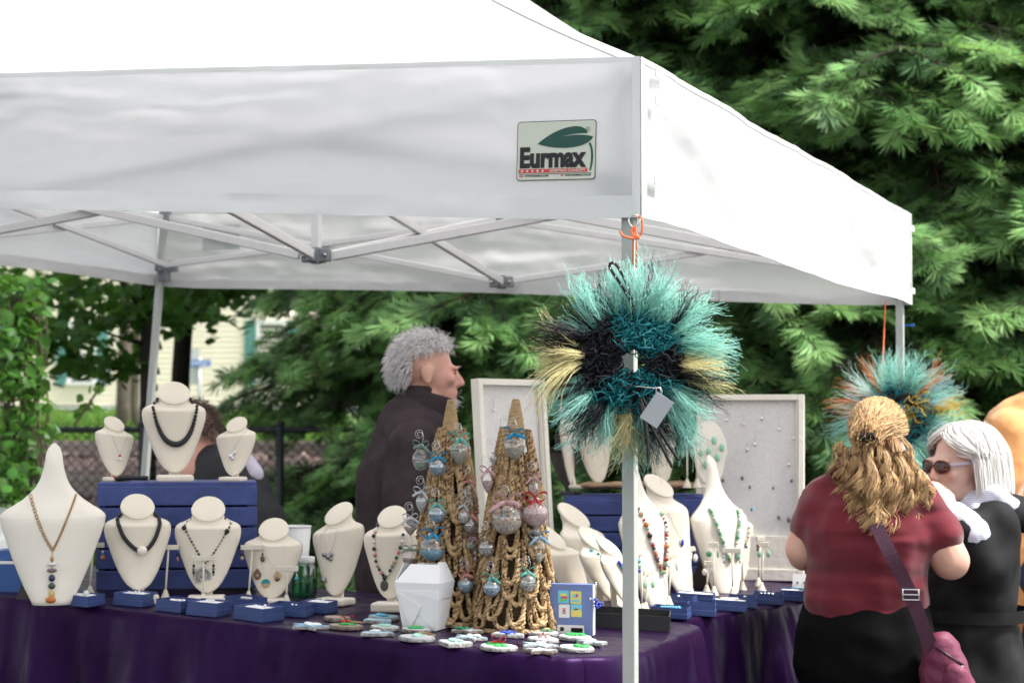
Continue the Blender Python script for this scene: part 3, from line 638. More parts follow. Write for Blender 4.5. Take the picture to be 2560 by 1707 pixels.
# ---------------- tee stands, earrings, gift boxes
M_stand = mat('cream_lacquer', (.66, .61, .50), .45)
def earring(P, spec, label, rz=0., drop0=.008, hook=.012):
    t = thing('earring', label, 'earring', P, rz, 'earrings on the stands'); z = -hook
    MB().tube([(0, .004, 0), (0, -.002, .003), (0, -.003, -.003), (0, -.002, z)], .0005, 4).build('hook', M_silv, t)
    for c, r, sc in spec:
        o = obj('bead', beadmesh(cm(c) if isinstance(c, str) else c), t); z -= r*sc[2]; o.location = (0, -.002, z); o.scale = tuple(r*q for q in sc); z -= r*sc[2]*.9
    return t
def tee(label, bx0, bx1, ybar, xbase, ybase, e1=None, e2=None, dp=None, k=K, yaw=0., el=('', ''), bh=11):
    bx0, bx1, ybar, xbase, ybase, bh = (q*k for q in (bx0, bx1, ybar, xbase, ybase, bh))
    P = tp(xbase, ybase) if dp is None else at(xbase, ybase, dp); D = dep(P); u = D/FPX
    rz = facecam(P, yaw); t = thing('earring_stand', label, 'earring stand', P, rz, 'tee earring stands')
    h = (ybase-ybar)*u; hwid = (bx1-bx0)*u/2/math.cos(R(yaw)); off = ((bx0+bx1)/2-xbase)*u
    MB().lathe([(.0145, 0), (.0145, .002), (.011, .008), (.0055, .022), (.004, .027)], n=16).build('base', M_stand, t)
    MB().tube([(0, 0, .02), (off*.3, 0, h*.4), (off, 0, h-.004)], .0026, 8).build('post', M_stand, t)
    bev(MB().box((off, 0, h), (2*hwid, .008, bh*u)).build('bar', M_stand, t), .001)
    for sx, e, l in ((-1, e1, el[0]), (1, e2, el[1])):
        if e:
            lc = Vector((off+sx*hwid*.86, -.005, h-.002)); wp = Matrix.Rotation(rz, 3, 'Z') @ lc + Vector(P)
            earring(wp, e, l, rz)
    return t
S1 = (1, 1, 1)
tee('tee stand beside the gold chain bust with pineapple colored drops', 188, 238, 1252, 207, 1369, [('dkgreen', .003, S1), ('orange', .0055, S1)], [('white', .003, S1), ('teal', .003, S1), ('orange', .006, S1)], el=('left green and orange bead earring beside the gold chain', 'right green and orange bead earring beside the gold chain'), dp=dep(tp(207*K, 1366*K))-.02)
tee('tee stand with long black drops between two front busts', 362, 410, 1257, 380, 1378, [('black', .004, S1), ('black', .0055, (1, 1, 2.9))], [('black', .004, S1), ('mauve', .005, (1, 1, 1.6))], el=('long black teardrop earring left of the sunburst bust', 'short dark earring overlapping the sunburst bust'))
tee('tee stand in front of the sunburst medallion', 441, 493, 1282, 466, 1388, [('black', .004, S1), ('grey', .0045, S1), ('black', .004, S1), ('grey', .003, S1)], [('black', .004, S1), ('grey', .0045, S1), ('black', .004, S1), ('grey', .003, S1)], el=('left grey and black stacked bead earring by the sunburst', 'right grey and black stacked bead earring by the sunburst'))
tee('tee stand left of the wooden drop bust', 552, 606, 1257, 571, 1381, [('black', .004, S1), ('tan', .005, S1)], [('black', .003, S1), ('brown', .006, (1, .5, 1.5))], el=('tan bead earring left of the wooden drop bust', 'small dark drop earring over the wooden drop bust'))
tee('tee stand right of the wooden drop bust with teal drops', 633, 685, 1306, 658, 1390, [('yellow', .003, S1), ('brown', .006, S1)], [('white', .0025, S1), ('teal', .006, S1), ('brown', .004, S1)], el=('brown ball earring in front of the wooden drop bust', 'teal and brown ball earring right of the wooden drop bust'))
M_box = mat('blue_card_box', (.036, .062, .185), .5, noise=(40, .15, None)); M_boxi = mat('blue_card_inside', (.03, .05, .15), .6)
M_cot = mat('cotton', (.78, .78, .80), .95, bump=(200, .5))
def giftbox(label, x0, x1, y0, y1, k=K, rz=0., fill='cotton', jewel=None, dp_=.075, sc=1.):
    """x0..x1 front face, y1 its bottom, y0 its top rim"""
    x0, x1, y0, y1 = x0*k, x1*k, y0*k, y1*k; P = tp((x0+x1)/2, y1); u = dep(P)/FPX
    wd = (x1-x0)*u/math.cos(YAW+rz if False else .2)*sc; h = (y1-y0)*u*.98
    f = np.array([-math.sin(rz), math.cos(rz), 0.]); C_ = P+f*dp_/2
    t = thing('gift_box', label, 'jewelry box', (C_[0], C_[1], tabz(C_[0])), rz, 'open blue jewelry boxes')
    t.rotation_euler = (0, math.atan(TILT), rz)
    o = MB().box((0, 0, h*.24+.001), (wd+.004, dp_+.004, h*.48)).build('lid', M_box, t); bev(o, .0008)
    th = .0016
    for c, s_ in (((0, -dp_/2+th/2, h*.75), (wd, th, h*.52)), ((0, dp_/2-th/2, h*.75), (wd, th, h*.52)), ((-wd/2+th/2, 0, h*.75), (th, dp_-2*th-.0002, h*.52)), ((wd/2-th/2, 0, h*.75), (th, dp_-2*th-.0002, h*.52))):
        MB().box(c, s_).build('side_wall', M_box, t)
    if fill == 'cotton':
        n = 9; G_ = np.array([[((a/(n-1)-.5)*(wd-2*th-.001), (b/(n-1)-.5)*(dp_-2*th-.001), h*.86+.0025*fbm(a*.9+x0, b*.9, 2)+ (.004*math.sin(math.pi*a/(n-1))*math.sin(math.pi*b/(n-1)))) for a in range(n)] for b in range(n)])
        MB().grid(G_).build('cotton_pad', M_cot, t)
    else: MB().box((0, 0, h*.6), (wd-2*th-.001, dp_-2*th-.001, .004)).build('dark_pad', M_boxi, t)
    if jewel:
        e = thing('jewelry_piece', jewel[0], 'jewelry', C_+np.array([0, 0, 0]), rz, 'pieces lying in the boxes'); 
        for i, (c, x_, y_, r_) in enumerate(jewel[1]):
            q = obj('bead', beadmesh(cm(c) if isinstance(c, str) else c), e); q.location = (x_*wd/2, y_*dp_/2, tabz(C_[0])-P[2]+h*(.95 if fill == 'cotton' else .75)+r_*.5); q.scale = (r_, r_, r_)
    return t
BL = [('open blue box in front of the gold chain bust', 128, 205, 1366, 1392, 'cotton', ('white shell pin lying in the box by the gold chain bust', [('white', .5, -.3, .008)])),
      ('open blue box under the black bead and pearl bust', 257, 330, 1362, 1392, 'cotton', ('thin silver bar earrings in the box under the pearl bust', [(M_silv, .1, -.2, .004), (M_silv, .2, .1, .004)])),
      ('dark lined blue box left of the sunburst bust base', 352, 420, 1377, 1405, 'dark', ('silver bead bracelet in the dark lined box', [(M_silv, -.5+.13*i, .1*math.sin(i*2), .005) for i in range(9)])),
      ('open blue box in front of the sunburst bust', 426, 500, 1382, 1415, 'cotton', ('silver pin in the box before the sunburst bust', [(M_silv, -.2+.15*i, .1, .004) for i in range(4)])),
      ('blue box behind the others right of the sunburst bust', 500, 575, 1372, 1394, 'dark', ('white bead row in the box behind the others', [('white', -.4+.12*i, .2, .004) for i in range(7)])),
      ('nearest open blue box at the front edge', 526, 612, 1393, 1425, 'cotton', ('two silver sticks in the nearest box', [(M_silv, .3, .2, .004), (M_silv, .4, .1, .004)])),
      ('open blue box right of the nearest box', 618, 700, 1388, 1416, 'dark', ('silver studs in the box right of the nearest', [(M_silv, .0, .2, .004), (M_silv, .2, .3, .003)])),
      ('open blue box farthest right of the front group', 690, 752, 1382, 1408, 'cotton', ('silver hook earrings in the right end box', [(M_silv, .3, .1, .004), (M_silv, .1, .4, .003)]))]
for i, (l, x0, x1, y0, y1, fl, jw) in enumerate(BL): giftbox(l, x0, x1, y0, y1, rz=R([2, 4, -4, 3, -14, -12, 12, 8][i]), fill=fl, jewel=jw)
# ================================================================== right hand side table
# ---- display boards with hanging earrings
M_frame = mat('cream_painted_wood', (.80, .76, .66), .55, noise=(9, .1, None), bump=(60, .15))
M_linen = mat('linen_panel', (.72, .70, .67), .9, noise=(120, .12, None), bump=(400, .3))
def board(label, P, wd, ht, rz, items, tilt=-6., ledge=.11):
    t = thing('display_board', label, 'display board', P, rz, 'framed earring boards'); t.rotation_euler = (R(tilt), 0, rz)
    fr = .018; th = .03
    for c, s_ in (((-wd/2+fr/2, 0, ht/2), (fr, th, ht)), ((wd/2-fr/2, 0, ht/2), (fr, th, ht)), ((0, 0, ht-fr/2), (wd-2*fr-.0005, th, fr)), ((0, 0, fr), (wd-2*fr-.0005, th, fr*2))):
        bev(MB().box(c, s_).build('frame_rail', M_frame, t), .0015)
    MB().box((0, .006, ht/2+ledge/2), (wd-2*fr-.001, .004, ht-ledge-2*fr)).build('linen_panel', M_linen, t)
    bev(MB().box((0, .001, ledge/2+.03), (wd-2*fr-.001, .02, ledge)).build('lower_panel', M_frame, t), .001)
    for sx in (-1, 1): MB().box((sx*(wd/2-fr-.004), -.004, ht/2+ledge/2), (.004, .012, ht-ledge-2*fr-.002)).build('inner_moulding', M_frame, t)
    MB().box((0, .09, .004), (wd*.9, .16, .006)).build('back_foot', M_frame, t)
    mw = Matrix.Translation(P) @ t.rotation_euler.to_matrix().to_4x4()
    for i, (x, z, c, r, ln, lab) in enumerate(items):
        wp = mw @ Vector(((x-.5)*(wd-2*fr), -.002, z*ht)); e = thing('earring', lab, 'earring', wp, rz, 'earrings on the boards')
        MB().tube([(0, 0, ln), (.0005, -.002, ln*.5), (0, -.003, 0)], .0005, 4).build('ear_wire', M_silvd, e)
        o = obj('bead', beadmesh(cm(c) if isinstance(c, str) else c), e); o.location = (0, -.004, -r); o.scale = (r*.8, r*.5, r*1.1)
PB = tp(1893, 1452); DB = dep(PB); PB = PB+np.array([-.03, .02, 0])
row = lambda nm, i: ['uppermost', 'second', 'third', 'fourth', 'fifth', 'sixth', 'seventh', 'eighth', 'ninth', 'tenth', 'eleventh', 'twelfth', 'thirteenth', 'fourteenth', 'fifteenth', 'sixteenth'][i] + ' earring from the top on the ' + nm
itR = [(.62, .88, M_silv, .006, .03), (.25, .87, M_silv, .005, .03), (.43, .85, 'white', .006, .03), (.80, .82, M_silv, .005, .03), (.95, .77, M_silv, .005, .02), (.55, .74, M_silv, .006, .04), (.47, .71, M_silv, .006, .03), (.90, .63, M_silv, .006, .03), (.42, .56, 'grey', .007, .01), (.22, .545, 'grey', .006, .01), (.93, .545, 'grey', .006, .012), (.5, .51, 'grey', .006, .01), (.74, .505, 'grey', .005, .01), (.52, .39, 'ltblue', .006, .008), (.80, .35, 'grey', .007, .01), (.9, .34, 'grey', .008, .01)]
board('cream framed board on the right table end beside the woman in maroon', PB, 272*DB/FPX, 468*DB/FPX, facecam(PB, -6), [(*q, row('right board', i)) for i, q in enumerate(itR)])
PL = tp(1318, 1468); DL = 5.3; PL = np.array([*at(1300, 1468, DL)[:2], 0]); PL[2] = tabz(PL[0])
itL = [(.2, .86, M_silv, .005, .03), (.45, .82, M_silv, .005, .03), (.3, .76, M_silv, .005, .03), (.55, .68, M_silv, .006, .03), (.72, .66, M_silv, .006, .02), (.75, .42, 'ltgreen', .010, .004), (.3, .5, M_silv, .005, .03)]
board('cream framed board behind the rope trees', PL, .30, 525*DL/FPX, facecam(PL, 50), [(*q, row('board behind the rope trees', i)) for i, q in enumerate(itL)], tilt=-4.)
# ---- second crate with a driftwood shelf
PC = tp(1590, 1476); DCR = dep(PC); DCR = 5.75; PC = np.array(at(1585, 1470, DCR)); PC[2] = tabz(PC[0])
hC = (1043 + 0 - 1243)*-1
CT2 = at(1585, 1243, DCR)[2]
crate('blue slatted crate with driftwood shelf behind the wreath pole', PC, 352*DCR/FPX, CT2-PC[2], .24, facecam(PC, 4), 'blue slatted crates')
M_drift = mat('driftwood', (.36, .24, .14), .8, noise=(18, .5, (.16, .10, .06), 8), bump=(30, .8))
dw = MB(); A_ = at(1436, 1224, DCR-.03); B_ = at(1752, 1222, DCR-.03); n = 26; rg = []
for i in range(n):
    q = i/(n-1); c = A_+(B_-A_)*q; w1 = .055+.012*fbm(q*5, 1); h1 = .011+.004*fbm(q*7, 4); e = min(1, 8*q+.2, 8*(1-q)+.2)
    ax = np.array([math.sin(-YAW)*0+math.sin(YAW)*-1*0, 0, 0]); fvec = np.array([math.sin(YAW), math.cos(YAW), 0])
    rg.append(np.array([c + fvec*math.cos(a)*w1*e*(1+.12*fbm(q*9, a)) + np.array([0, 0, .013])+np.array([0, 0, 1.])*math.sin(a)*h1*e*(1+.25*fbm(q*11, a*2, 3)) for a in np.linspace(0, 2*math.pi, 12, endpoint=False)]))
dw.ring_loft(rg); tag(dw.build('driftwood_board', M_drift), 'gnarled driftwood board laid on the right crate', 'driftwood')
SHZ = 1219
# ---- busts on the shelf (partly behind the wreath)
DS = DCR-.03
s1 = Bust('slim cream bust edge-on at the left of the driftwood shelf', 1452, 1010, 1214, 42, 1221, dp=DS, yaw=64, K_=1, slope=.5)
s2 = Bust('cream bust half hidden by the wreath on the driftwood shelf', 1500, 1000, 1208, 52, 1221, dp=DS+.01, yaw=18, K_=1)
s3 = Bust('cream bust just right of the wreath pole on the driftwood shelf', 1664, 1010, 1207, 48, 1219, dp=DS, yaw=22, K_=1)
s4 = Bust('grey backed bust at the left end of the right crate', 1428, 1085, 1222, 40, 1238, dp=DS+.06, yaw=150, m=M_gryst, K_=1)
ov = thing('earring_display', 'oval cream earring display with green sea glass on the driftwood shelf', 'earring display', at(1776, 1221, DS), facecam(at(1776, 1221, DS), 16))
u_ = DS/FPX; pf = [(46*u_*math.sin(a)*(1.0 if math.cos(a) > 0 else .86), 88*u_+82*u_*math.cos(a)) for a in np.linspace(0, 2*math.pi, 28, endpoint=False)]
bev(MB().prism(pf[::-1], -.005, .005, rot=Matrix.Rotation(R(84), 3, 'X')).build('panel', M_velw, ov), .002)
bev(MB().box((0, .03, .006), (.06, .07, .012)).build('foot', M_velw, ov), .003)
for i, (x_, z_) in enumerate(((-6, 92), (16, 78), (28, 102), (-14, 60), (8, 120))):
    wp = Matrix.Rotation(ov.rotation_euler.z, 3, 'Z') @ Vector((x_*u_, -.006-.009*(1-z_/160)+.0, z_*u_)) + ov.location
    e = tag(MB().ell((0, 0, 0), (.009, .0035, .014), 10, 6).build('sea_glass', mat('sea_glass', (.30, .55, .42), .45, spec=.4)), ['left', 'middle lower', 'right', 'lowest left', 'topmost'][i]+' green sea glass drop on the oval display', 'sea glass', 'sea glass on the oval display'); e.location = wp; e.rotation_euler.z = ov.rotation_euler.z
# ---- busts on the right table
r1 = Bust('small cream bust in profile behind the blue picture book', 1312, 1216, 1400, 78, 1412, yaw=60, slope=1.7, dp=4.98, pitch=0, shift=.35)
r2 = Bust('cream bust in profile against the right crate', 1362, 1163, 1392, 80, 1404, yaw=56, slope=1.5, dp=5.15, shift=.35)
r3 = Bust('low cream bust with turquoise choker left of the wreath pole', 1402, 1222, 1396, 74, 1410, yaw=54, slope=1.5, dp=4.85, shift=.35)
r4 = Bust('small cream bust half behind the wreath pole with blue beads', 1434, 1240, 1405, 62, 1418, yaw=62, slope=1.5, dp=4.7, shift=.35)
r5 = Bust('tall-necked cream bust with multicolor strands right of the wreath pole', 1478, 1058, 1392, 78, 1394, yaw=44, kind='stick', base=False, m=M_velw, slope=1.4, dp=5.08)
r6 = Bust('cream bust with round collar and blue oval pendant', 1548, 1088, 1372, 72, 1376, yaw=46, slope=1.5, dp=5.38, shift=.35)
r7 = Bust('tall-necked cream bust wearing a long pale green bead strand', 1650, 1056, 1372, 78, 1376, yaw=36, kind='stick', base=False, m=M_velw, slope=1.0, dp=5.50)
r8 = Bust('rear cream bust with black beads and wooden bar pendant', 1690, 1152, 1340, 50, 1350, yaw=18, slope=1.0, dp=5.85, shift=.35)
k3 = Neck(r3, 'turquoise and cobalt bead choker'); k3.beads([(-.45, .20), (-.47, .26), (-.3, .36), (.0, .42), (.3, .36), (.47, .26)], 20, .0055, ['ltblue', 'teal', 'ltgreen', 'ltblue', 'blue'], vary=.5)
k4 = Neck(r4, 'cobalt and aqua bead strand beside the wreath pole'); k4.beads([(-.5, .3), (-.2, .5), (0.1, .75), (.3, .5), (.5, .3)], 26, .005, ['blue', 'blue', 'ltblue', 'teal'], vary=.4)
mc = ['brown', 'tan', 'red', 'orange', 'ltgreen', 'coral', 'black', 'tan', 'white', 'red', 'dkgreen', 'pink', 'orange', 'mauve']
k5 = Neck(r5, 'multicolor gemstone strand right of the wreath pole'); k5.beads([(-.36, .33), (-.3, .45), (-.12, .58), (.05, .70), (.16, .76)], 19, .0055, mc, vary=.9); k5.beads([(.5, .37), (.52, .46), (.48, .56), (.4, .66), (.26, .76)], 18, .0055, mc[4:]+mc[:4], vary=.9)
k5.cord([(-.36, .33), (-.3, .45), (-.12, .58), (.05, .70), (.2, .77), (.4, .66), (.48, .56), (.52, .46), (.5, .37)], .0006, M_silvd)
k6 = Neck(r6, 'fine chain with blue oval pendant in a silver bezel'); k6.cord([(-.4, .24), (-.2, .38), (.1, .52)], .0005); k6.cord([(.5, .25), (.3, .4), (.1, .52)], .0005); k6.stone(.1, .555, .012, M_silv, 'bezel', (.75, .3, 1.1)); k6.stone(.1, .555, .0092, 'blue', 'pendant', (.75, .5, 1.15))
k7 = Neck(r7, 'long strand of pale green glass beads with oval drop')
gl = ['ltgreen', 'green', 'ltgreen', 'white', 'ltgreen']
k7.beads([(-.45, .355), (-.4, .44), (-.25, .55), (-.08, .66), (.02, .72)], 28, .0058, gl, vary=.3); k7.beads([(-.42, .37), (-.36, .45), (-.21, .56), (-.04, .67), (.05, .73)], 26, .005, gl, vary=.3); k7.beads([(.5, .37), (.46, .44), (.38, .52), (.32, .6)], 14, .0058, gl, vary=.3); k7.stone(.34, .68, .012, 'ltgreen', 'drop', (.8, .5, 1.8))
k8 = Neck(r8, 'thin black bead chain with brown bar pendant'); k8.beads([(-.3, .26), (-.28, .40), (-.1, .52), (.12, .58)], 11, .0032, ['black', 'brown', 'black']); k8.beads([(.62, .32), (.55, .45), (.35, .55), (.12, .58)], 10, .0032, ['black']); o = MB().box((0, 0, 0), (.008, .004, .032)).build('bar_pendant', cm('brown'), k8.o); o.location = r8.surf(.2, .72, .005)
# ---- tee stands on the right table (photograph pixels)
def T2(label, xb, yb, xs, ys, hw, e1, e2, l1, l2, yaw=0.): tee(label, xb-hw, xb+hw, yb, xs, ys, e1, e2, k=1, el=(l1, l2), yaw=yaw, bh=12)
G3 = (1, .5, 1.5)
T2('tee stand with aqua, green and cobalt beads next to the wreath pole', 1600, 1382, 1606, 1534, 9, [('ltblue', .006, S1), ('ltgreen', .007, S1), ('blue', .006, S1)], None, 'aqua, green and cobalt bead earring next to the wreath pole', '', 40)
T2('short tee stand with pale green drops next to the wreath pole', 1621, 1432, 1614, 1531, 11, [('white', .003, S1), ('ltgreen', .007, G3)], [('white', .003, S1), ('ltgreen', .007, G3)], 'left pale green drop on the short stand by the pole', 'right pale green drop on the short stand by the pole', 30)
T2('tee stand with clear drops in front of the multicolor strands', 1680, 1389, 1672, 1514, 12, [('white', .006, G3)], [('white', .007, (.7, .6, 2))], 'left clear drop before the multicolor strands', 'right clear drop before the multicolor strands', 30)
T2('tee stand with red and white flower drops beside the blue pendant bust', 1730, 1372, 1724, 1480, 8, [('red', .004, S1), ('white', .006, S1), ('red', .003, S1)], [('white', .008, G3)], 'red and white bead earring beside the blue pendant bust', 'white shell earring beside the blue pendant bust', 30)
T2('short tee stand with two pearly discs before the green strand bust', 1771, 1408, 1767, 1485, 11, [('white', .007, G3)], [('white', .007, G3)], 'left pearly disc earring before the green strand', 'right pearly disc earring before the green strand')
T2('tee stand with flat green discs under the green strand', 1784, 1361, 1785, 1488, 13, [('white', .002, S1), ('green', .009, (1, .4, 1))], [('white', .002, S1), ('green', .006, (.5, .5, 1.7))], 'round flat green earring under the green strand', 'narrow green earring under the green strand')
T2('wide tee stand with crystal dangles under the green strand', 1830, 1376, 1832, 1490, 23, [('white', .002, S1), ('ltblue', .003, S1), (M_silv, .003, (1, 1, 2.4))], [('white', .002, S1), ('ltblue', .003, S1), (M_silv, .003, (1, 1, 2.4))], 'left crystal dangle on the wide stand', 'right crystal dangle on the wide stand')
T2('tee stand in front of the wooden bar pendant', 1857, 1352, 1856, 1475, 11, [('black', .003, S1)], [('black', .004, S1)], 'left black bead earring by the wooden bar pendant', 'right black bead earring by the wooden bar pendant')
T2('tee stand with brown balls before the right board', 1903, 1347, 1896, 1466, 10, [('brown', .006, S1), ('brown', .006, S1)], None, 'brown double ball earring before the right board', '', 20)
T2('tee stand with bright green leaves before the right board', 1910, 1361, 1904, 1478, 13, [('white', .002, S1), ('ltgreen', .007, G3)], [('white', .002, S1), ('ltgreen', .007, G3)], 'left bright green leaf earring before the right board', 'right bright green leaf earring before the right board')
T2('tee stand with white drops half behind the woman in maroon', 2000, 1384, 1990, 1472, 14, [('white', .008, G3)], [('white', .008, G3)], 'left white drop by the woman in maroon', 'right white drop by the woman in maroon')
for i, (xb, yb, xs, ys) in enumerate(((1632, 1128, 1632, 1219), (1719, 1110, 1718, 1219), (1741, 1108, 1743, 1219))):
    n_ = ['left', 'middle', 'right'][i]
    tee(n_+' tee stand on the driftwood shelf', xb-13, xb+13, yb, xs, ys, [('white', .003, S1), ('ltgreen', .007, G3)], [('white', .003, S1), ('ltgreen', .007, G3)], dp=DS-.06, k=1, bh=11, el=('left sea green drop on the '+n_+' shelf stand', 'right sea green drop on the '+n_+' shelf stand'))
# ---- earring cards
M_card = mat('white_card', (.80, .80, .80), .6); M_cardb = mat('aqua_print', (.25, .55, .62), .6)
for i, (xc, yt, yb, ww, lb) in enumerate(((1909, 1396, 1441, 40, 'white earring card leaning before the right board'), (2002, 1428, 1471, 42, 'white earring card with round stones beside the woman in maroon'))):
    P = tp(xc, yb+6); D = dep(P); u = D/FPX; t = thing('earring_card', lb, 'earring card', P, facecam(P, -8), 'earring cards'); t.rotation_euler.x = R(-14)
    MB().box((0, 0, (yb-yt)*u/2), (ww*u, .001, (yb-yt)*u)).build('card', M_card, t); MB().box((0, -.0012, .006), (ww*u*.96, .001, .010)).build('printed_band', M_cardb, t)
    for sx in (-1, 1): o = obj('stone', beadmesh(cm('grey')), t); o.location = (sx*ww*u*.2, -.003, (yb-yt)*u*.5); o.scale = (.004, .002, .006 if i == 0 else .004)
# ---- boxes on the right table
BR = [('blue box nearest the black tray on the side table', 1627, 1716, 1518, 1546, 'dark', ('aqua bead bracelet in the box nearest the tray', [('ltblue', -.5+.16*i, .1*math.sin(i), .006) for i in range(7)]), 2),
      ('second blue box along the side table front', 1718, 1786, 1510, 1540, 'dark', None, 8),
      ('blue box behind the nearest side table box', 1650, 1730, 1490, 1512, 'dark', ('small silver ring in a rear box', [(M_silv, 0, 0, .005)]), 0),
      ('cotton filled blue box at the back of the side table group', 1690, 1780, 1483, 1506, 'cotton', None, 4),
      ('white padded blue box in the middle of the side table', 1783, 1862, 1500, 1528, 'cotton', ('pale bead row in the middle side table box', [('white', -.5+.16*i, -.1, .005) for i in range(7)]), 6),
      ('blue box behind the white padded box', 1822, 1890, 1491, 1519, 'dark', ('lone pearl in the blue box behind', [(M_pearl, .2, .1, .005)]), 10),
      ('blue box with a bracelet near the woman in maroon', 1884, 1956, 1483, 1511, 'dark', ('silver and blue bracelet near the woman in maroon', [(M_silv if i % 2 else 'navy', -.6+.13*i, .1, .005) for i in range(9)]), 8),
      ('rearmost blue box touching the woman in maroon', 1952, 2010, 1475, 1503, 'cotton', None, 10)]
for l, x0, x1, y0, y1, fl, jw, rz in BR: giftbox(l, x0, x1, y0, y1, k=1, rz=R(rz+6), fill=fl, jewel=jw, dp_=.07)
# ---- black tray with bracelets
TP_ = tp(1560, 1560); TP_ = np.array([-.36, .72, 0]); TP_ = np.array(tp(1572, 1563)); tr = thing('black_tray', 'open black tray with bracelets behind the wreath pole', 'tray', TP_, R(4)); tr.rotation_euler = (0, math.atan(TILT), R(16))
M_tray = mat('black_card', (.012, .012, .013), .5)
tw, td, th_ = .20, .16, .036
MB().box((0, 0, .003), (tw-.002, td-.002, .004)).build('floor', M_tray, tr)
for c, s_ in (((0, -td/2, th_/2), (tw, .003, th_)), ((0, td/2, th_/2), (tw, .003, th_)), ((-tw/2, 0, th_/2), (.003, td-.004, th_)), ((tw/2, 0, th_/2), (.003, td-.004, th_))): MB().box(c, s_).build('side_wall', M_tray, tr)
for i, (x_, y_) in enumerate(((-.06, -.03), (-.04, .02), (.02, -.035), (.05, .03))):
    b_ = thing('bracelet', ['silver bracelet with aqua charm in the black tray', 'plain silver bangle in the black tray', 'silver bangle in the tray right behind the pole', 'thin bangle at the rear of the black tray'][i], 'bracelet', TP_+np.array([x_, y_, .008+.0]), 0, 'bracelets in the black tray')
    MB().tube([(.022*math.cos(q*math.pi/10), .015*math.sin(q*math.pi/10), .003) for q in range(20)], .0016, 6, closed=True).build('bangle', M_silv, b_)
    if i == 0: o = obj('charm', beadmesh(cm('ltblue')), b_); o.location = (0, -.016, .006); o.scale = (.009, .006, .005)
# ---- blue picture book (toy packaging) standing on the table with a cobalt bead charm
BK = tp(1427, 1588); u_ = dep(BK)/FPX; bk = thing('picture_box', 'blue cardboard box with four small pictures and a barcode', 'box', BK, facecam(BK, -14))
bw, bh_ = 108*u_/math.cos(R(14)), 128*u_
M_pbl = mat('periwinkle_print', (.16, .22, .46), .5, noise=(6, .15, None)); M_cyn = mat('print_cyan', (.15, .55, .68), .5); M_yel = mat('print_yellow', (.72, .62, .16), .5); M_pwh = mat('print_white', (.74, .72, .70), .5); M_pred = mat('print_red', (.6, .1, .12), .5); M_pgrn = mat('print_green', (.15, .5, .15), .5); M_pblk = mat('print_black', (.015, .015, .015), .5)
bev(MB().box((0, .012, bh_/2), (bw, .024, bh_)).build('box_body', M_pbl, bk), .0006)
MB().box((bw/2+.0008, .012, bh_/2), (.001, .021, bh_*.97)).build('white_spine', M_pwh, bk)
def pic(xc, zc, w_, h_, m, y=-.0008): return MB().prism(rrect(xc-w_/2, zc-h_/2, xc+w_/2, zc+h_/2, .002, 3), 0, .0006, rot=Matrix.Rotation(R(90), 3, 'X'), c=(0, y+.0006, 0)).build('printed_picture', m, bk)
pw = bw*.25; phh = bh_*.245
pic(-.17*bw, .75*bh_, pw, phh, M_cyn); pic(.12*bw, .745*bh_, pw, phh, M_yel); pic(-.15*bw, .475*bh_, pw, phh*1.05, M_pwh); pic(.13*bw, .49*bh_, pw, phh*.5*2, M_yel); pic(.13*bw, .56*bh_, pw*.98, phh*.42, M_cyn, -.0016)
pic(-.17*bw, .79*bh_, pw*.6, phh*.2, M_yel, -.0016); pic(-.15*bw, .74*bh_, pw*.6, phh*.2, M_pred, -.0016); pic(-.17*bw, .69*bh_, pw*.6, phh*.2, M_pgrn, -.0016)
pic(.12*bw, .78*bh_, pw*.5, phh*.3, M_cyn, -.0016); pic(.15*bw, .785*bh_, pw*.2, phh*.25, M_pred, -.0024); pic(.12*bw, .68*bh_, pw*.8, phh*.16, M_cyn, -.0016)
for i in range(4): pic(-.15*bw, (.52-.03*i)*bh_, pw*.28, phh*.07, M_pred, -.0016)
for i in range(3): pic(.13*bw, (.58-.03*i)*bh_, pw*.35, phh*.08, M_pwh if i < 2 else M_pblk, -.0024)
pic(.0, .12*bh_, bw*.62, bh_*.17, M_pwh); pic(-.2*bw, .125*bh_, bw*.09, bh_*.075, M_pblk, -.0016)
for i in range(11): pic((.02+.024*i)*bw, .11*bh_, bw*(.009 if i % 3 else .015), bh_*.09, M_pblk, -.0016)
ch = thing('bead_charm', 'cluster of cobalt glass beads hanging beside the blue picture box', 'bead charm', at(1490, 1475, dep(BK)-.01))
MB().tube([(0, 0, .02), (0, 0, -.045)], .0006, 5).build('chain', M_silv, ch)
for i in range(16): o = obj('bead', beadmesh(cm('blue') if i % 5 else M_silv), ch); r_ = .0035+.002*random.random(); o.location = (random.gauss(0, .006), random.gauss(0, .005), -.018-.024*random.random()); o.scale = (r_, r_, r_)
# white paper sheet behind the box, tool on crate, cup, jar, boxes at the left
P = tp(1345, 1530); pp = MB(); n = 14
pp.grid(np.array([[np.array(P)+np.array([(a/13-.5)*.16, (b/13)*.14-.04, .004+.05*max(0, b/13-.35)**1.3*2+.008*fbm(a*.4, b*.4)]) for a in range(n)] for b in range(n)])); o = pp.build('paper_sheet', M_card); o.modifiers.new('s', 'SOLIDIFY').thickness = .0006; tag(o, 'curled white paper sheet beside the right rope tree', 'paper')
P = at(318, 1205, DC-.02); tl = thing('pliers', 'black and red jewelry pliers lying on the left crate', 'pliers', (P[0], P[1], CTOP+.012), facecam(P))
MB().tube([(-.03, 0, 0), (0, 0, .004), (.055, -.004, .002)], [.006, .007, .006], 8).build('handle', mat('black_rubber', (.015, .015, .015), .5), tl); MB().tube([(-.028, .012, 0), (0, .004, .006), (.05, .012, .002)], [.005, .006, .005], 8).build('handle', mat('black_rubber', (.015, .015, .015), .5), tl); MB().tube([(-.03, .004, .002), (-.045, .005, .004)], [.006, .003], 8).build('jaw', mat('red_rubber', (.45, .05, .03), .5), tl)
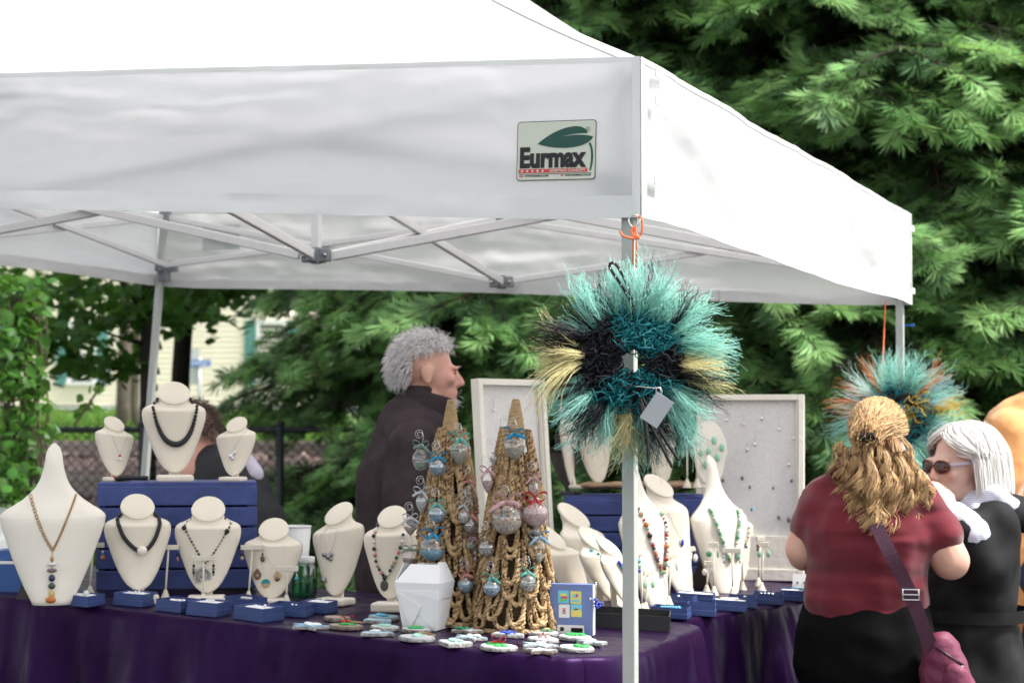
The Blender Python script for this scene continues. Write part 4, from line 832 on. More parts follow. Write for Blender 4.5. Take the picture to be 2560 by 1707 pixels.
P = tp(704*K-35, 1378*K); P = P+np.array([-.02, .1, 0]); P[2] = tabz(P[0]); jr = thing('glass_jar', 'green glass jar behind the blue boxes', 'jar', P)
MB().lathe([(.03, .002), (.034, .006), (.034, .075), (.03, .085), (.026, .088)], n=20).build('glass', glassmat('green_glass', (.25, .62, .38), 1.5, .9), jr); MB().lathe([(.027, .088), (.028, .09), (.028, .104), (.0001, .106)], n=20).build('lid', M_wht, jr)
P = P+np.array([-.07, .08, 0]); cpp = thing('paper_cup', 'white paper cup behind the wooden drop bust', 'cup', P)
MB().lathe([(.028, .001), (.042, .178), (.039, .178), (.026, .006)], n=24).build('cup_wall', M_wht, cpp); MB().tube([(.042*math.cos(q*math.pi/12), .042*math.sin(q*math.pi/12), .178) for q in range(24)], .0022, 6, closed=True).build('rolled_rim', M_wht, cpp)
P = tp(20, 1486); P = P+np.array([0, .14, 0]); P[2] = tabz(P[0]); bx = thing('gift_box', 'large blue lidded box with a pale letter at the left end', 'jewelry box', P, R(18))
bev(MB().box((-.04, 0, .035), (.22, .15, .07)).build('box_base', mat('bright_blue_card', (.03, .09, .28), .5), bx), .001); MB().box((-.04, .006, .0745), (.223, .153, .006)).build('white_rim', M_wht, bx)
lid = bev(MB().box((-.03, .03, .097), (.22, .15, .026), Matrix.Rotation(R(-6), 3, 'Y')).build('lid', mat('bright_blue_card', (.03, .09, .28), .5), bx), .001)
me = textmesh('S', .05, .001, fit=(.025, .02, .047, .048), thick=.0008); me.materials.append(M_wht); o = obj('letter', me, bx); o.rotation_euler.x = R(90); o.location = (0, -.0762, 0)
# ================================================================== rope trees
M_rope = mat('manila_rope', (.64, .45, .25), .85, noise=(60, .35, (.36, .22, .10), 6), bump=(250, .5)); island_vary(M_rope, .14)
M_twine = mat('jute_twine', (.54, .38, .20), .85, noise=(80, .3, None), bump=(300, .5))
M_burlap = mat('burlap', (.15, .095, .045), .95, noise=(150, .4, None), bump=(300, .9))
def rope(mb, pts, rad, pitch=3.2, sides=4, step=None):
    step = step or rad*1.1; P = np.array(pts, float)
    L = np.concatenate([[0], np.cumsum(np.linalg.norm(np.diff(P, axis=0), axis=1))]); n = max(6, int(L[-1]/step)); s = np.linspace(0, L[-1], n)
    Q = np.stack([np.interp(s, L, P[:, k]) for k in range(3)], 1); T_ = np.gradient(Q, axis=0); T_ /= np.linalg.norm(T_, axis=1, keepdims=True)+1e-9
    u = np.cross(T_[0], [0, 0, 1.]); u = u if np.linalg.norm(u) > .1 else np.array([1., 0, 0]); U = []
    for t in T_:
        u = u-t*(u@t); u = u/(np.linalg.norm(u)+1e-9); U.append(u)
    U = np.array(U); B = np.cross(T_, U); S_ = []
    for k in range(3):
        a = s/(rad*pitch)*1.0*2*math.pi/1.6 + k*2*math.pi/3
        S_.append(Q + (U*np.cos(a)[:, None]+B*np.sin(a)[:, None])*rad*.5)
    return strands(mb, np.array(S_), rad*.58, sides)
def rope_tree(label, xa, ya, xb, yb, hw, seed, rz=0., extra=0.):
    P = tp(xb, yb); P = P+np.array([-math.sin(0)*0, extra, 0]); P[2] = tabz(P[0]); u = dep(P)/FPX; H = (yb-ya)*u*.985; Rb = hw*u*.90; rr = random.Random(seed)
    t = thing('rope_tree', label, 'rope tree', P, rz, 'rope cone trees')
    ln = (xa-xb)*u
    def cone(a, z, off=0.):
        q = z/H; q = min(max(q, 0.), 1.); r = Rb*(1-q)**.88*.97+.012*(1-q)+.004 + off; return (ln*q + r*math.cos(a), r*math.sin(a), z)
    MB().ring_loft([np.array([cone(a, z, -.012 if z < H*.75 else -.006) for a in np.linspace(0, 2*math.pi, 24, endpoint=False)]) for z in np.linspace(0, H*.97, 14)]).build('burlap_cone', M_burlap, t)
    # twine wrapped tip
    mb = MB(); pts = []
    for i in range(760):
        q = i/760; a = i*.21*2.4; z = H*(.855+.145*q)+.002*math.sin(a*.37); pts.append(cone(a, z, .002+.002*math.sin(a*1.3)**2))
    mb.tube(pts, .0017, 5).build('twine_wrap', M_twine, t)
    rg = []
    for z in np.linspace(H*.845, H*.995, 8): rg.append(np.array([cone(a, z, -.0005) for a in np.linspace(0, 2*math.pi, 14, endpoint=False)]))
    MB().ring_loft(rg).build('tip', M_twine, t)
    # hanging rope loops, row over row
    RR = .0068
    rows = [(.865, .40, 7), (.865, .27, 7), (.77, .25, 7), (.67, .23, 8), (.575, .21, 9), (.485, .20, 9), (.40, .18, 10), (.32, .165, 10), (.24, .15, 11), (.165, .13, 11), (.105, .093, 11)]
    for ri, (zt, ln_, cnt) in enumerate(rows):
        a0 = rr.random()*6
        for i in range(cnt):
            a = a0+i*2*math.pi/cnt + rr.uniform(-.1, .1); da = 2*math.pi/cnt*rr.uniform(.75, 1.0); top = H*(zt+rr.uniform(-.015, .015)); bot = H*max(.012, zt-ln_*rr.uniform(.75, 1.12)); lean = rr.uniform(-.14, .14)
            off = .004 + .004*(len(rows)-ri)/len(rows)+rr.uniform(0, .010); pts = []
            for k in range(23):
                q = k/22*2-1; zz = bot+(top-bot)*abs(q)**2.0; aa = a+lean*(1-abs(q)) + da*.5*(abs(q)**.6)*(1 if q > 0 else -1)*(1-.25*abs(q)); tk = 1-abs(q)**3
                pts.append(cone(aa, zz, off+.005*tk))
            m_ = MB(); rope(m_, pts, RR); m_.build('rope_loop', M_rope, t)
    mb = MB(); rope(mb, [cone(a, .006, .006) for a in np.linspace(0, 2*math.pi*.995, 40)], RR*1.05); mb.build('base_rope', M_rope, t)
    return t, P, u, H, cone
RT1 = rope_tree('left rope tree partly behind the white carton', 1114, 996, 1106, 1562, 78, 3, .4, .03)
RT2 = rope_tree('right rope tree of knotted manila loops beside the blue picture box', 1271, 996, 1266, 1580, 90, 5, 1.1, .05)
# ---- glass baubles
M_glass = glassmat('clear_glass', (1, 1, 1), 1.5, .98); M_irid = glassmat('iridescent_glass', (.90, .96, 1.0), 1.9, .95)
M_cap = mat('bauble_cap', (.7, .7, .68), .3, metal=.9)
RIB = dict(aqua=(.20, .62, .56), blue=(.03, .40, .66), white=(.76, .76, .80), peach=(.80, .36, .30), pink=(.76, .48, .50), red=(.72, .05, .06), tan=(.50, .34, .19), ltblue=(.38, .58, .74), sage=(.28, .42, .36), mauve=(.45, .25, .28))
def ribm(c): return translucent(mat('ribbon_'+c, RIB[c], .45, spec=.4, sheen=.3), .3, RIB[c])
def bow(mb, c, s, rz, rnd, thin=1.):
    """two loops, two tails and a knot; ribbon bands with thickness"""
    X = Vector((math.cos(rz), math.sin(rz), 0)); Y = Vector((-math.sin(rz), math.cos(rz), 0)); Z = Vector((0, 0, 1)); c = Vector(c); w_ = s*.30*thin
    def band(path, nrm):
        G_ = []
        for p, wv in path: G_.append([tuple(c+p+wv*w_*.5), tuple(c+p-wv*w_*.5)])
        A = np.array(G_); e = np.array([0, -.0009, .0004]); k = len(A)
        ring = [np.array([A[i, 0], A[i, 1], A[i, 1]+e, A[i, 0]+e]) for i in range(k)]
        mb.ring_loft(ring, True, True, True)
    for sx in (-1, 1):
        tl = rnd.uniform(.1, .5); pa = []
        for k in range(13):
            q = k/12*2*math.pi; r_ = s*.5; p = X*sx*(r_*(1-math.cos(q)))*1.0 + Z*(math.sin(q)*r_*.72 + (tl+.25)*r_*(1-math.cos(q))*.6) - Y*(.2*s*math.sin(q*.5))
            pa.append((p, (Z*.55 - Y*.8).normalized()))
        band(pa, Y)
        ang = rnd.uniform(-1.1, -.35); pa = []; L_ = s*rnd.uniform(.9, 1.5)
        for k in range(6):
            q = k/5; p = X*sx*L_*q*math.cos(ang) + Z*(L_*q*math.sin(ang)+.12*s*math.sin(q*3)) - Y*(.25*s*math.sin(q*2.5)); pa.append((p, (Z*.8+X*.4*sx-Y*.3).normalized()))
        band(pa, Y)
    mb.ell(tuple(c), (s*.17, s*.15, s*.16), 8, 6)
def bauble(label, xq, yq, r, kind, rib, fill='sand', tree=None, hook=True, sc=2.1, dd=0., irid=False):
    """xq,yq,r in the close-up's pixels"""
    X, Y = 950+xq/sc, 960+yq/sc; rp = r/sc
    T_, P, u, H, cone = tree; D = dep(P) - .02
    # depth: sit on the front of the cone at that height
    C0 = at(X, Y, D); zz = min(max(C0[2]-P[2], .02), H*.96); q = zz/H; rad = (math.hypot(*(np.array(cone(0, zz)[:2])-np.array([cone(0, zz)[0]-0, 0]))) if False else (cone(0, zz)[0]-cone(math.pi, zz)[0])/2)
    ax = at(X, Y, dep(P)); lx = (ax-P)@np.array([*XR, 0]); fr = math.sqrt(max(0, 1-min(1, abs(lx)/(rad+.01))**2)); D = dep(P) - rad*fr - .012 - rp*u*.75 + dd
    C_ = Vector(at(X, Y, D)); rr = rp*D/FPX*1.1; rnd = random.Random(int(xq*7+yq)); rz = facecam(C_)
    t = thing('glass_ornament', label, 'ornament', C_, rz, 'glass ornaments on the rope trees'); gm = M_irid if irid else M_glass
    if kind == 'ball': prof = [(math.sin(a)*rr, -math.cos(a)*rr) for a in np.linspace(.02, math.pi-.32, 15)]
    elif kind == 'pudding': prof = [(.001, -rr*1.15), (rr*.25, -rr*1.1), (rr*.6, -rr*.6), (rr*.92, -.05*rr), (rr, .2*rr), (rr*.9, .5*rr), (rr*.55, .8*rr), (rr*.28, .95*rr)]
    elif kind == 'bulb': prof = [(.001, -rr*1.75), (rr*.3, -rr*1.45), (rr*.75, -rr*.6), (rr, .2*rr), (rr*.88, .8*rr), (rr*.5, 1.3*rr), (rr*.38, 1.6*rr)]
    elif kind == 'egg': prof = [(.001, -rr*1.3), (rr*.6, -rr*1.1), (rr, -rr*.35), (rr*.95, .4*rr), (rr*.6, 1.0*rr), (rr*.3, 1.4*rr)]
    else: prof = [(.001, -rr*1.2), (rr*.35, -rr*.95), (rr*.8, -rr*.3), (rr*1.0, .25*rr), (rr*.85, .65*rr), (rr*.35, .75*rr)]
    MB().lathe(prof, n=20).build('glass_shell', gm, t)
    top = prof[-1][1]; cr_ = max(prof[-1][0], rr*.24)
    MB().lathe([(cr_*1.08, top-.001), (cr_*1.1, top+.005), (cr_*.8, top+.007), (.0004, top+.0075)], n=12).build('cap', M_cap, t)
    FC = dict(sand=(.60, .58, .47), blue=(.30, .55, .72), white=(.78, .77, .75), pink=(.75, .52, .52), green=(.40, .52, .40), shells=(.62, .52, .42), glitter=(.45, .62, .75))[fill]
    fm = mat('fill_'+fill, FC, .85, noise=(220, .5, tuple(c*.55 for c in FC), 3), bump=(400, .8))
    lv = {'white': .9, 'glitter': .3, 'pink': .45}.get(fill, .05); pf = [(a*.955, b*.97) for a, b in prof if b < lv*rr]
    if len(pf) < 2: pf = [(a*.955, b*.97) for a, b in prof[:4]]
    MB().lathe(pf + [(pf[-1][0]*.6, pf[-1][1]+rr*.06), (.0004, pf[-1][1]+rr*.03)], n=18).build('filling', fm, t)
    sm = MB()
    for k in range(10 if fill in ('shells', 'sand', 'glitter', 'green') else 4):
        a = rnd.random()*6.3; q_ = rnd.random()**.5*pf[-1][0]*.8; o = obj('shell_chip', beadmesh(cm(rnd.choice(['white', 'pink', 'ltgreen', 'ltblue', 'tan', 'white']))), t); o.location = (q_*math.cos(a), q_*math.sin(a), pf[-1][1]+rr*.1*rnd.random()); s_ = rr*rnd.uniform(.08, .18); o.scale = (s_*1.5, s_*.7, s_*.6); o.rotation_euler = (rnd.random()*2, rnd.random()*2, rnd.random()*3)
    if rib:
        mb = MB(); bow(mb, (0, -rr*.25, top+.004), rr*(.80 if kind != 'bulb' else 1.15)+.003, rnd.uniform(-.25, .25), rnd); mb.build('ribbon_bow', ribm(rib), t)
    if hook:
        pts = []
        for k in range(34):
            q = k/33; a = 1.6*math.pi*2*q+1; r_ = .0115*(1-q*.72); pts.append((r_*math.cos(a)-.004, -.004, top+.030+r_*math.sin(a)))
        pts = [(.002, 0, top+.004), (.004, -.003, top+.014), (.0065, -.004, top+.024)] + pts
        MB().tube(pts, .0006, 5).build('wire_hook', M_silv, t)
A1 = [('long teardrop bauble with sage ribbon at the upper left of the left rope tree', 215, 395, 42, 'egg', 'sage', 'green'),
      ('heart-topped bauble with aqua bow at the upper right of the left rope tree', 418, 355, 56, 'pudding', 'aqua', 'sand'),
      ('small blue glitter ball with blue bow on the left rope tree', 303, 435, 43, 'ball', 'blue', 'glitter', True),
      ('white bulb shaped bauble with white bow at the left of the left rope tree', 220, 625, 30, 'bulb', 'white', 'white'),
      ('iridescent ball with aqua bow midway up the left rope tree', 300, 682, 43, 'ball', 'aqua', 'glitter', True),
      ('oval bauble with peach bow at the right side of the left rope tree', 465, 575, 38, 'egg', 'peach', 'shells'),
      ('heart bauble with white bow at the left edge above the cream bust', 160, 742, 40, 'heart', 'white', 'sand'),
      ('large ball of pale blue sand with blue bow above the white carton', 275, 862, 63, 'ball', 'blue', 'blue'),
      ('shell filled ball with sage ribbon behind the white carton', 155, 910, 36, 'ball', 'sage', 'shells'),
      ('egg shaped bauble with white bow on the right of the left rope tree', 440, 690, 30, 'egg', 'white', 'white'),
      ('clear ball with peach bow on the right of the left rope tree', 475, 742, 41, 'ball', 'peach', 'shells', True),
      ('small ball with mauve bow between the two rope trees', 476, 842, 27, 'ball', 'mauve', 'green'),
      ('low clear ball with peach bow at the foot of the left rope tree', 450, 1050, 41, 'ball', 'peach', 'glitter', True),
      ('tiny clear ball between the rope trees below the mauve bow', 500, 915, 22, 'ball', None, 'shells')]
A2 = [('heart-topped bauble with bright blue bow near the tip of the right rope tree', 705, 330, 56, 'pudding', 'blue', 'sand'),
      ('pink bulb bauble with pink bow at the left of the right rope tree', 565, 515, 30, 'bulb', 'pink', 'pink'),
      ('pink bulb bauble at the upper right edge of the right rope tree', 806, 545, 26, 'bulb', 'pink', 'pink'),
      ('largest ball with shells and pale pink bow on the right rope tree', 665, 705, 78, 'ball', 'pink', 'shells'),
      ('clear pinkish ball with red bow at the right edge of the right rope tree', 814, 678, 64, 'ball', 'red', 'pink'),
      ('clear ball with tan twine bow on the right rope tree', 560, 858, 44, 'ball', 'tan', 'shells', True),
      ('bottle bauble with light blue bow at the right edge of the right rope tree', 836, 872, 36, 'bulb', 'ltblue', 'sand'),
      ('low iridescent ball with aqua bow at the center of the right rope tree', 586, 1068, 43, 'ball', 'aqua', 'glitter', True),
      ('low clear ball with aqua ribbon at the right of the right rope tree', 776, 1042, 44, 'ball', 'aqua', 'shells', True),
      ('tiny clear ball under the red bow bauble', 818, 772, 24, 'ball', None, 'shells'),
      ('slim clear bulb at the upper left of the right rope tree', 595, 395, 17, 'bulb', None, 'white')]
for L_, tr_ in ((A1, RT1), (A2, RT2)):
    for q in L_: bauble(*q[:7], tree=tr_, irid=len(q) > 7)
# ---- white takeout carton
CB = tp(1062, 1571); u_ = dep(CB)/FPX; ct = thing('takeout_carton', 'white folded paper takeout carton in front of the left rope tree', 'carton', CB, facecam(CB, -24))
M_ct = mat('white_carton', (.80, .80, .80), .4, spec=.4)
wb, wt, hh, db, dt = 88*u_, 122*u_, 118*u_, 70*u_, 96*u_
def fr_(z): q = z/hh; return (wb+(wt-wb)*q)/2, (db+(dt-db)*q)/2
x0, y0 = fr_(0); x1, y1 = fr_(hh); x2, y2 = x1*.80, y1*.80; h2 = hh+44*u_
th_ = .0015
def panel(P4, name='panel'):
    P4 = np.array(P4, float); n_ = np.cross(P4[1]-P4[0], P4[2]-P4[0]); n_ /= np.linalg.norm(n_); k = len(P4)
    V = np.concatenate([P4, P4-n_*th_]); F = [tuple(range(k)), tuple(range(k, 2*k))[::-1]]+[(i, i+k, (i+1) % k+k, (i+1) % k) for i in range(k)]
    return MB().add(V, F).build(name, M_ct, ct)
panel([(-x0, -y0, 0), (x0, -y0, 0), (x1, -y1, hh), (-x1, -y1, hh)], 'front_panel'); panel([(x0, -y0, 0), (x0, y0, 0), (x1, y1, hh), (x1, -y1, hh)], 'side_panel'); panel([(x0, y0, 0), (-x0, y0, 0), (-x1, y1, hh), (x1, y1, hh)], 'back_panel'); panel([(-x0, y0, 0), (-x0, -y0, 0), (-x1, -y1, hh), (-x1, y1, hh)], 'side_panel'); panel([(-x0, y0, .001), (x0, y0, .001), (x0, -y0, .001), (-x0, -y0, .001)], 'bottom_panel')
panel([(-x1*.99, -y1, hh), (x1*.99, -y1, hh), (x2*1.02, -y2*.55, h2), (-x2*.62, -y2*.5, h2)], 'top_flap'); panel([(x1*.99, y1, hh), (-x1*.99, y1, hh), (-x2*.6, y2*.5, h2), (x2*.6, y2*.5, h2)], 'top_flap')
panel([(x1, -y1*.98, hh), (x1, y1*.98, hh), (x1*.78, y1*.45, h2+.004), (x1*.72, -y1*.35, h2+.006)], 'side_flap'); panel([(-x1, y1*.98, hh), (-x1, -y1*.98, hh), (-x1*.86, -y1*.3, h2+.001), (-x1*.86, y1*.4, h2)], 'side_flap')
zf = hh*.84; xa, ya = fr_(zf); xb, yb = fr_(hh*.0)
panel([(-xa*.99, -ya-.0022, zf), (xb*.92, -yb-.0022, .002), (xa*.99, -ya-.0022, zf*.80), (xa*.99, -ya-.0022, zf)], 'folded_gusset')
panel([(-fr_(zf*.98)[0]*.99, -fr_(zf*.98)[1]-.0042, zf*.98), (-xb*.5, -yb-.0042, .003), (fr_(zf*.62)[0]*.2, -fr_(zf*.62)[1]-.0042, zf*.60)], 'folded_gusset')
xq_, yq_ = fr_(hh*.66)
MB().tube([(xq_*.6, -yq_-.003, hh*.66), (xq_+.002, -yq_-.002, hh*.655), (xq_+.0025, 0, hh*.66), (xq_+.012, yq_*.4, hh*.668)], .0007, 5).build('wire_handle', M_silv, ct)
# ---- painted driftwood / plaster ornaments lying on the cloth
M_plas = mat('plaster_edge', (.44, .43, .42), .8, noise=(60, .5, (.20, .19, .18), 6), bump=(150, .9)); M_bark = mat('bark_edge', (.30, .25, .21), .9, noise=(60, .5, (.12, .09, .07), 6), bump=(150, 1))
TOPC = dict(blue=(.26, .50, .70), grey=(.50, .52, .54), white=(.70, .72, .72), bluegreen=(.25, .42, .46), ltblue=(.48, .66, .78), brown=(.36, .28, .22), pale=(.58, .62, .58))
GLC = dict(green=(.04, .33, .08), lt=(.36, .62, .50), dk=(.03, .20, .10), white=(.72, .74, .72), cobalt=(.05, .10, .50), blue=(.10, .42, .62))
def lying(label, xq, yq, hw, shape, top, glass=None, rib=None, edge='plaster', cord=False, h=.009):
    X, Y = 700+xq/2.352, 1480+yq/2.352; P = tp(X, Y-4); u = dep(P)/FPX; r = hw/2.352*u*.98; rnd = random.Random(int(xq)); rz = rnd.uniform(-.4, .4) + facecam(P)
    t = thing('sea_glass_ornament', label, 'ornament', P, rz, 'ornaments lying on the cloth'); t.rotation_euler = (0, math.atan(TILT), rz)
    if shape == 'disc': poly = [(r*math.cos(a)*(1+.02*math.sin(5*a)), r*.95*math.sin(a)) for a in np.linspace(0, 2*math.pi, 26, endpoint=False)]
    elif shape == 'star': poly = [((r*1.04 if k % 2 == 0 else r*.45)*math.sin(k*math.pi/5+.2), (r*1.04 if k % 2 == 0 else r*.45)*math.cos(k*math.pi/5+.2)) for k in range(10)][::-1]
    elif shape == 'fish': poly = [(-r, -.1*r), (-r*.75, -.35*r), (r*.35, -.45*r), (r*.7, -.12*r), (r, -.4*r), (r*.92, .35*r), (r*.65, .15*r), (r*.2, .45*r), (-r*.6, .42*r)]
    elif shape == 'heart': poly = [(r*.97*math.sin(a)**3, r*(.8*math.cos(a)-.32*math.cos(2*a)-.12*math.cos(3*a))) for a in np.linspace(0, 2*math.pi, 24, endpoint=False)][::-1]
    else: poly = [(-r, -.45*r), (r, -.4*r), (r*.95, .4*r), (-r*.8, .5*r)]
    em = M_plas if edge == 'plaster' else M_bark
    bev(MB().prism(poly, .0005, h).build('slab', em, t), .0022, 2)
    tm = mat('face_'+top, tuple(c*.78 for c in TOPC[top]), .6, noise=(50, .35, tuple(min(1, c*1.05) for c in TOPC[top]), 5), bump=(90, .5))
    MB().prism([(a*.93, b*.93) for a, b in poly], h-.001, h+.0012).build('painted_face', tm, t)
    if glass:
        for k in range(2 if glass == 'white' else 7 if glass == 'green' else 4 if glass != 'cobalt' else 16):
            a = rnd.random()*6.3; q = r*rnd.uniform(.05, .55) if k else 0; s_ = r*rnd.uniform(.16, .34)*(1.1 if glass != 'cobalt' else .35)
            o = obj('sea_glass_piece', MESHC.setdefault('sg'+glass, MB().ell((0, 0, 0), (1, 1, 1), 7, 4).mesh('sea_glass_piece', mat('glass_'+glass, GLC[glass], .35, spec=.4))), t); o.location = (q*math.cos(a), q*math.sin(a)*.8, h+.003); o.scale = (s_, s_*rnd.uniform(.5, 1), .0042); o.rotation_euler = (rnd.uniform(-.2, .2), rnd.uniform(-.2, .2), rnd.random()*3)
    if rib: mb = MB(); bow(mb, (0, 0, h+.011), r*.42, rnd.uniform(-.3, .3)-0, rnd, .9); mb.build('ribbon_bow', ribm(rib), t)
    if cord: MB().tube([(r*.6+.016*math.cos(a)*(1.2), .011*math.sin(a), h+.004+.006*math.sin(a*.5)) for a in np.linspace(.3, 6.0, 22)], .0009, 5).build('twine_loop', M_twine, t)
LY = [('light blue painted star at the left end of the lying ornaments', 172, 225, 122, 'star', 'blue', 'white'),
      ('brownish disc behind the red bow disc', 335, 178, 82, 'disc', 'brown', None, None, 'bark'),
      ('round plaque with green glass and red bow left of the carton', 385, 225, 108, 'disc', 'brown', 'green', 'red', 'bark', True),
      ('blue green disc lying farthest back beside the carton', 608, 172, 96, 'disc', 'bluegreen', 'blue'),
      ('pale blue stick of driftwood behind the blue bow disc', 575, 193, 86, 'slab', 'ltblue', None),
      ('disc with a sheer blue bow left of the carton', 615, 232, 88, 'disc', 'pale', 'lt', 'ltblue'),
      ('light blue fish plaque at the front edge left of the carton', 565, 268, 106, 'fish', 'ltblue', 'white'),
      ('disc with deep green glass just below the carton', 800, 247, 92, 'disc', 'grey', 'green', None, 'bark'),
      ('pale disc with large mint sea glass at the front edge', 803, 293, 110, 'disc', 'grey', 'lt', None, 'plaster', True),
      ('grey heart plaque right of the mint sea glass disc', 1022, 325, 112, 'heart', 'grey', 'lt'),
      ('pale blue star lying behind the red bow wreath disc', 1115, 293, 108, 'star', 'ltblue', 'white'),
      ('weathered star below the right rope tree', 1095, 250, 104, 'star', 'grey', 'dk', None, 'bark'),
      ('cobalt beaded plaque below the right rope tree', 1340, 275, 100, 'slab', 'grey', 'cobalt'),
      ('white disc with green glass wreath and red bow at the front edge', 1285, 348, 114, 'disc', 'white', 'green', 'red'),
      ('disc with one dark green glass pebble before the blue picture box', 1535, 262, 104, 'disc', 'pale', 'dk'),
      ('disc with pale peach bow before the blue picture box', 1545, 303, 96, 'disc', 'grey', 'white', 'peach'),
      ('blue grey star behind the bark edged star', 1520, 338, 120, 'star', 'ltblue', 'white'),
      ('bark edged star hanging over the cloth edge', 1532, 370, 112, 'star', 'grey', None, None, 'bark'),
      ('white disc with green sea glass nearest the wreath pole edge', 1742, 354, 108, 'disc', 'white', 'green'),
      ('white disc with green sea glass right below the picture box', 1735, 290, 104, 'disc', 'white', 'green'),
      ('pale blue star beside the wreath pole', 1835, 322, 98, 'star', 'ltblue', 'white')]
for q in LY: lying(*q)
# ================================================================== netting wreaths
def wreath(label, C_, Rm, rz, palette, seed, tag_=True, inner=None, n_t=2600, hole=.17):
    """fringe of frayed net strands round a knotted ring; palette(angle)->list of (colour name, weight)"""
    g = np.random.default_rng(seed); t = thing('net_wreath', label, 'wreath', C_, rz); cols = {}
    nc = 110
    for i in range(nc):
        a = (i+g.random())*2*math.pi/nc; c = palette(a, g); cols.setdefault(c, []).append((a, g.normal(0, .16), g.uniform(.82, 1.06), g.normal(0, .07), g.uniform(.03, .075)))
    WM = dict(mint=(.36, .74, .63), black=(.012, .013, .016), yellow=(.80, .71, .36), teal=(.008, .17, .19), ltmint=(.62, .80, .72), orange=(.74, .22, .08), gold=(.72, .48, .08), ltblue=(.36, .64, .68))
    for c, A in cols.items():
        A = np.array(A); per = n_t//nc; Cl = np.repeat(A, per, 0); N_ = len(Cl); Kp = 11; q = np.linspace(0, 1, Kp)[None, :]
        L0 = Rm*(.34+.10*g.random((N_, 1))); L1 = Rm*Cl[:, 2:3]*g.uniform(.72, 1.06, (N_, 1))*np.where(g.random((N_, 1)) < .06, 1.1, 1.); r_ = L0+(L1-L0)*q
        ax = Cl[:, 0:1]+g.normal(0, 1, (N_, 1))*Cl[:, 4:5]*.6
        wig = np.cumsum(g.normal(0, 1, (N_, Kp)), 1)*.008+.010*np.sin(q*g.uniform(14, 30, (N_, 1))+g.uniform(0, 6, (N_, 1)))*(1.3*q)
        an = ax + Cl[:, 1:2]*q**1.4 + g.normal(0, 1, (N_, 1))*Cl[:, 4:5]*1.1*q + wig*q*(.4+q)
        dp_ = (Cl[:, 3:4]+g.normal(0, .045, (N_, 1)))*Rm*(q**.7)*1.6 + np.cumsum(g.normal(0, .0012, (N_, Kp)), 1) - .02*np.sin(q*3)
        droop = -.06*Rm*q**2*np.abs(np.cos(an))
        P_ = np.stack([r_*np.cos(an), dp_, r_*np.sin(an)+droop], -1)
        rad = .00064*(1-.4*q)*np.ones((N_, 1)); mb = MB(); strands(mb, P_, rad, 3)
        m_ = mat('net_'+c, WM[c], .5, spec=.35); island_vary(m_, .3) if not m_.get('iv') else None; m_['iv'] = 1
        mb.build('fringe', m_, t, 'stuff')
    # inner knotted ring of curly strands
    for c, a0, a1, n_ in inner:
        P_ = []
        for i in range(n_):
            a = R(g.uniform(a0, a1)); rc = Rm*g.uniform(hole, .50); ctr = np.array([rc*math.cos(a), g.uniform(-.035, .02), rc*math.sin(a)]); f1, f2, f3 = g.uniform(-1, 1, 3)
            tt = np.linspace(0, g.uniform(3, 7), 15); rr = Rm*g.uniform(.035, .085)
            P_.append(ctr+np.stack([rr*np.cos(tt+f1*3)+.006*np.sin(tt*2.3+f2), rr*.7*np.sin(tt*1.3+f2*3)-.01, rr*np.sin(tt+f1*3)*.9+.006*np.cos(tt*1.9+f3)], 1))
        mb = MB(); strands(mb, np.array(P_), .0013, 4); mb.build('knotted_ring', mat('net_'+c, WM[c], .5), t, 'stuff')
    rg = MB().tube([(Rm*.31*math.cos(a), .004, Rm*.31*math.sin(a)) for a in np.linspace(0, 2*math.pi, 30, endpoint=False)], .024, 8, closed=True).build('wire_core', mat('net_black', WM['black'], .5), t)
    return t
def wp1(a, g):
    d = math.degrees(a) % 360; x = g.random()
    if 62 < d < 112: return 'mint' if x < .96 else 'black'
    if 112 <= d < 150: return 'black' if x < .42 else 'mint'
    if 150 <= d < 162: return 'black' if x < .6 else 'yellow'
    if 162 <= d < 186: return 'yellow' if x < .85 else 'black'
    if 186 <= d < 200: return 'black' if x < .6 else 'mint'
    if 200 <= d < 222: return 'mint' if x < .7 else 'black'
    if 222 <= d < 252: return 'black' if x < .55 else 'mint'
    if 252 <= d < 270: return 'yellow' if x < .55 else 'mint'
    if 270 <= d < 290: return 'mint' if x < .8 else 'black'
    if 290 <= d < 312: return 'black' if x < .4 else 'mint'
    if 312 <= d < 332: return 'mint' if x < .8 else 'black'
    if d >= 332 and d < 345: return 'black' if x < .3 else 'mint'
    if d >= 345 or d < 6: return 'yellow' if x < .8 else 'mint'
    if 6 <= d < 18: return 'black' if x < .25 else 'mint'
    if 18 <= d < 32: return 'mint' if x < .85 else 'black'
    if 32 <= d < 42: return 'black' if x < .4 else 'mint'
    return 'mint' if x < .8 else 'black'
WD = 3.50; WC = Vector(at(1578, 905, WD)); WR = 258*WD/FPX
wz = facecam(WC)
w1 = wreath('mint, black and yellow fishing net wreath hanging on the front tent leg', WC, WR, wz, wp1, 11, inner=[('teal', 30, 115, 260), ('black', 115, 228, 420), ('teal', 225, 275, 130), ('teal', 285, 335, 120), ('black', 270, 290, 60), ('black', 338, 378, 110), ('teal', 375, 392, 40)], n_t=5060)
M_bc = mat('black_cord', (.012, .012, .013), .6)
def wl(qx, qy, dy=-.03): return ((qx-1578)*WD/FPX, dy, -(qy-905)*WD/FPX)
lp_ = [wl(1582, 770, -.05), wl(1565, 735, -.052), wl(1543, 700, -.05), wl(1526, 672, -.045), wl(1528, 662, -.045), wl(1538, 662, -.045), wl(1552, 682, -.05), wl(1568, 715, -.054), wl(1580, 755, -.052)]
mb = MB(); rope(mb, cr(lp_, 60), .0034, 2.6); mb.build('cord_loop', M_bc, w1)
fl = MB()
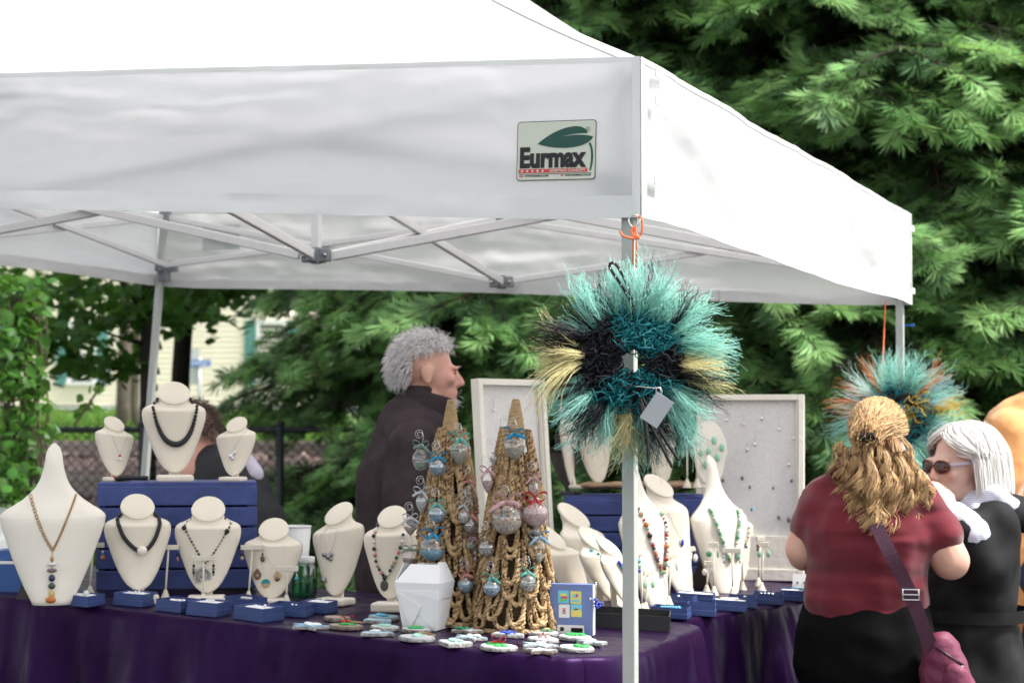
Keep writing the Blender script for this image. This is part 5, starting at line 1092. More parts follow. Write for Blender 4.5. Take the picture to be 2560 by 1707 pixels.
for i in range(3, 56, 6):
    p = cr(lp_, 60)[i]; fl.ell(tuple(p+np.array([0, -.0032, 0])), (.0012, .001, .0024), 6, 4)
fl.build('cord_fleck', M_wht, w1, 'stuff')
for k_, pts in enumerate(([(1600, 1010), (1612, 1060), (1617, 1110), (1620, 1155)], [(1600, 1000), (1625, 1060), (1650, 1110), (1678, 1165)], [(1605, 995), (1640, 1060), (1668, 1110), (1694, 1148)], [(1450, 962), (1410, 964), (1372, 978)], [(1455, 968), (1425, 985), (1398, 996)])):
    mb = MB(); rope(mb, cr([wl(x, y, -.07+.008*k_) for x, y in pts], 40), .0036, 2.6); mb.build('cord_tail', M_bc, w1)
tg = thing('price_tag', 'blank grey price tag tied to the front wreath', 'tag', WC+Matrix.Rotation(wz, 3, 'Z') @ Vector(wl(1640, 1025, -.085)), wz)
o = bev(MB().box((0, 0, 0), (50*WD/FPX, .0008, 76*WD/FPX)).build('tag_card', mat('grey_card', (.42, .45, .47), .6), tg), .0003); o.rotation_euler = (R(8), R(34), 0)
MB().tube([(.006, -.001, .030), (.007, -.004, .038), (.003, -.004, .041), (-.005, .0, .040), (-.036, .02, .044)], .0007, 5).build('tie_string', M_wht, tg); MB().tube([(.0055*math.cos(a)+.004, -.003, .034+.008*math.sin(a)) for a in np.linspace(0, 6.28, 16, endpoint=False)], .0007, 5, closed=True).build('ring', M_silv, tg)
# orange hanging cord and steel ring under the valance corner
M_oc = mat('orange_cord', (.78, .16, .05), .6)
OC = thing('hanging_cord', 'orange cord tied through a steel ring under the front corner', 'cord', at(1588, 560, 3.52), wz)
def ol(qx, qy, dy=0.): return ((qx-1588)*3.52/FPX, dy, -(qy-560)*3.52/FPX)
MB().tube([ol(1586+14*math.cos(a), 552+15*math.sin(a), .004) for a in np.linspace(0, 6.28, 24, endpoint=False)], .0016, 7, closed=True).build('steel_ring', M_silv, OC)
MB().tube([tuple(q) for q in cr([ol(1594, 541), ol(1604, 548, -.006), ol(1605, 575, -.008), ol(1597, 594, -.006), ol(1588, 596, -.006), ol(1578, 580, -.003), ol(1586, 566, .0)], 40)], .0021, 7).build('cord', M_oc, OC)
MB().tube([tuple(q) for q in cr([ol(1550, 578, -.004), ol(1556, 589, -.008), ol(1572, 596, -.01), ol(1590, 598, -.01), ol(1598, 592, -.008)], 30)], .0022, 7).build('cord', M_oc, OC)
for dx in (-4, 4): MB().tube([ol(1587+dx*.4, 566), ol(1587+dx, 600, -.005), ol(1586+dx, 670, .0)], .0018, 7).build('cord', M_oc, OC)
MB().ell(ol(1592, 594, -.008), (.006, .005, .006), 8, 6).build('knot', M_oc, OC)
# second wreath behind the shoppers
def wp2(a, g):
    d = math.degrees(a) % 360; x = g.random()
    if 4 < d < 24: return 'gold' if x < .8 else 'orange'
    if 24 <= d < 44: return 'ltblue' if x < .8 else 'mint'
    if 44 <= d < 54: return 'orange' if x < .75 else 'mint'
    if 54 <= d < 118: return 'mint'
    if 118 <= d < 142: return 'ltmint' if x < .6 else 'mint' if x < .8 else 'orange'
    if 142 <= d < 156: return 'orange' if x < .6 else 'ltmint'
    if 156 <= d < 172: return 'ltmint' if x < .8 else 'gold'
    if 172 <= d < 182: return 'orange' if x < .3 else 'ltmint'
    if 182 <= d < 215: return 'mint' if x < .8 else 'ltmint'
    return 'mint' if x < .7 else 'ltblue'
W2D = 6.10; W2 = Vector(at(2243, 1045, W2D)); W2R = 178*W2D/FPX
wreath('mint and orange fishing net wreath on the far leg behind the shoppers', W2, W2R, facecam(W2), wp2, 21, inner=[('teal', 0, 360, 150), ('gold', 0, 60, 30)], n_t=2000)
oc2 = thing('hanging_cord', 'long thin orange cord holding the far wreath', 'cord', at(2207, 900, 6.25)); MB().tube([at(2214, 752, 6.32)-np.array(oc2.location), at(2208, 880, 6.28)-np.array(oc2.location), at(2203, 1010, 6.15)-np.array(oc2.location)], .0024, 6).build('cord', M_oc, oc2)
zt = thing('cable_tie', 'blue cable tie tail sticking out from the far leg', 'cable tie', at(2262, 813, 6.34)); MB().box((.012, 0, 0), (.028, .002, .0045)).build('strap', mat('blue_nylon', (.03, .16, .60), .5), zt); MB().box((.027, 0, 0), (.008, .006, .008)).build('head', mat('blue_nylon', (.03, .16, .60), .5), zt)
# ================================================================== background: conifers
def needle_mat(n, c, tc_):
    m = mat(n, c, .55, spec=.3); island_vary(m, .28, .012); return translucent(m, .30, tc_)
M_nold = needle_mat('fir_needles', (.08, .155, .065), (.13, .24, .08)); M_nnew = needle_mat('fir_new_growth', (.26, .45, .17), (.40, .66, .20))
M_bark_f = mat('fir_bark', (.060, .042, .030), .9, noise=(12, .5, None, 6), bump=(20, 1))
def tufts(mb, O, D, U, size, g, nn=15, wid=.0042, spread=1.4):
    """O origins, D axis, U flat-normal; each tuft = nn flat needles that share one root"""
    N_ = len(O); D = D/np.linalg.norm(D, axis=1, keepdims=True); S_ = np.cross(D, U); S_ /= np.linalg.norm(S_, axis=1, keepdims=True)+1e-9; U2 = np.cross(S_, D)
    ang = np.linspace(-spread, spread, nn)[None, :] + g.normal(0, .08, (N_, nn)); el = g.normal(.05, .2, (N_, nn)); ln = size[:, None]*g.uniform(.8, 1.05, (N_, nn))*(1-.15*np.abs(ang)/spread); st = size[:, None]*.35*g.random((N_, nn))*(1-np.abs(ang)/spread*.5)
    dirs = (D[:, None]*np.cos(ang)[..., None]+S_[:, None]*np.sin(ang)[..., None])*np.cos(el)[..., None]+U2[:, None]*np.sin(el)[..., None]
    root = O[:, None]+D[:, None]*st[..., None]; tip = root+dirs*ln[..., None]
    sd = np.cross(dirs, U2[:, None]); sd /= np.linalg.norm(sd, axis=2, keepdims=True)+1e-9; midp = root+dirs*ln[..., None]*.45
    w_ = (wid*(size/.1))[:, None, None]
    V = np.concatenate([O[:, None], np.stack([root+dirs*ln[..., None]*.62+sd*w_*2.2, tip], 2).reshape(N_, nn*2, 3)], 1)
    b0 = (np.arange(N_)*(1+2*nn))[:, None]; j = np.arange(nn)[None, :]*2
    F = np.stack([np.broadcast_to(b0, (N_, nn)), b0+1+j, b0+2+j], -1).reshape(-1, 3)
    return mb.add(V.reshape(-1, 3), F, False)
BOUGHS = {}
def bough_mesh(L, seed, size, full=True):
    """one bough along +X with side twigs; needle sprays share roots; wood and needles are three meshes"""
    key = (round(L, 2), seed, size)
    if key in BOUGHS: return BOUGHS[key]
    g = np.random.default_rng(seed); n = 12; q = np.linspace(0, 1, n); rise_ = g.uniform(.10, .32); drp = g.uniform(.22, .48)
    P = np.stack([q*L, .05*L*np.sin(q*g.uniform(2, 5)), (rise_*q-drp*q**2.2)*L*.75], 1); tw = []; new, old = [], []; h = np.array([1., 0, 0]); sdv = np.array([0, 1., 0])
    for k in range(2, n):
        T_ = P[k]-P[k-1]; T_ /= np.linalg.norm(T_)
        for sgn in (-1, 1):
            bl = L*(.10+.27*math.sin(math.pi*min(1, (k/n)*.75+.12)))*g.uniform(.6, 1.15); a = g.uniform(.6, 1.1); dv = T_*math.cos(a)+sdv*sgn*math.sin(a)+np.array([0, 0, g.uniform(-.35, .05)]); dv /= np.linalg.norm(dv); m_ = max(2, int(bl/(size*.62)))
            tw.append([P[k], P[k]+dv*bl*.5+np.array([0, 0, -.03*bl]), P[k]+dv*bl+np.array([0, 0, -.1*bl])])
            for j in range(m_):
                f = (j+1)/m_; p = P[k]+dv*bl*f+np.array([0, 0, -.10*bl*f*f]); d2 = dv+np.array([0, 0, -.25*f])+g.normal(0, .16, 3); u = np.array([0, 0, 1.])+g.normal(0, .25, 3)+h*.35
                (new if (f > .45 and k > 3 and g.random() < .92) else old).append((p, d2, u))
                for s2 in (-1, 1):
                    if g.random() < .62:
                        dd = d2+np.cross(d2, u)*s2*.8+g.normal(0, .12, 3); pp = p+dd/np.linalg.norm(dd)*size*.4-np.array([0, 0, .01])
                        (new if (k > 4 and f > .35 and g.random() < .6) else old).append((pp, dd, u))
    new.append((P[-1], P[-1]-P[-2], np.array([0, 0, 1.])))
    w = MB(); strands(w, P[None], (.020*L*(1-q*.82))[None], 6); strands(w, np.array(tw), np.array([[.005, .004, .002]])*L, 4); out = [w.mesh('bough', M_bark_f)]
    for lst, mm_, nn, wd in ((new, M_nnew, 36, .0027), (old, M_nold, 22, .0034)):
        O, D, U = (np.array([x[i] for x in lst]) for i in range(3)); mb = MB(); tufts(mb, O, D, U, size*g.uniform(.62, 1.38, len(O)), g, nn, wd); out.append(mb.mesh('needles', mm_))
    BOUGHS[key] = out; return out
def fir(label, base, H, Rb, seed, zmax=5.2, nb=130, z0=.25, camw=.7, size=.085):
    g = np.random.default_rng(seed); t = thing('fir_tree', label, 'fir tree', base)
    MB().tube([(0, 0, -.1), (.02, .01, H*.3), (0, .03, H*.65), (.01, 0, H)], [.16, .12, .07, .02], 10).build('trunk', M_bark_f, t)
    tc = math.atan2(CAM[1]-base[1], CAM[0]-base[0])
    for b in range(nb+34):
        hi = b >= nb; z = z0+(zmax-z0)*((b+g.random())/nb) if not hi else g.uniform(zmax, H*.95)
        az = tc + (g.normal(0, .85) if g.random() < camw else g.uniform(-math.pi, math.pi)); L = Rb*(1-z/H*.85)**.8*g.uniform(.74, 1.08)
        Lq = min((.5, .75, 1.05, 1.4, 1.8, 2.2), key=lambda v: abs(v-L)); ms = bough_mesh(Lq, int(g.integers(0, 3)), .095); sc = L/Lq
        o = obj('bough', ms[0], t); o.location = (0, 0, z); o.rotation_euler = (g.normal(0, .12), g.normal(0, .10), az); o.scale = (sc, sc*g.choice([-1, 1]), sc)
        for nm, m_ in (('new_growth', ms[1]), ('needles', ms[2])): obj(nm, m_, o, 'stuff')
    return t
def gp(pxx, f, dz=0.):
    p = at(pxx, 1043, f); q = np.array([p[0], p[1], 0.]); q[2] = terr(q[0], q[1])+dz; return q
nf = [fir('fir tree behind the grey-haired man', gp(1140, 11.6), 8.5, 1.50, 31, nb=130),
      fir('fir tree behind the wreath pole', gp(1620, 10.6), 9.5, 2.1, 32, nb=150, zmax=5.4),
      fir('big fir tree above the right side of the canopy', gp(2230, 10.2), 10., 2.3, 33, nb=160, zmax=5.4),
      fir('fir tree at the right edge behind the man in orange', gp(2720, 11.0), 9., 2.2, 34, nb=110),
      fir('fir tree farther back between the nearer firs', gp(1300, 14.5), 9.5, 2.4, 35, nb=70),
      fir('fir tree farther back behind the far right firs', gp(2000, 14.5), 10., 2.6, 36, nb=70)]
# ================================================================== leafy trees
M_leaf = mat('maple_leaf', (.045, .105, .022), .5, spec=.35); island_vary(M_leaf, .4, .015); translucent(M_leaf, .45, (.10, .24, .03))
M_vine = mat('vine_leaf', (.058, .145, .026), .45, spec=.4); island_vary(M_vine, .4, .02); translucent(M_vine, .38, (.13, .30, .04))
M_trunkd = mat('dark_bark', (.022, .017, .014), .9, noise=(14, .5, None, 6), bump=(25, 1)); M_trunkl = mat('grey_bark', (.17, .14, .11), .9, noise=(14, .4, None, 6), bump=(25, 1))
def leaves(mb, O, g, size, down=.6):
    N_ = len(O); d = g.normal(0, 1, (N_, 3)); d[:, 2] = -np.abs(d[:, 2])*down; d /= np.linalg.norm(d, axis=1, keepdims=True); u = g.normal(0, .6, (N_, 3))+np.array([0, 0, 1.]); s = np.cross(d, u); s /= np.linalg.norm(s, axis=1, keepdims=True)+1e-9; nrm = np.cross(s, d); sz = (size*g.uniform(.65, 1.25, N_))[:, None]
    prof = [(0, 0), (.18, .30), (.48, .42), (.78, .22), (1.0, 0), (.78, -.22), (.48, -.42), (.18, -.30)]
    V = np.stack([O+d*sz*a+s*sz*b-nrm*sz*(.18*abs(b)+.12*a*a) for a, b in prof], 1); V = np.concatenate([V, (O+d*sz*.5+nrm*sz*.0)[:, None]], 1)
    b0 = (np.arange(N_)*9)[:, None, None]; tri = np.array([(8, i, (i+1) % 8) for i in range(8)])[None]
    return mb.add(V.reshape(-1, 3), (b0+tri).reshape(-1, 3), True)
def leafy(label, base, trunk, tr, crowns, nleaf, seed, size=.085, mt=M_trunkd, ml=M_leaf, limbs=()):
    g = np.random.default_rng(seed); t = thing('maple_tree', label, 'tree', base); B = np.array(base)
    P = [np.array(p)-B for p in trunk]; MB().tube(P, tr, 12).build('trunk', mt, t); mb = MB()
    for l in limbs: MB().tube([np.array(p)-B for p in l[0]], l[1], 8).build('limb', mt, t)
    for c, r, n in crowns:
        c = np.array(c)-B; O = []
        cl = c+g.normal(0, .5, (max(3, int(n/38)), 3))*np.array(r)
        idx = g.integers(0, len(cl), n); O = cl[idx]+g.normal(0, .16, (n, 3))*np.array([1, 1, .55])*(np.array(r)**.3)
        leaves(mb, O, g, size)
    mb.build('crown', ml, t, 'stuff'); return t
def A(x, y, d): return at(x, y, d)
b = gp(368, 11.2); leafy('dark trunked maple just left of the rear tent leg', b, [b, A(369, 1150, 11.2), A(370, 900, 11.2), A(372, 700, 11.2), A(376, 300, 11.2)], [.062, .052, .046, .044, .03],
    [(A(300, 745, 11.2), (.5, .6, .26), 420), (A(130, 740, 11.6), (.65, .7, .30), 430), (A(480, 690, 12.2), (.5, .7, .22), 300), (A(300, 905, 11.3), (.13, .3, .13), 50), (A(80, 850, 11.6), (.3, .5, .25), 110), (A(210, 835, 11.5), (.45, .6, .16), 170), (A(380, 560, 11.8), (1.4, 1.2, .4), 500), (A(250, 300, 11.6), (1.6, 1.5, .8), 600)], 0, 41, .088,
    limbs=[([A(370, 800, 11.2), A(330, 730, 11.1), A(290, 690, 11.0)], [.03, .022, .012]), ([A(369, 860, 11.2), A(320, 850, 11.1), A(260, 830, 11.0)], [.018, .012, .006])])
b = gp(452, 12.4); leafy('second maple trunk just right of the rear tent leg', b, [b, A(448, 1060, 12.4), A(452, 930, 12.4), A(462, 780, 12.4), A(470, 690, 12.4), A(480, 300, 12.4)], [.075, .066, .062, .06, .056, .03],
    [(A(530, 700, 12.8), (.4, .7, .24), 330), (A(420, 770, 13), (.25, .5, .2), 90), (A(560, 480, 12.8), (1.3, 1.3, .7), 500)], 0, 42, .085)
for i, (x_, d_, r_) in enumerate(((308, 22, .085), (336, 23, .06))):
    b = gp(x_, d_); leafy(['left one of the pale trunks standing on the far lawn', 'right one of the pale trunks standing on the far lawn'][i], b, [b, A(x_, 1000, d_), A(x_+6, 800, d_), A(x_+4, 500, d_)], [r_*1.2, r_, r_*.9, r_*.5], [(A(x_-20, 760, d_), (.9, 1.2, .35), 160), (A(x_+10, 520, d_), (2., 2., .8), 400)], 0, 43+i, .12, M_trunkl)
# vine over the fence end
g = np.random.default_rng(51); b = gp(60, 9.3); vn = thing('climbing_vine', 'bright green climbing vine over the fence end at the left edge', 'vine', b); mb = MB(); O = []
for i in range(1250):
    yy = g.uniform(680, 1420); xw = 20+85*g.random()**1.3*(1.0 if yy < 1330 else .7)+18*math.sin(yy*.02); xx = g.normal(30, 1)+xw*g.choice([-1, 1])*g.random()**.5; xx = min(xx, 128+12*math.sin(yy*.031)); O.append(A(xx, yy, 9.0+g.normal(0, .16)))
for (x_, y_) in ((205, 985), (228, 972), (247, 962), (222, 1000), (200, 1010), (232, 1012), (190, 1030), (212, 1018)): O.append(A(x_, y_, 9.0))
leaves(mb, np.array(O)-b, g, .062, .9); mb.build('foliage', M_vine, vn, 'stuff')
sm = []
for i in range(26):
    x0_ = g.uniform(0, 110); sm.append([A(x0_+12*math.sin(k*.9+i), 1420-(k*52), 9.05+.05*math.sin(i)) for k in range(14)])
sm.append([A(185+k*6, 1065-k*9, 9.0) for k in range(14)]); sv = MB(); strands(sv, np.array(sm)-b, .006, 4); sv.build('stems', mat('vine_stem', (.09, .075, .04), .8), vn, 'stuff')
# ================================================================== chain link fence
M_fen = mat('black_vinyl_coat', (.018, .022, .024), .5)
FF = 10.5
def fp(l, z): p = wpt(FF, l, 0); return np.array([p[0], p[1], terr(p[0], p[1])+z])
fc = thing('chain_link_fence', 'black chain link fence with top rail between the lawn and the stall', 'fence', fp(-1.5, 0)); FB = np.array(fc.location)
def lpx(x): return (x-1280)/FPX*FF
FH = at(200, 1074, FF)[2]-fp(lpx(200), 0)[2]
for i, x_ in enumerate((-130, 70, 358, 700, 1050)):
    l = lpx(x_); MB().tube([fp(l, -.1)-FB, fp(l, FH+.03)-FB], .026, 10).build('post', M_fen, fc); o = MB().ell(fp(l, FH+.035)-FB, (.03, .03, .018), 10, 5).build('post_cap', M_fen, fc)
MB().tube([fp(l, FH)-FB for l in np.linspace(lpx(-130), lpx(1050), 14)], .017, 10).build('top_rail', M_fen, fc)
W_ = []; l0, l1 = lpx(-130), lpx(1050); dxx = .058; hh_ = FH+.035
for i in range(int((l1-l0+hh_)/dxx)):
    for sgn in (1, -1):
        s0 = l0-hh_+i*dxx if sgn == 1 else l0+i*dxx; seg = []
        for k in range(2):
            zz = hh_*k; ll = s0+zz*sgn; seg.append((ll, zz))
        (la, za), (lb, zb_) = seg
        if max(la, lb) < l0 or min(la, lb) > l1: continue
        ca = min(max(la, l0), l1); cb = min(max(lb, l0), l1); za2 = za+(ca-la)/(lb-la)*hh_; zb2 = za+(cb-la)/(lb-la)*hh_
        pts = [fp(ca+(cb-ca)*q, za2+(zb2-za2)*q)-FB+np.array([*YF, 0])*(.004*sgn-.02) for q in np.linspace(0, 1, 4)]; W_.append(pts)
mb = MB(); strands(mb, np.array(W_), .0023, 4); mb.build('wire_mesh', M_fen, fc, 'stuff')
# ================================================================== railway
M_rail = mat('rail_steel', (.32, .27, .25), .35, metal=.8, noise=(20, .3, None)); M_tie = mat('railway_tie', (.11, .085, .07), .9, noise=(10, .4, None), bump=(20, .8))
for ti, f0 in enumerate((13.0, 16.7)):
    rt = thing('railway_track', ['nearer railway track beyond the fence', 'farther railway track beyond the fence'][ti], 'railway track', wpt(f0+.72, -2.5, terr(*wpt(f0+.72, -2.5, 0)[:2]))); RB_ = np.array(rt.location)
    for fo in (0., 1.44):
        zc = lambda l: terr(*wpt(f0+.72, l, 0)[:2])+.13
        a_ = wpt(f0+fo, -16, zc(-16))-RB_; b_ = wpt(f0+fo, 12, zc(12))-RB_
        MB().beam(a_, b_, .07, .035).beam(a_-np.array([0, 0, .06]), b_-np.array([0, 0, .06]), .02, .09).beam(a_-np.array([0, 0, .11]), b_-np.array([0, 0, .11]), .14, .02).build('rail', M_rail, rt)
    tm_ = MB().box((0, 0, 0), (.24, 2.6, .16)).mesh('tie', M_tie)
    for k in range(34):
        l = -11+k*.6; p = wpt(f0+.72, l, terr(*wpt(f0+.72, l, 0)[:2])-.03); o = obj('tie', tm_, rt); o.location = p-RB_; o.rotation_euler.z = -YAW
# ballast stones and grass blades
g = np.random.default_rng(61); st = MB(); v0 = np.array([(1, 0, 0), (-1, 0, 0), (0, 1, 0), (0, -1, 0), (0, 0, 1), (0, 0, -1)], float); f0_ = np.array([(0, 2, 4), (2, 1, 4), (1, 3, 4), (3, 0, 4), (2, 0, 5), (1, 2, 5), (3, 1, 5), (0, 3, 5)])
C_ = []; 
for i in range(5200):
    f = g.uniform(11.6, 19.0); l = g.uniform(-(f*.31), -(f*.11)); p = wpt(f, l, 0); C_.append((p[0], p[1], terr(p[0], p[1])+.055))
C_ = np.array(C_); V = v0[None]*g.uniform(.02, .05, (len(C_), 1, 3))*g.uniform(.7, 1.3, (len(C_), 6, 1))+C_[:, None]
st.add(V.reshape(-1, 3), (np.arange(len(C_))*6)[:, None, None]+f0_[None], False) if False else st.add(V.reshape(-1, 3), ((np.arange(len(C_))*6)[:, None, None]+f0_[None]).reshape(-1, 3), False)
ms = mat('ballast_stone', (.42, .30, .26), .9, noise=(9, .4, (.26, .20, .19))); island_vary(ms, .5)
o = st.build('ballast_stones', ms, kind='stuff'); tag(o, 'loose pinkish ballast stones along the tracks', 'gravel')
gb = MB(); Pg = []
for i in range(9000):
    f = 19.2+28*g.random()**1.6 if i % 3 else g.uniform(8.6, 11.5); l = g.uniform(-(f*.31), -(f*.09)); p = wpt(f, l, 0); z = terr(p[0], p[1])+.02; h_ = g.uniform(.10, .28)*(1 if i % 3 else .8); dx, dy = g.normal(0, .06, 2); Pg.append([(p[0], p[1], z), (p[0]+dx*.4, p[1]+dy*.4, z+h_*.6), (p[0]+dx, p[1]+dy, z+h_)])
strands(gb, np.array(Pg), np.array([[.011, .009, .002]]), 3); mg = mat('grass_blade', (.16, .30, .045), .6); island_vary(mg, .35, .02); translucent(mg, .4, (.28, .5, .06)); o = gb.build('grass', mg, kind='stuff'); tag(o, 'tall bright grass on the lawn before the house', 'grass')
# ================================================================== house, sign, car
M_sid = mat('cream_clapboard', (.84, .76, .62), .7, noise=(4, .06, None)); M_fnd = mat('foundation_stone', (.33, .26, .21), .9, noise=(6, .4, None, 6)); M_shut = mat('green_shutter', (.10, .27, .25), .6); M_wtrim = mat('white_trim', (.78, .78, .78), .5); M_glz = mat('window_glass', (.03, .035, .04), .08, spec=.8); M_roofs = mat('asphalt_shingle', (.09, .085, .08), .9, noise=(8, .4, None))
HD = 47.; hb = at(330, 1043, HD); hb[2] = 1.62; hs_ = thing('house', 'cream clapboard house with green shutters beyond the tracks', 'house', hb, -YAW)
def hx(x): return (x-330)*HD/FPX
def hz(y): return 1.55+(1043-y)*HD/FPX-1.62
x0, x1 = hx(-260), hx(720); zb, zt = hz(1012), hz(300)
MB().box(((x0+x1)/2, 4, (zb-.1)/2-.2), (x1-x0-.1, 8, zb+.3)).build('foundation', M_fnd, hs_)
bh = .135; nbd = int((zt-zb)/bh)
cb = MB().add([(x0, 0, 0), (x1, 0, 0), (x1, -.022, .004), (x0, -.022, .004), (x0, 0, bh), (x1, 0, bh)], [(0, 1, 2, 3), (3, 2, 5, 4)]).mesh('clapboard', M_sid)
for i in range(nbd): o = obj('clapboard', cb, hs_); o.location = (0, 0, zb+i*bh)
MB().box(((x0+x1)/2, 4.06, (zb+zt)/2), (x1-x0, 8.05, zt-zb-.02)).build('wall', M_sid, hs_)
MB().prism([(-.5, zt), (8.5, zt), (4, zt+3)], x0-.4, x1+.4, rot=Matrix(((0, 0, 1), (1, 0, 0), (0, 1, 0)))).build('roof', M_roofs, hs_)
def window(xa, xb, ya, yb, shut=True, open_=False):
    a_, b_, c_, d_ = hx(xa), hx(xb), hz(yb), hz(ya); f = .09; cx, cz = (a_+b_)/2, (c_+d_)/2
    w_ = bpy.data.objects.new('window', None); COL.objects.link(w_); w_.parent = hs_; w_.location = (cx, -.03, cz)
    W2, H2 = (b_-a_), (d_-c_)
    for cc, ss in (((-W2/2+f/2, 0, 0), (f, .06, H2)), ((W2/2-f/2, 0, 0), (f, .06, H2)), ((0, 0, H2/2-f/2), (W2-2*f-.002, .06, f)), ((0, -.02, -H2/2+f/2), (W2+.06, .1, f)), ((0, .0, 0), (W2-2*f-.002, .05, f*.7))): MB().box(cc, ss).build('frame', M_wtrim, w_)
    MB().box((0, .02, 0), (W2-2*f, .01, H2-2*f)).build('pane', M_glz, w_)
    if shut:
        for sx in (-1, 1):
            s_ = MB().box((sx*(W2/2+.16), .0, 0), (.27, .04, H2)).build('shutter', M_shut, w_)
            for k in range(10): MB().box((sx*(W2/2+.16), -.025, -H2/2+H2*(k+.5)/10), (.2, .012, H2*.06)).build('louvre', M_shut, s_)
window(168, 240, 800, 962); window(640, 715, 800, 962); window(-90, -20, 800, 962); window(168, 240, 480, 640); window(640, 715, 480, 640)
# basement window
w_ = bpy.data.objects.new('basement_window', None); COL.objects.link(w_); w_.parent = hs_; w_.location = (hx(243), -.0, hz(1032)); ww_ = 52*HD/FPX; MB().box((0, 0, 0), (ww_, .05, .26)).build('pane', M_glz, w_)
for sx in (-1, 1): MB().box((sx*ww_/2, -.04, 0), (.07, .06, .36)).build('frame', M_wtrim, w_)
MB().box((0, -.04, .16), (ww_, .055, .05)).build('frame', M_wtrim, w_)
# street sign
SD = 33.; sp = gp(498, SD); sn = thing('street_sign', 'blue street name sign on a grey pole beyond the tracks', 'street sign', sp, -YAW)
zz = at(498, 908, SD)[2]-sp[2]; MB().tube([(0, 0, -.1), (0, 0, zz+.1)], .03, 8).build('pole', mat('galvanised', (.45, .46, .47), .4, metal=.6), sn); MB().box((0, -.03, zz), (.40, .01, .11)).build('name_plate', mat('sign_blue', (.04, .16, .55), .4), sn)
for i in range(6): MB().box((-.13+.052*i, -.037, zz), (.03, .003, .045)).build('lettering', M_wtrim, sn)
MB().box((-.09, .02, zz-.05), (.18, .01, .62)).build('panel', mat('sign_grey', (.55, .55, .56), .5), sn)
# parked silver car, only its sloping rear quarter shows at the left edge
CD_ = 8.3; cp_ = gp(-330, CD_); cr_o = thing('parked_car', 'silver parked car cut off by the left edge behind the table', 'car', cp_, -YAW)
M_carp = mat('silver_car_paint', (.62, .64, .66), .28, metal=.6, coat=.6); M_cgl = mat('car_glass', (.03, .045, .03), .05, spec=.8); M_tyre = mat('tyre', (.02, .02, .02), .8)
def cx_(x): return (x+330)*CD_/FPX
def cz_(y): return 1.55+(1043-y)*CD_/FPX-cp_[2]
prof = [(-1.6, .25), (-1.75, .55), (-1.6, .86), (-1.1, .95), (cx_(-420), cz_(1262)), (cx_(-180), cz_(1262)), (cx_(-20), cz_(1300)), (cx_(28), cz_(1350)), (cx_(72), cz_(1420)), (cx_(96), cz_(1500)), (cx_(100), .30), (cx_(70), .22)]
rings = []
for y_, ins_ in ((-.8, .06), (-.72, .0), (.72, .0), (.8, .06)): rings.append(np.array([(x_*(1-ins_*.4), y_, z_*(1-ins_*.5)+.02) for x_, z_ in prof]))
bev(MB().ring_loft(rings, True, True, False).build('body', M_carp, cr_o), .05, 3)
gpoly = [(cx_(-170), cz_(1400)), (cx_(-160), cz_(1300)), (cx_(-60), cz_(1308)), (cx_(0), cz_(1345)), (cx_(38), cz_(1400))]
MB().prism(gpoly, .80, .815, rot=Matrix(((1, 0, 0), (0, 0, -1), (0, 1, 0)))).build('quarter_window', M_cgl, cr_o)
for x_ in (-1.2, cx_(-60)):
    wh = MB().lathe([(.2, -.1), (.3, -.1), (.31, -.05), (.31, .05), (.3, .1), (.2, .1)], (x_, -.72, .31), 24, rot=Matrix.Rotation(R(90), 3, 'X')).build('wheel', M_tyre, cr_o); MB().lathe([(.0001, .06), (.19, .07), (.2, .1)], (x_, -.74, .31), 16, rot=Matrix.Rotation(R(90), 3, 'X')).build('rim', M_carp, wh)
MB().box((cx_(88), -.6, cz_(1490)), (.03, .25, .12)).build('tail_light', mat('tail_red', (.5, .02, .02), .2), cr_o)
# ================================================================== people
def cap(mb, a, b, ra, rb, n=14, sx=1., sy=1.):
    """tapered capsule between two joints"""
    a, b = np.array(a, float), np.array(b, float); d = b-a; L = np.linalg.norm(d)+1e-9; d /= L
    u = np.cross(d, [0, 1., 0.]) if abs(d[1]) < .9 else np.cross(d, [1., 0, 0]); u /= np.linalg.norm(u); v = np.cross(d, u); rings = []
    for t in np.linspace(-math.pi/2*.96, 0, 5): rings.append((a+d*ra*math.sin(t), ra*math.cos(t)))
    for t in np.linspace(0, math.pi/2*.96, 5): rings.append((b+d*rb*math.sin(t), rb*math.cos(t)))
    an = np.arange(n)*2*math.pi/n
    mb.ring_loft([c+(u[None]*np.cos(an)[:, None]*sx+v[None]*np.sin(an)[:, None]*sy)*r for c, r in rings]); return mb
def chain(mb, pts, rs, **k):
    for i in range(len(pts)-1): cap(mb, pts[i], pts[i+1], rs[i], rs[i+1], **k)
    return mb
def fuse(mb, name, m, parent, vox=.010, sm=6, disp=None):
    o = mb.build(name, m, parent); r = o.modifiers.new('r', 'REMESH'); r.mode = 'VOXEL'; r.voxel_size = vox; r.use_smooth_shade = True
    s = o.modifiers.new('s', 'SMOOTH'); s.iterations = sm; s.factor = .5
    if disp:
        tx = bpy.data.textures.new(name, 'CLOUDS'); tx.noise_scale = disp[0]; tx.noise_depth = 1; dm = o.modifiers.new('d', 'DISPLACE'); dm.texture = tx; dm.strength = disp[1]; dm.mid_level = .5; dm.texture_coords = 'LOCAL'
    return o
M_skm = mat('skin_ruddy', (.60, .36, .28), .6, sss=.15, noise=(14, .18, (.60, .30, .23))); M_skf = mat('skin_fair', (.68, .40, .30), .62, sss=.15, noise=(12, .12, None)); M_skp = mat('skin_pale', (.70, .46, .38), .5, sss=.15, noise=(12, .12, None))
M_eye = mat('eye', (.6, .58, .55), .2); M_iris = mat('iris', (.03, .03, .035), .2); M_lip = mat('lip', (.42, .15, .13), .5)
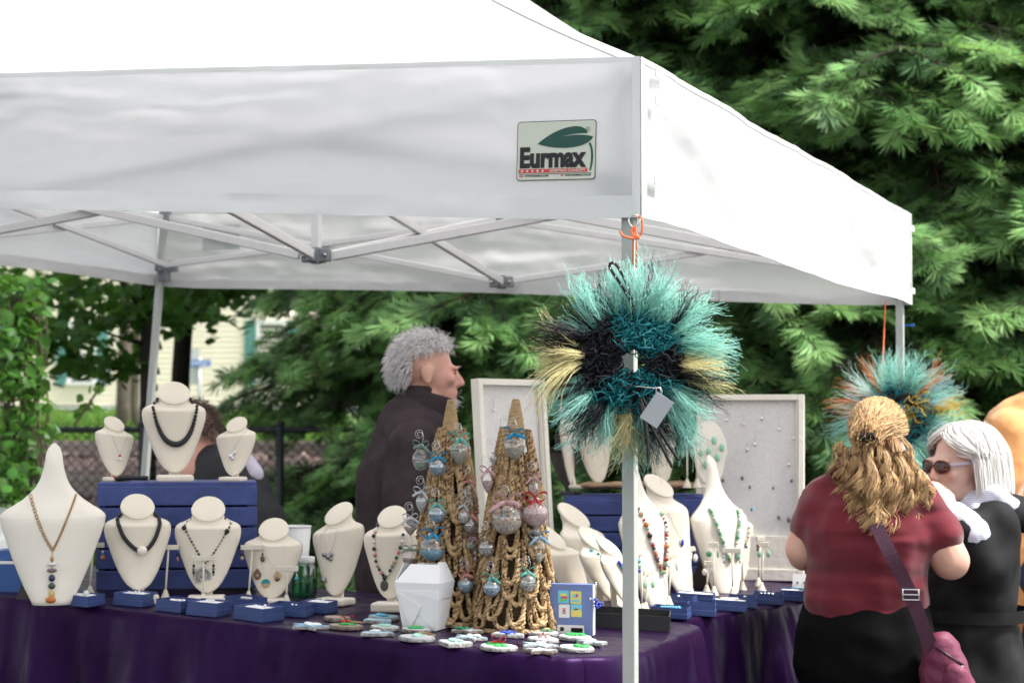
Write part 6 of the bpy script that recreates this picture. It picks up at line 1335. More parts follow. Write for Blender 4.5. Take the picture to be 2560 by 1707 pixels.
def head_prims(mb, o, Rm, s=1., jaw=1., nose=1., ear=1.):
    """head with its chin-to-crown axis along +Z and its face to -Y, rotated by Rm about o (base of skull)"""
    Rm = np.array(Rm.to_3x3())
    def E(c, r, n=16, m=10):
        k = MB().ell((0, 0, 0), np.array(r)*s, n, m); v = k.v[0]; mb.add((v+np.array(c)*s)@Rm.T+o, k.f[0][0], True)
    def Cc(a, b, ra, rb): cap(mb, Rm@(np.array(a)*s)+o, Rm@(np.array(b)*s)+o, ra*s, rb*s)
    E((0, .018, .128), (.074, .092, .090), 20, 14); E((0, -.030, .090), (.064, .062, .075)); E((0, -.038, .045), (.052*jaw, .052, .050)); E((0, -.076, .012), (.024, .022, .019)); Cc((-.046*jaw, -.01, .035), (-.012, -.072, .010), .017, .018); Cc((.046*jaw, -.01, .035), (.012, -.072, .010), .017, .018)
    Cc((0, -.088, .118), (0, -.107*nose, .079), .0075, .0120); E((-.010, -.100, .073), (.008, .010, .007)); E((.010, -.100, .073), (.008, .010, .007))
    for sx in (-1, 1): E((sx*.030, -.082, .124), (.026, .013, .009)); E((sx*.040, -.066, .088), (.024, .020, .020)); E((sx*(.064+.016*ear), .014, .096), (.008, .020*ear, .032*ear)); E((sx*(.064+.021*ear), .026, .104), (.006, .011, .024*ear)); E((sx*(.064+.020*ear), .008, .072), (.007, .008, .010))
    E((0, -.092, .048), (.021, .011, .0065)); E((0, -.090, .037), (.019, .011, .0065)); E((0, -.084, .028), (.02, .010, .008))
    Cc((0, .022, .06), (0, .040, -.06), .055, .060)
def head_parts(par, o, Rm, s=1., eyes=True):
    Rn = np.array(Rm.to_3x3())
    for sx in (-1, 1):
        p = Rn@(np.array([sx*.030, -.070, .108])*s)+o
        e = MB().ell((0, 0, 0), (.0125*s, .0125*s, .010*s), 12, 8).build('eye', M_eye, par); e.location = p; q = Rn@(np.array([sx*.030, -.0815, .108])*s)+o; i = MB().ell((0, 0, 0), (.0055*s,)*3, 8, 6).build('iris', M_iris, e); i.location = q-p
        b = Rn@(np.array([0, -.093, .125])*s)+o
def hair(par, name, roots, dirs, length, g, m, rad=.0011, curl=.0, freq=0., grav=.2, K_=8, out=None, clump=0):
    N_ = len(roots); q = np.linspace(0, 1, K_); P = np.zeros((N_, K_, 3)); d = dirs/np.linalg.norm(dirs, axis=1, keepdims=True); p = roots.copy(); L = (length*g.uniform(.7, 1.15, N_))[:, None]/K_
    ph = g.uniform(0, 6.3, (N_, 1)); ax = np.cross(d, g.normal(0, 1, (N_, 3))); ax /= np.linalg.norm(ax, axis=1, keepdims=True)+1e-9
    for k in range(K_):
        P[:, k] = p + ax*curl*np.sin(q[k]*freq+ph) + np.cross(d, ax)*curl*.7*np.cos(q[k]*freq+ph); d = d+np.array([0, 0, -1.])*grav/K_*2; d /= np.linalg.norm(d, axis=1, keepdims=True); p = p+d*L
    mb = MB(); strands(mb, P, rad*(1-.5*q)[None]*np.ones((N_, 1)), 3); return mb.build(name, m, par, 'stuff')
def scalp(g, n, o, Rm, s, test, rx=.078, ry=.097, rz=.094, c=(0, .018, .128)):
    d = g.normal(0, 1, (n*4, 3)); d /= np.linalg.norm(d, axis=1, keepdims=True); keep = np.array([test(v) for v in d]); d = d[keep][:n]; p = d*np.array([rx, ry, rz])+np.array(c)
    Rn = np.array(Rm.to_3x3()); return (p*s)@Rn.T+o, d@Rn.T
def hand(mb, w, f, pn, s=1., curl=.5, side=1):
    """palm at w, fingers along f, palm normal pn"""
    f = np.array(f, float); f /= np.linalg.norm(f); pn = np.array(pn, float); pn -= f*(pn@f); pn /= np.linalg.norm(pn); sd = np.cross(f, pn)*side; w = np.array(w, float)
    for k in (-1.5, -.5, .5, 1.5): cap(mb, w+sd*.017*k*.7*s, w+f*.075*s+sd*.019*k*s, .016*s, .012*s)
    for k, ln in ((-1.5, .066), (-.5, .078), (.5, .074), (1.5, .058)):
        p = w+f*.08*s+sd*.0195*k*s; d = f.copy()
        for j, (sg, r_) in enumerate(((.44, .0095), (.32, .0085), (.24, .0075))):
            d = d*math.cos(curl*(.6+.3*j))+pn*math.sin(curl*(.6+.3*j)); d /= np.linalg.norm(d); q = p+d*ln*sg*s; cap(mb, p, q, r_*s, r_*.9*s, 8); p = q
    p = w+sd*-.024*s+f*.02*s; d = f*.6-sd*.7+pn*.35; d /= np.linalg.norm(d); q = p+d*.04*s; cap(mb, p, q, .013*s, .011*s, 8); d2 = f*.9-sd*.1+pn*.4; d2 /= np.linalg.norm(d2); cap(mb, q, q+d2*.032*s, .0105*s, .0085*s, 8)

# -------------------------------------------------- grey haired man in profile behind the table
MD = 5.55; mp = at(1037, 1400, MD); gzm = gz(mp[0]); man = thing('person', 'grey-haired person in dark fleece standing in profile behind the table', 'person', (mp[0], mp[1], gzm), facecam(mp, 98))
def ZM(y): return 1.55+(1043-y)*MD/FPX - gzm   
def XM(x): return -(x-1015)*MD/FPX          # local +Y is behind him: photograph x grows towards his front (-Y)
ho = np.array([0.0, XM(1042), ZM(1018)+.008]); HR = Matrix.Rotation(R(4), 3, 'X'); HS = .93
bm = MB(); head_prims(bm, ho, HR, HS, 1.0, 1.05)
zs = ZM(1100)
chain(bm, [(0, XM(1040), ZM(1010)), (0, XM(1015), zs+.03)], [.056, .062]); cap(bm, (-.12, XM(1005), zs-.01), (.12, XM(1005), zs-.01), .055, .055); chain(bm, [(0, XM(1005), zs-.03), (0, XM(1000), .95)], [.085, .10]); cap(bm, (-.07, XM(1000), .92), (.07, XM(1000), .92), .09, .09)
AR = [((-.19, XM(992), zs-.02), (-.25, XM(955), zs-.30), (-.17, XM(1090), zs-.36)), ((.19, XM(992), zs-.02), (.24, XM(960), zs-.30), (.15, XM(1100), zs-.36))]
for a_ in AR: chain(bm, a_, [.05, .042, .03]); hand(bm, a_[2], (0, -1, -.15), (.2 if a_[0][0] < 0 else -.2, 0, -1), 1., .5, 1 if a_[0][0] < 0 else -1)
for sx in (-1, 1): chain(bm, [(sx*.09, XM(1000), .9), (sx*.1, XM(1005), .5), (sx*.1, XM(990), .08)], [.075, .055, .045]); cap(bm, (sx*.1, XM(985), .04), (sx*.1, XM(985)-.16, .035), .04, .035)
fuse(bm, 'body', M_skm, man, .0062, 4); head_parts(man, ho, HR, HS)
M_fl = mat('charcoal_fleece', (.060, .046, .049), .95, spec=.1, sheen=.0, noise=(30, .25, None), bump=(300, .5)); folds(M_fl, (7, 7, 9), .5, .025); M_flg = mat('grey_fleece_panel', (.085, .085, .095), .95, sheen=.5, bump=(300, .5)); M_jean = mat('denim', (.035, .05, .10), .85, noise=(60, .3, None)); M_shoe = mat('shoe', (.03, .028, .027), .5)
fm = MB(); cap(fm, (-.13, XM(1000), zs+.005), (.13, XM(1000), zs+.005), .085, .085); chain(fm, [(0, XM(1008), zs+.02), (0, XM(1000), zs-.14), (0, XM(1000), .86)], [.12, .165, .16]); chain(fm, [(-.06, XM(1000), zs-.1), (-.075, XM(1000), .86)], [.14, .155]); chain(fm, [(.06, XM(1000), zs-.1), (.075, XM(1000), .86)], [.14, .155]); chain(fm, [(0, XM(1012), zs+.05), (0, XM(1030), zs+.115)], [.085, .074])
for a_ in AR: chain(fm, a_[:2], [.085, .066]); chain(fm, a_[1:], [.066, .05])
fuse(fm, 'fleece_jacket', M_fl, man, .011, 5, (.10, .016))
cl_ = MB()
for i in range(2): pass
cn = np.array([0, XM(1030), zs+.085]); rg = []
for z_, r_ in ((-.045, .088), (.0, .080), (.045, .074), (.058, .073), (.058, .067), (.0, .072)): rg.append(np.array([cn+np.array([r_*math.cos(a), r_*1.06*math.sin(a)-.30*z_, z_+.020*math.sin(a)]) for a in np.linspace(0, 2*math.pi, 28, endpoint=False)]))
cl_.ring_loft(rg, False, False).build('collar', M_fl, man)
tr_ = MB()
for sx in (-1, 1): chain(tr_, [(sx*.085, XM(1000), .88), (sx*.1, XM(1005), .5), (sx*.1, XM(990), .09)], [.12, .09, .075])
cap(tr_, (-.06, XM(1000), .9), (.06, XM(1000), .9), .135, .135); fuse(tr_, 'trousers', M_jean, man, .012, 4)
for sx in (-1, 1): sh = MB(); cap(sh, (sx*.1, XM(980), .045), (sx*.1, XM(980)-.18, .04), .052, .045); fuse(sh, 'shoe', M_shoe, man, .012, 2)
g = np.random.default_rng(71)
M_gh = mat('grey_hair', (.84, .82, .81), .55, spec=.3); island_vary(M_gh, .25)
M_ghd = mat('dark_grey_hair', (.46, .44, .435), .55, spec=.3); island_vary(M_ghd, .3)
tst = lambda v: not (abs(v[0]) > .55 and -.35 < v[1] < .42 and v[2] < .30) and ((v[2] > -.62 and v[1] > -.18 - .25*(v[2] < .15)*0 and not (v[1] < .12 and v[2] < .18)) or (v[2] > .50 and v[1] > -.80))
rt_, dr_ = scalp(g, 3200, ho, HR, HS, tst, .080, .099, .098); hair(man, 'hair', rt_, dr_*.55+np.array([0, .5, .05])+g.normal(0, .28, dr_.shape), .042, g, M_gh, .0010, .0032, 4.5, .7, 8)
rt_, dr_ = scalp(g, 500, ho, HR, HS, lambda v: v[1] > .45 and -.75 < v[2] < .1, .079, .098, .100); hair(man, 'hair_underlayer', rt_, dr_*.5+np.array([0, .3, -.6]), .035, g, M_ghd, .0016, .004, 7., .6, 7)
ub = MB(); ke = MB().ell((0, .020, .132), np.array([.082, .100, .096]), 20, 14); v = ke.v[0]; f_ = ke.f[0][0]; kp = [q for q in f_ if all(tst((v[i]-np.array([0, .018, .128]))/np.array([.08, .099, .096])) for i in q)]
ub.add((v*HS)@np.array(HR).T+ho, [tuple(q) for q in kp], True).build('hair_base', M_ghd, man)
st_ = g.normal(0, 1, (260, 3))*np.array([.022, .010, .012])+np.array([0, -.086, .016]); st_ = (st_*HS)@np.array(HR).T+ho
hair(man, 'chin_stubble', st_, np.tile([0, -1., -.4], (260, 1)), .010, g, M_gh, .0008, 0, 0, .2, 3)
for sx in (-1, 1):
    eb = np.array([[sx*(.016+.026*q), -.098+.012*q*q, .128+.004*math.sin(q*3)] for q in np.linspace(0, 1, 40)]); eb = (eb*HS)@np.array(HR).T+ho; hair(man, 'eyebrow', eb, np.tile([sx*.7, -.6, .2], (40, 1)), .012, g, M_ghd, .0009, 0, 0, .1, 3)

# -------------------------------------------------- shopper in maroon seen from behind
WD_ = 4.95; wp_ = at(2190, 1500, WD_); gzw = gz(wp_[0]); wm = thing('person', 'person in maroon tee with wavy blonde hair seen from behind', 'person', (wp_[0], wp_[1], gzw), facecam(wp_, 180))
def ZW(y): return 1.55+(1043-y)*WD_/FPX - gzw
def XW(x): return -(x-2190)*WD_/FPX           # she faces away: her right is the photograph's right
def PW(x, y, d=0.): return np.array([XW(x), d, ZW(y)])   # d<0 : farther from the camera (her front)
wo = PW(2203, 1185, -.05); WRm = Matrix.Rotation(R(18), 3, 'X') @ Matrix.Rotation(R(-14), 3, 'Z'); WS = .92
bm = MB(); head_prims(bm, wo, WRm, WS, ear=.05)
cap(bm, PW(2200, 1180, -.03), PW(2195, 1235, .0), .055, .06); cap(bm, PW(2085, 1245), PW(2285, 1246), .045, .045); chain(bm, [PW(2195, 1250), PW(2170, 1400, .0), PW(2165, 1520)], [.085, .09, .095]); cap(bm, PW(2120, 1580), PW(2210, 1580), .095, .095)
AL = [PW(2062, 1252), PW(2012, 1374, -.02), PW(2070, 1395, -.27)]; ARr = [PW(2300, 1262), PW(2372, 1398, .0), PW(2330, 1260, -.24)]
chain(bm, AL, [.055, .052, .034]); chain(bm, ARr, [.055, .052, .034]); hand(bm, AL[2], (-.4, -1, .1), (0, 0, -1), .92, .5, 1); hand(bm, ARr[2], (.3, -.7, .6), (.5, .3, 0), .92, .6, -1)
cap(bm, (XW(2010), -.03, ZW(1378)), (XW(2010), -.03, ZW(1390)), .044, .044)
for x_ in (2110, 2230): chain(bm, [(XW(x_), 0, .80), (XW(x_), 0, .46), (XW(x_), .02, .08)], [.075, .06, .045]); cap(bm, (XW(x_), .03, .04), (XW(x_), -.14, .035), .04, .035)
fuse(bm, 'body', M_skf, wm, .0072, 4)
M_mar = mat('maroon_jersey', (.155, .020, .030), .95, spec=.12, sheen=.3, noise=(20, .15, None), bump=(500, .15)); M_bkw = mat('black_jersey', (.0045, .0045, .005), .95, spec=.1); M_bkp = mat('black_trousers', (.014, .014, .016), .8); folds(M_mar, (3.5, 3.5, 13), 1.0, .055); folds(M_bkw, (3, 3, 10), .6, .04); folds(M_bkp, (6, 6, 5), .5, .03)
tm_ = MB(); cap(tm_, PW(2085, 1248), PW(2282, 1246), .072, .068); chain(tm_, [PW(2195, 1240), PW(2175, 1340, .01), PW(2165, 1430, .0), PW(2165, 1500)], [.11, .128, .116, .125], sx=1.38); cap(tm_, PW(2195, 1225, -.01), PW(2196, 1240), .075, .09)
chain(tm_, [PW(2070, 1254), PW(2036, 1318, -.01)], [.070, .062]); chain(tm_, [PW(2294, 1262), PW(2346, 1336, .0)], [.066, .066])
fuse(tm_, 'tee_shirt', M_mar, wm, .0095, 14, (.09, .018))
# horizontal drag folds at the waist
jk = MB(); chain(jk, [PW(2163, 1545), PW(2163, 1660)], [.125, .14], sx=1.42); fuse(jk, 'tied_jacket', M_bkw, wm, .012, 8, (.12, .02))
tr_ = MB()
for x_ in (2112, 2216): chain(tr_, [(XW(x_), 0, .80), (XW(x_), 0, .46), (XW(x_), .02, .07)], [.115, .095, .085])
cap(tr_, PW(2120, 1620), PW(2210, 1620), .125, .125); fuse(tr_, 'trousers', M_bkp, wm, .013, 16)
for x_ in (2110, 2230): sh = MB(); cap(sh, (XW(x_), .05, .045), (XW(x_), -.15, .04), .05, .045); fuse(sh, 'shoe', M_shoe, wm, .012, 2)
g = np.random.default_rng(72)
M_bh = mat('blonde_hair', (.54, .345, .17), .45, spec=.4); island_vary(M_bh, .45, .012); M_bhd = mat('brown_hair', (.24, .125, .055), .5, spec=.4); island_vary(M_bhd, .35)
clip = PW(2172, 1090, .095)
# strands pulled back from the crown to the clip
n = 1900; rt_, dr_ = scalp(g, n, wo, WRm, WS, lambda v: v[2] > -.05 and v[1] > -.45, .081, .099, .097); Kp = 9; q = np.linspace(0, 1, Kp)[None, :, None]
ctr = (np.array([0, .018, .128])*WS)@np.array(WRm).T+wo; tgt = clip+g.normal(0, .012, (n, 3)); P = rt_[:, None]*(1-q)+tgt[:, None]*q; off = P-ctr; ln = np.linalg.norm(off, axis=2, keepdims=True); rad_ = np.linalg.norm(rt_-ctr, axis=1)[:, None, None]
P = ctr+off/ln*np.maximum(ln, rad_*(1-q)+.100*q*np.ones_like(ln)); P += np.sin(q*6+g.uniform(0, 6, (n, 1, 1)))*.002
mb = MB(); strands(mb, P, .0010, 3); mb.build('hair_crown', M_bh, wm, 'stuff')
# long wavy lengths falling over the back and shoulders
def cascade(n, m, src, ybot, rad, dback, sc_=1.):
    P = np.zeros((n, 14, 3)); lock = g.integers(0, 46, n); la = g.uniform(-1, 1, 46); lb = g.uniform(0, 1, 46); lph = g.uniform(0, 6.3, 46); lfr = g.uniform(9, 15, 46); lam = g.uniform(.008, .017, 46); lyb = g.uniform(-40, 22, 46)
    for i in range(n):
        k = lock[i]; a = la[k]; s0 = src(a, lb[k]); yb = ybot+lyb[k]-46*abs(a)**2.2; xe = 2178+ (122*a + 14 if a > 0 else 102*a+8)
        for j in range(14):
            q = j/13; y_ = s0[1]+(yb-s0[1])*q; x_ = s0[0]+(xe-s0[0])*(q**.75); d_ = s0[2]+dback*math.sin(min(1, q*1.5)*1.57)-.03*abs(a)*q + .012*math.sin(lph[k]+q*4)
            wv = lam[k]*math.sin(q*lfr[k]+lph[k])*min(1, q*2.2); p = PW(x_, y_, d_); p[0] += wv+.002*math.sin(q*9+i)+g.normal(0, .0012); p[1] += lam[k]*.8*math.cos(q*lfr[k]+lph[k]); P[i, j] = p
        P[i] += g.normal(0, .0062, 3)*np.linspace(.35, 1, 14)[:, None]
    mb = MB(); strands(mb, P, rad, 3); mb.build('hair_lengths', m, wm, 'stuff')
cascade(1300, M_bhd, lambda a, b: (2188+88*a, 1090+60*b+20*abs(a), .055-.05*abs(a)), 1292, .0011, .035)
cascade(2900, M_bh, lambda a, b: (2180+(84 if a > 0 else 92)*a, 1085+75*b, .085-.055*abs(a)), 1305, .00085, .050)
hc = MB(); 
ck = bpy.data.objects.new('hair_clip', bev(MB().box((0, 0, 0), (.036, .018, .020)).build('hair_clip', mat('black_plastic', (.01, .01, .011), .25), wm), .004).data) if False else bev(MB().box((0, 0, 0), (.040, .020, .021)).build('hair_clip', mat('black_plastic', (.01, .01, .011), .25), wm), .004); ck.location = clip+np.array([0, .014, 0]); ck.rotation_euler = (R(-12), R(4), 0)
# cross-body strap and bag (a bag she carries)
M_strap = mat('plum_webbing', (.055, .014, .032), .7, bump=(300, .3)); M_bag = mat('plum_nylon', (.19, .035, .075), .6, noise=(12, .2, None), bump=(60, .3))
bag = thing('shoulder_bag', 'plum shoulder bag hanging by a cross-body strap at the maroon shopper', 'bag', wm.location, wm.rotation_euler.z)
sp = cr([PW(2190, 1300, .155), PW(2225, 1370, .185), PW(2262, 1445, .182), PW(2292, 1520, .18), PW(2320, 1598, .172)], 24); ring = []
for p in sp: ring.append(np.array([p+np.array([.017, 0, -.006]), p+np.array([-.017, 0, .006]), p+np.array([-.017, .003, .006]), p+np.array([.017, .003, -.006])]))
MB().ring_loft(ring, True, True, False).build('strap', M_strap, bag)
bk_ = MB(); c_ = PW(2272, 1467, .190)
for a_, b_ in (((-.02, -.013), (.02, -.013)), ((.02, -.013), (.02, .013)), ((.02, .013), (-.02, .013)), ((-.02, .013), (-.02, -.013)), ((-.02, 0), (.02, 0))): cap(bk_, c_+np.array([a_[0], 0, a_[1]]), c_+np.array([b_[0], 0, b_[1]]), .0022, .0022, 6)
bk_.build('buckle', M_silv, bag, 'stuff')
bb = MB(); chain(bb, [PW(2345, 1600, .14), PW(2370, 1720, .13)], [.045, .07]); chain(bb, [PW(2330, 1600, .13), PW(2345, 1730, .12)], [.04, .06]); fuse(bb, 'bag_body', M_bag, bag, .009, 5, (.05, .02))
fp_ = MB(); chain(fp_, [PW(2375, 1655, .195), PW(2385, 1740, .19)], [.032, .045]); fuse(fp_, 'front_pocket', M_bag, bag, .008, 4, (.04, .012))
zp = MB().tube([PW(2330, 1590, .19), PW(2362, 1612, .195), PW(2392, 1632, .18)], .004, 6).build('zip', mat('dark_zip', (.03, .01, .02), .4), bag); MB().tube([PW(2388, 1632, .20), PW(2392, 1668, .215)], .005, 6).build('zip_pull', M_silv, bag)

# -------------------------------------------------- white haired shopper with sunglasses
VD = 5.30; vp = at(2420, 1500, VD); gzv = gz(vp[0]); vw = thing('person', 'white-haired person in black coat and sunglasses, hand raised to mouth', 'person', (vp[0], vp[1], gzv), facecam(vp, -46))
ca_, sa_ = math.cos(R(-46)), math.sin(R(-46))
def PV(x, y, d=0.):
    """photograph pixel + distance towards the camera -> local coordinates of the turned figure"""
    X = (x-2420)*VD/FPX; Yc = -d; v = Matrix.Rotation(-R(-46), 3, 'Z') @ Vector((X, Yc, 0)); return np.array([v.x, v.y, 1.55+(1043-y)*VD/FPX-gzv])
vo = PV(2414, 1250, .0); VR = Matrix.Rotation(R(6), 3, 'X') @ Matrix.Rotation(R(-6), 3, 'Z'); VS = 1.0
bm = MB(); head_prims(bm, vo, VR, VS, .95, .95)
cap(bm, PV(2420, 1255), PV(2435, 1300), .052, .06); cap(bm, PV(2360, 1305, -.12), PV(2465, 1312, .06), .05, .05); chain(bm, [PV(2425, 1330), PV(2422, 1700)], [.075, .085])
wr = PV(2382, 1276, .17); el_ = PV(2462, 1402, .12); sh_ = PV(2470, 1312, .08); chain(bm, [sh_, el_, wr], [.042, .036, .028]); hand(bm, wr, PV(2340, 1210, .17)-wr, PV(2300, 1300, .05)-PV(2372, 1268, .17), .84, .8, 1)
chain(bm, [PV(2345, 1310, -.12), PV(2330, 1430, -.1), PV(2300, 1330, .0)], [.05, .042, .028])
for s_ in (-.07, .07): chain(bm, [(s_, 0, .72), (s_, 0, .45), (s_, .02, .08)], [.065, .055, .045]); cap(bm, (s_, .0, .04), (s_, -.15, .035), .038, .034)
fuse(bm, 'body', M_skp, vw, .0065, 4); head_parts(vw, vo, VR, VS)
M_coat = mat('black_coat', (.013, .013, .014), .75, spec=.25, noise=(14, .2, None), bump=(250, .15)); M_stripe = mat('striped_shirting', (.66, .68, .76), .7); folds(M_coat, (7, 7, 6), .7, .035)
t_ = M_stripe.node_tree; wv = t_.nodes.new('ShaderNodeTexWave'); wv.inputs['Scale'].default_value = 60; wv.bands_direction = 'Z'; rp_ = t_.nodes.new('ShaderNodeValToRGB'); rp_.color_ramp.elements[0].color = (.30, .36, .55, 1); rp_.color_ramp.elements[1].color = (.74, .75, .80, 1); rp_.color_ramp.elements[0].position = .25; rp_.color_ramp.elements[1].position = .5
tcn = t_.nodes.new('ShaderNodeTexCoord'); t_.links.new(tcn.outputs['Object'], wv.inputs['Vector']); t_.links.new(wv.outputs['Fac'], rp_.inputs['Fac']); t_.links.new(rp_.outputs[0], t_.nodes['Principled BSDF'].inputs['Base Color'])
co = MB(); cap(co, PV(2362, 1328, -.12), PV(2478, 1320, .08), .07, .074); chain(co, [PV(2425, 1345), PV(2425, 1420), PV(2420, 1530)], [.125, .145, .135]); chain(co, [PV(2420, 1530), PV(2425, 1800)], [.135, .185]); chain(co, [PV(2462, 1340, .06), PV(2452, 1525, .04), PV(2462, 1800, .04)], [.105, .095, .13]); chain(co, [PV(2392, 1385, -.03), PV(2385, 1530, -.02), PV(2380, 1800, -.02)], [.12, .12, .16])
chain(co, [PV(2482, 1308, .08), el_], [.08, .07]); chain(co, [el_, PV(2398, 1305, .16)], [.078, .062]); chain(co, [PV(2352, 1335, -.12), PV(2335, 1430, -.1)], [.08, .065]); fuse(co, 'coat', M_coat, vw, .0105, 26, (.10, .02))
be = MB(); rg = []
for z_ in (-.018, -.014, .014, .018): rg.append(np.array([PV(2430, 1530)+np.array([.160*math.cos(a)*(1-abs(z_)*.2), .155*math.sin(a), z_]) for a in np.linspace(0, 2*math.pi, 36, endpoint=False)]))
be.ring_loft(rg, False, False).build('waist_belt', M_coat, vw)
cf = MB(); cap(cf, PV(2428, 1326, .16), PV(2396, 1290, .165), .056, .044); cap(cf, PV(2412, 1308, .16), PV(2394, 1288, .165), .054, .048); fuse(cf, 'shirt_cuff', M_stripe, vw, .008, 3, (.03, .008))
cl_ = MB(); chain(cl_, [PV(2425, 1262, .03), PV(2480, 1240, .07), PV(2530, 1268, .05)], [.038, .040, .03]); chain(cl_, [PV(2425, 1262, .06), PV(2450, 1290, .11), PV(2410, 1300, .12)], [.03, .03, .015]); fuse(cl_, 'shirt_collar', M_stripe, vw, .009, 4, (.04, .014))
hd_ = MB(); chain(hd_, [PV(2490, 1248, .0), PV(2540, 1262, .02), PV(2555, 1300, .0)], [.035, .035, .03]); chain(hd_, [PV(2520, 1270, .06), PV(2560, 1300, .05)], [.03, .03]); fuse(hd_, 'coat_hood', M_coat, vw, .009, 4, (.05, .02))
# sunglasses are worn: a thing of their own
M_lens = mat('dark_lens', (.035, .010, .008), .06, spec=.8); M_gfr = mat('tortoise_frame', (.10, .025, .015), .25); M_arm = mat('grey_temple', (.42, .40, .50), .4)
sg = thing('sunglasses', 'dark reddish sunglasses worn by the white-haired shopper', 'sunglasses', vw.location, vw.rotation_euler.z)
VN = np.array(VR.to_3x3())
def HV(c): return VN@(np.array(c)*VS)+vo
for sx in (-1, 1):
    o = MB().ell((0, 0, 0), (.027, .009, .0175), 16, 10).build('lens', M_lens, sg); o.location = HV((sx*.033, -.094, .108)); o.rotation_euler = (0, 0, R(-6+sx*14))
    rm_ = [HV((sx*.033+.0275*math.cos(a), -.099+.011*(math.cos(a)*sx > 0)*abs(math.cos(a)), .108+.018*math.sin(a))) for a in np.linspace(0, 2*math.pi, 20, endpoint=False)]; MB().tube(rm_, .0026, 6, closed=True).build('rim', M_gfr, sg)
    MB().tube([HV((sx*.062, -.086, .112)), HV((sx*.078, -.04, .114)), HV((sx*.083, .02, .112))], [.005, .0045, .003], 6).build('temple', M_arm, sg)
MB().tube([HV((-.008, -.104, .112)), HV((.008, -.104, .112))], .0025, 6).build('bridge', M_gfr, sg)
g = np.random.default_rng(73); M_wh = mat('white_hair', (.78, .77, .74), .5, spec=.35); island_vary(M_wh, .12)
n = 3600; d = g.normal(0, 1, (n*4, 3)); d /= np.linalg.norm(d, axis=1, keepdims=True); d = d[(d[:, 2] > .05) & (d[:, 1] > -.72)][:n]; n = len(d); Kp = 14; P = np.zeros((n, Kp, 3)); c0 = np.array([0, .018, .128])
az = np.arctan2(d[:, 0], -d[:, 1]); az = np.where(np.abs(az) < 1.22, np.sign(az+1e-6)*(1.22+.25*np.abs(az)), az)       # face stays clear
for k in range(Kp):
    q = k/(Kp-1); el = (1-q)*np.arcsin(np.clip(d[:, 2], -1, 1)) if False else np.arcsin(np.clip(d[:, 2], -1, 1))*(1-min(1, q*2.2)); zdrop = max(0, q-.42)/.58
    rx_ = .088+.012*math.sin(q*3.0); ry_ = .106+.012*math.sin(q*3.0); a0 = np.arctan2(d[:, 0], -d[:, 1]); aa = a0+(az-a0)*min(1, q*2.4)
    P[:, k] = np.stack([np.sin(aa)*rx_*np.cos(el), -np.cos(aa)*ry_*np.cos(el), .094*np.sin(el)-.150*zdrop*(1-.12*(np.abs(aa) < 1.3)) + .0*aa], 1)+c0
    P[:, k, :2] *= (1+.10*zdrop-.20*max(0, zdrop-.7))
P += g.normal(0, .0045, (n, 1, 3)); P += (np.sin(np.linspace(0, 5, Kp)[None, :, None]+g.uniform(0, 6, (n, 1, 1)))*.0016); P = (P.reshape(-1, 3)*VS)@VN.T+vo
mb = MB(); strands(mb, P.reshape(n, Kp, 3), .0011, 3); mb.build('hair', M_wh, vw, 'stuff')

# -------------------------------------------------- man in orange, cut by the right edge
OD = 6.7; op = at(2600, 1500, OD); gzo = gz(op[0]); om = thing('person', 'person in an orange tee cut off by the right edge', 'person', (op[0], op[1], gzo), facecam(op, -70))
cao = R(-70)
def PO(x, y, d=0.):
    X = (x-32-2600)*OD/FPX; v = Matrix.Rotation(-cao, 3, 'Z') @ Vector((X, -d, 0)); return np.array([v.x, v.y, 1.55+(1043-y)*OD/FPX-gzo])
bm = MB(); oo = PO(2720, 985); head_prims(bm, oo, Matrix.Identity(3), 1.); chain(bm, [PO(2715, 1000), PO(2640, 1060)], [.06, .065]); cap(bm, PO(2560, 1085, .1), PO(2640, 1085, -.15), .075, .075); chain(bm, [PO(2600, 1110), PO(2600, 1480)], [.10, .11])
chain(bm, [PO(2575, 1095, .22), PO(2555, 1290, .24), PO(2515, 1255, .30)], [.055, .048, .036]); chain(bm, [PO(2555, 1290, .24), PO(2512, 1300, .05)], [.046, .034]); hand(bm, PO(2512, 1300, .05), PO(2490, 1320, -.1)-PO(2512, 1300, .05), (0, 0, 1), 1, .5)
chain(bm, [PO(2640, 1095, -.2), PO(2640, 1290, -.2), PO(2560, 1300, -.05)], [.055, .048, .036])
for s_ in (-.1, .1): chain(bm, [(s_, 0, .85), (s_, 0, .46), (s_, .02, .08)], [.095, .07, .05]); cap(bm, (s_, .0, .04), (s_, -.17, .035), .042, .036)
fuse(bm, 'body', M_skf, om, .009, 4)
M_org = mat('orange_jersey', (.80, .36, .13), .85, sheen=.2, bump=(400, .15)); folds(M_org, (6, 6, 10), .7, .03); ot = MB(); cap(ot, PO(2565, 1082, .12), PO(2640, 1085, -.15), .09, .09); chain(ot, [PO(2595, 1100), PO(2595, 1300), PO(2592, 1490)], [.16, .185, .185]); chain(ot, [PO(2565, 1130, .06), PO(2560, 1480, .05)], [.135, .14]); chain(ot, [PO(2620, 1060, .0), PO(2680, 1040, .0)], [.13, .10]); chain(ot, [PO(2572, 1092, .20), PO(2545, 1195, .24)], [.095, .082]); chain(ot, [PO(2640, 1095, -.2), PO(2640, 1200, -.2)], [.09, .08]); fuse(ot, 'tee_shirt', M_org, om, .0105, 5, (.10, .020))
tr_ = MB(); cap(tr_, (-.08, 0, .88), (.08, 0, .88), .15, .15)
for s_ in (-.1, .1): chain(tr_, [(s_, 0, .88), (s_, 0, .46), (s_, .02, .08)], [.125, .095, .085])
fuse(tr_, 'jeans', M_jean, om, .013, 4)
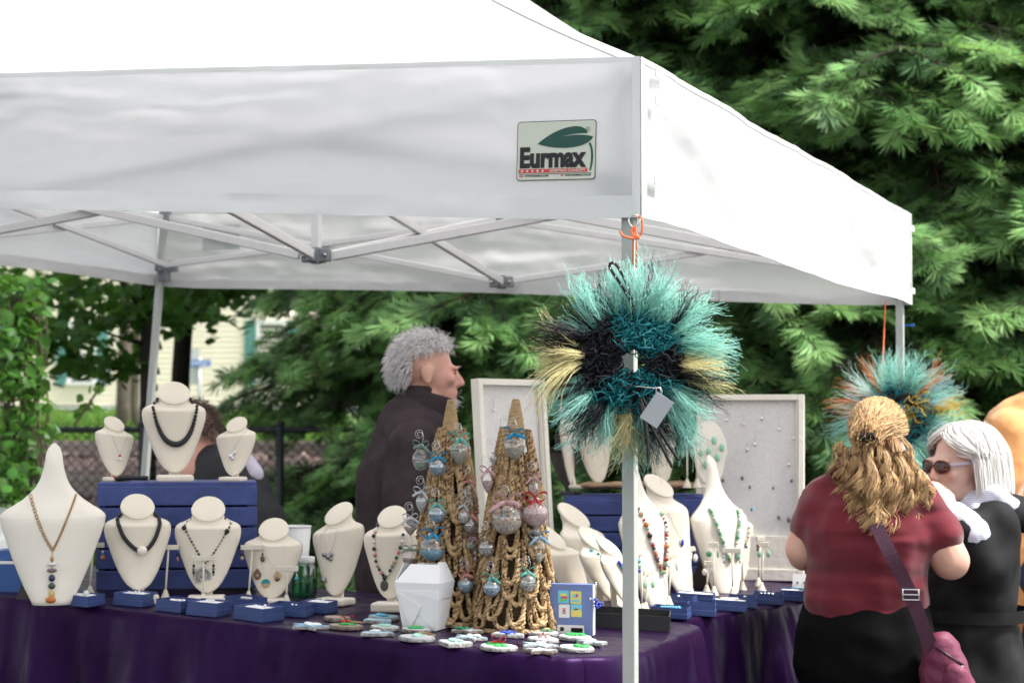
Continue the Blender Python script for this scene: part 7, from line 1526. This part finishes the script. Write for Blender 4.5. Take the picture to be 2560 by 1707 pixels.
for s_ in (-.1, .1): sh = MB(); cap(sh, (s_, .02, .045), (s_, -.2, .04), .052, .045); fuse(sh, 'shoe', M_shoe, om, .012, 2)
g = np.random.default_rng(74); rt_, dr_ = scalp(g, 700, oo, Matrix.Identity(3), 1., lambda v: v[2] > .1 and v[1] > -.7, .08, .098, .097); hair(om, 'hair', rt_, dr_, .03, g, M_bhd, .0016, .002, 5, .4, 5)

# -------------------------------------------------- seated person in black behind the left crate
SD_ = 6.3; sp_ = at(590, 1500, SD_); gzs = gz(sp_[0]); se = thing('person', 'person in black jacket bent down behind the left crate', 'person', (sp_[0], sp_[1], gzs), facecam(sp_, 170))
def PS(x, y, d=0.):
    v = Matrix.Rotation(-R(170), 3, 'Z') @ Vector(((x-590)*SD_/FPX, -d, 0)); return np.array([v.x, v.y, 1.55+(1043-y)*SD_/FPX-gzs])
so_ = PS(482, 1158, -.02); SRm = Matrix.Rotation(R(25), 3, 'X'); bm = MB(); head_prims(bm, so_, SRm, .92); chain(bm, [PS(505, 1150), PS(525, 1185)], [.055, .06]); chain(bm, [PS(540, 1215), PS(580, 1400), PS(590, 1560)], [.09, .10, .11]); cap(bm, PS(480, 1220), PS(610, 1215), .06, .06)
chain(bm, [PS(620, 1215), PS(655, 1330), PS(600, 1420, -.2)], [.055, .048, .034]); chain(bm, [PS(470, 1225), PS(450, 1330), PS(480, 1420, -.2)], [.055, .048, .034]); hand(bm, PS(600, 1420, -.2), (0, -1, -.3), (0, 0, -1)); hand(bm, PS(480, 1420, -.2), (0, -1, -.3), (0, 0, -1))
for s_ in (-.1, .1): chain(bm, [(s_, 0, PS(590, 1560)[2]), (s_, -.42, PS(590, 1560)[2]), (s_, -.42, .08)], [.09, .07, .05]); cap(bm, (s_, -.4, .04), (s_, -.56, .035), .04, .035)
fuse(bm, 'body', M_skm, se, .009, 4)
jk = MB(); cap(jk, PS(490, 1215), PS(600, 1215), .075, .08); chain(jk, [PS(545, 1205), PS(585, 1330), PS(600, 1500)], [.13, .185, .21]); chain(jk, [PS(615, 1225), PS(655, 1340), PS(600, 1420, -.2)], [.085, .075, .055]); chain(jk, [PS(475, 1225), PS(450, 1340), PS(480, 1420, -.2)], [.08, .07, .05]); chain(jk, [PS(512, 1165), PS(535, 1200)], [.072, .09]); fuse(jk, 'jacket', mat('black_jacket', (.016, .017, .021), .7, bump=(200, .2)), se, .012, 5, (.1, .02))
wb_ = MB(); chain(wb_, [PS(612, 1150, .02), PS(632, 1185, .03), PS(640, 1212, .02)], [.030, .036, .02]); fuse(wb_, 'hood_lining', mat('lilac_lining', (.62, .58, .68), .8), se, .009, 3)
tr_ = MB()
for s_ in (-.1, .1): z_ = PS(590, 1560)[2]; chain(tr_, [(s_, .05, z_), (s_, -.42, z_), (s_, -.42, .09)], [.13, .09, .08])
fuse(tr_, 'trousers', M_bkp, se, .014, 3)
g = np.random.default_rng(75); M_brh = mat('brown_grey_hair', (.16, .11, .09), .6); island_vary(M_brh, .4); rt_, dr_ = scalp(g, 1100, so_, SRm, .92, lambda v: v[2] > -.5 and v[1] > -.5, .08, .098, .097); hair(se, 'hair', rt_, dr_+g.normal(0, .4, dr_.shape), .036, g, M_brh, .0014, .005, 8, .6, 7)
zst = PS(590, 1560)[2]-.12; stl = thing('folding_stool', 'folding stool under the person in black behind the crate', 'stool', se.location, se.rotation_euler.z); bev(MB().box((0, .02, zst-.03), (.36, .34, .04)).build('seat', M_bkp, stl), .006)
for sx in (-1, 1):
    for sy in (-1, 1): MB().tube([(sx*.15, .02+sy*.14, 0), (sx*.15, .02+sy*.12, zst-.05)], .012, 8).build('leg', M_steel, stl)
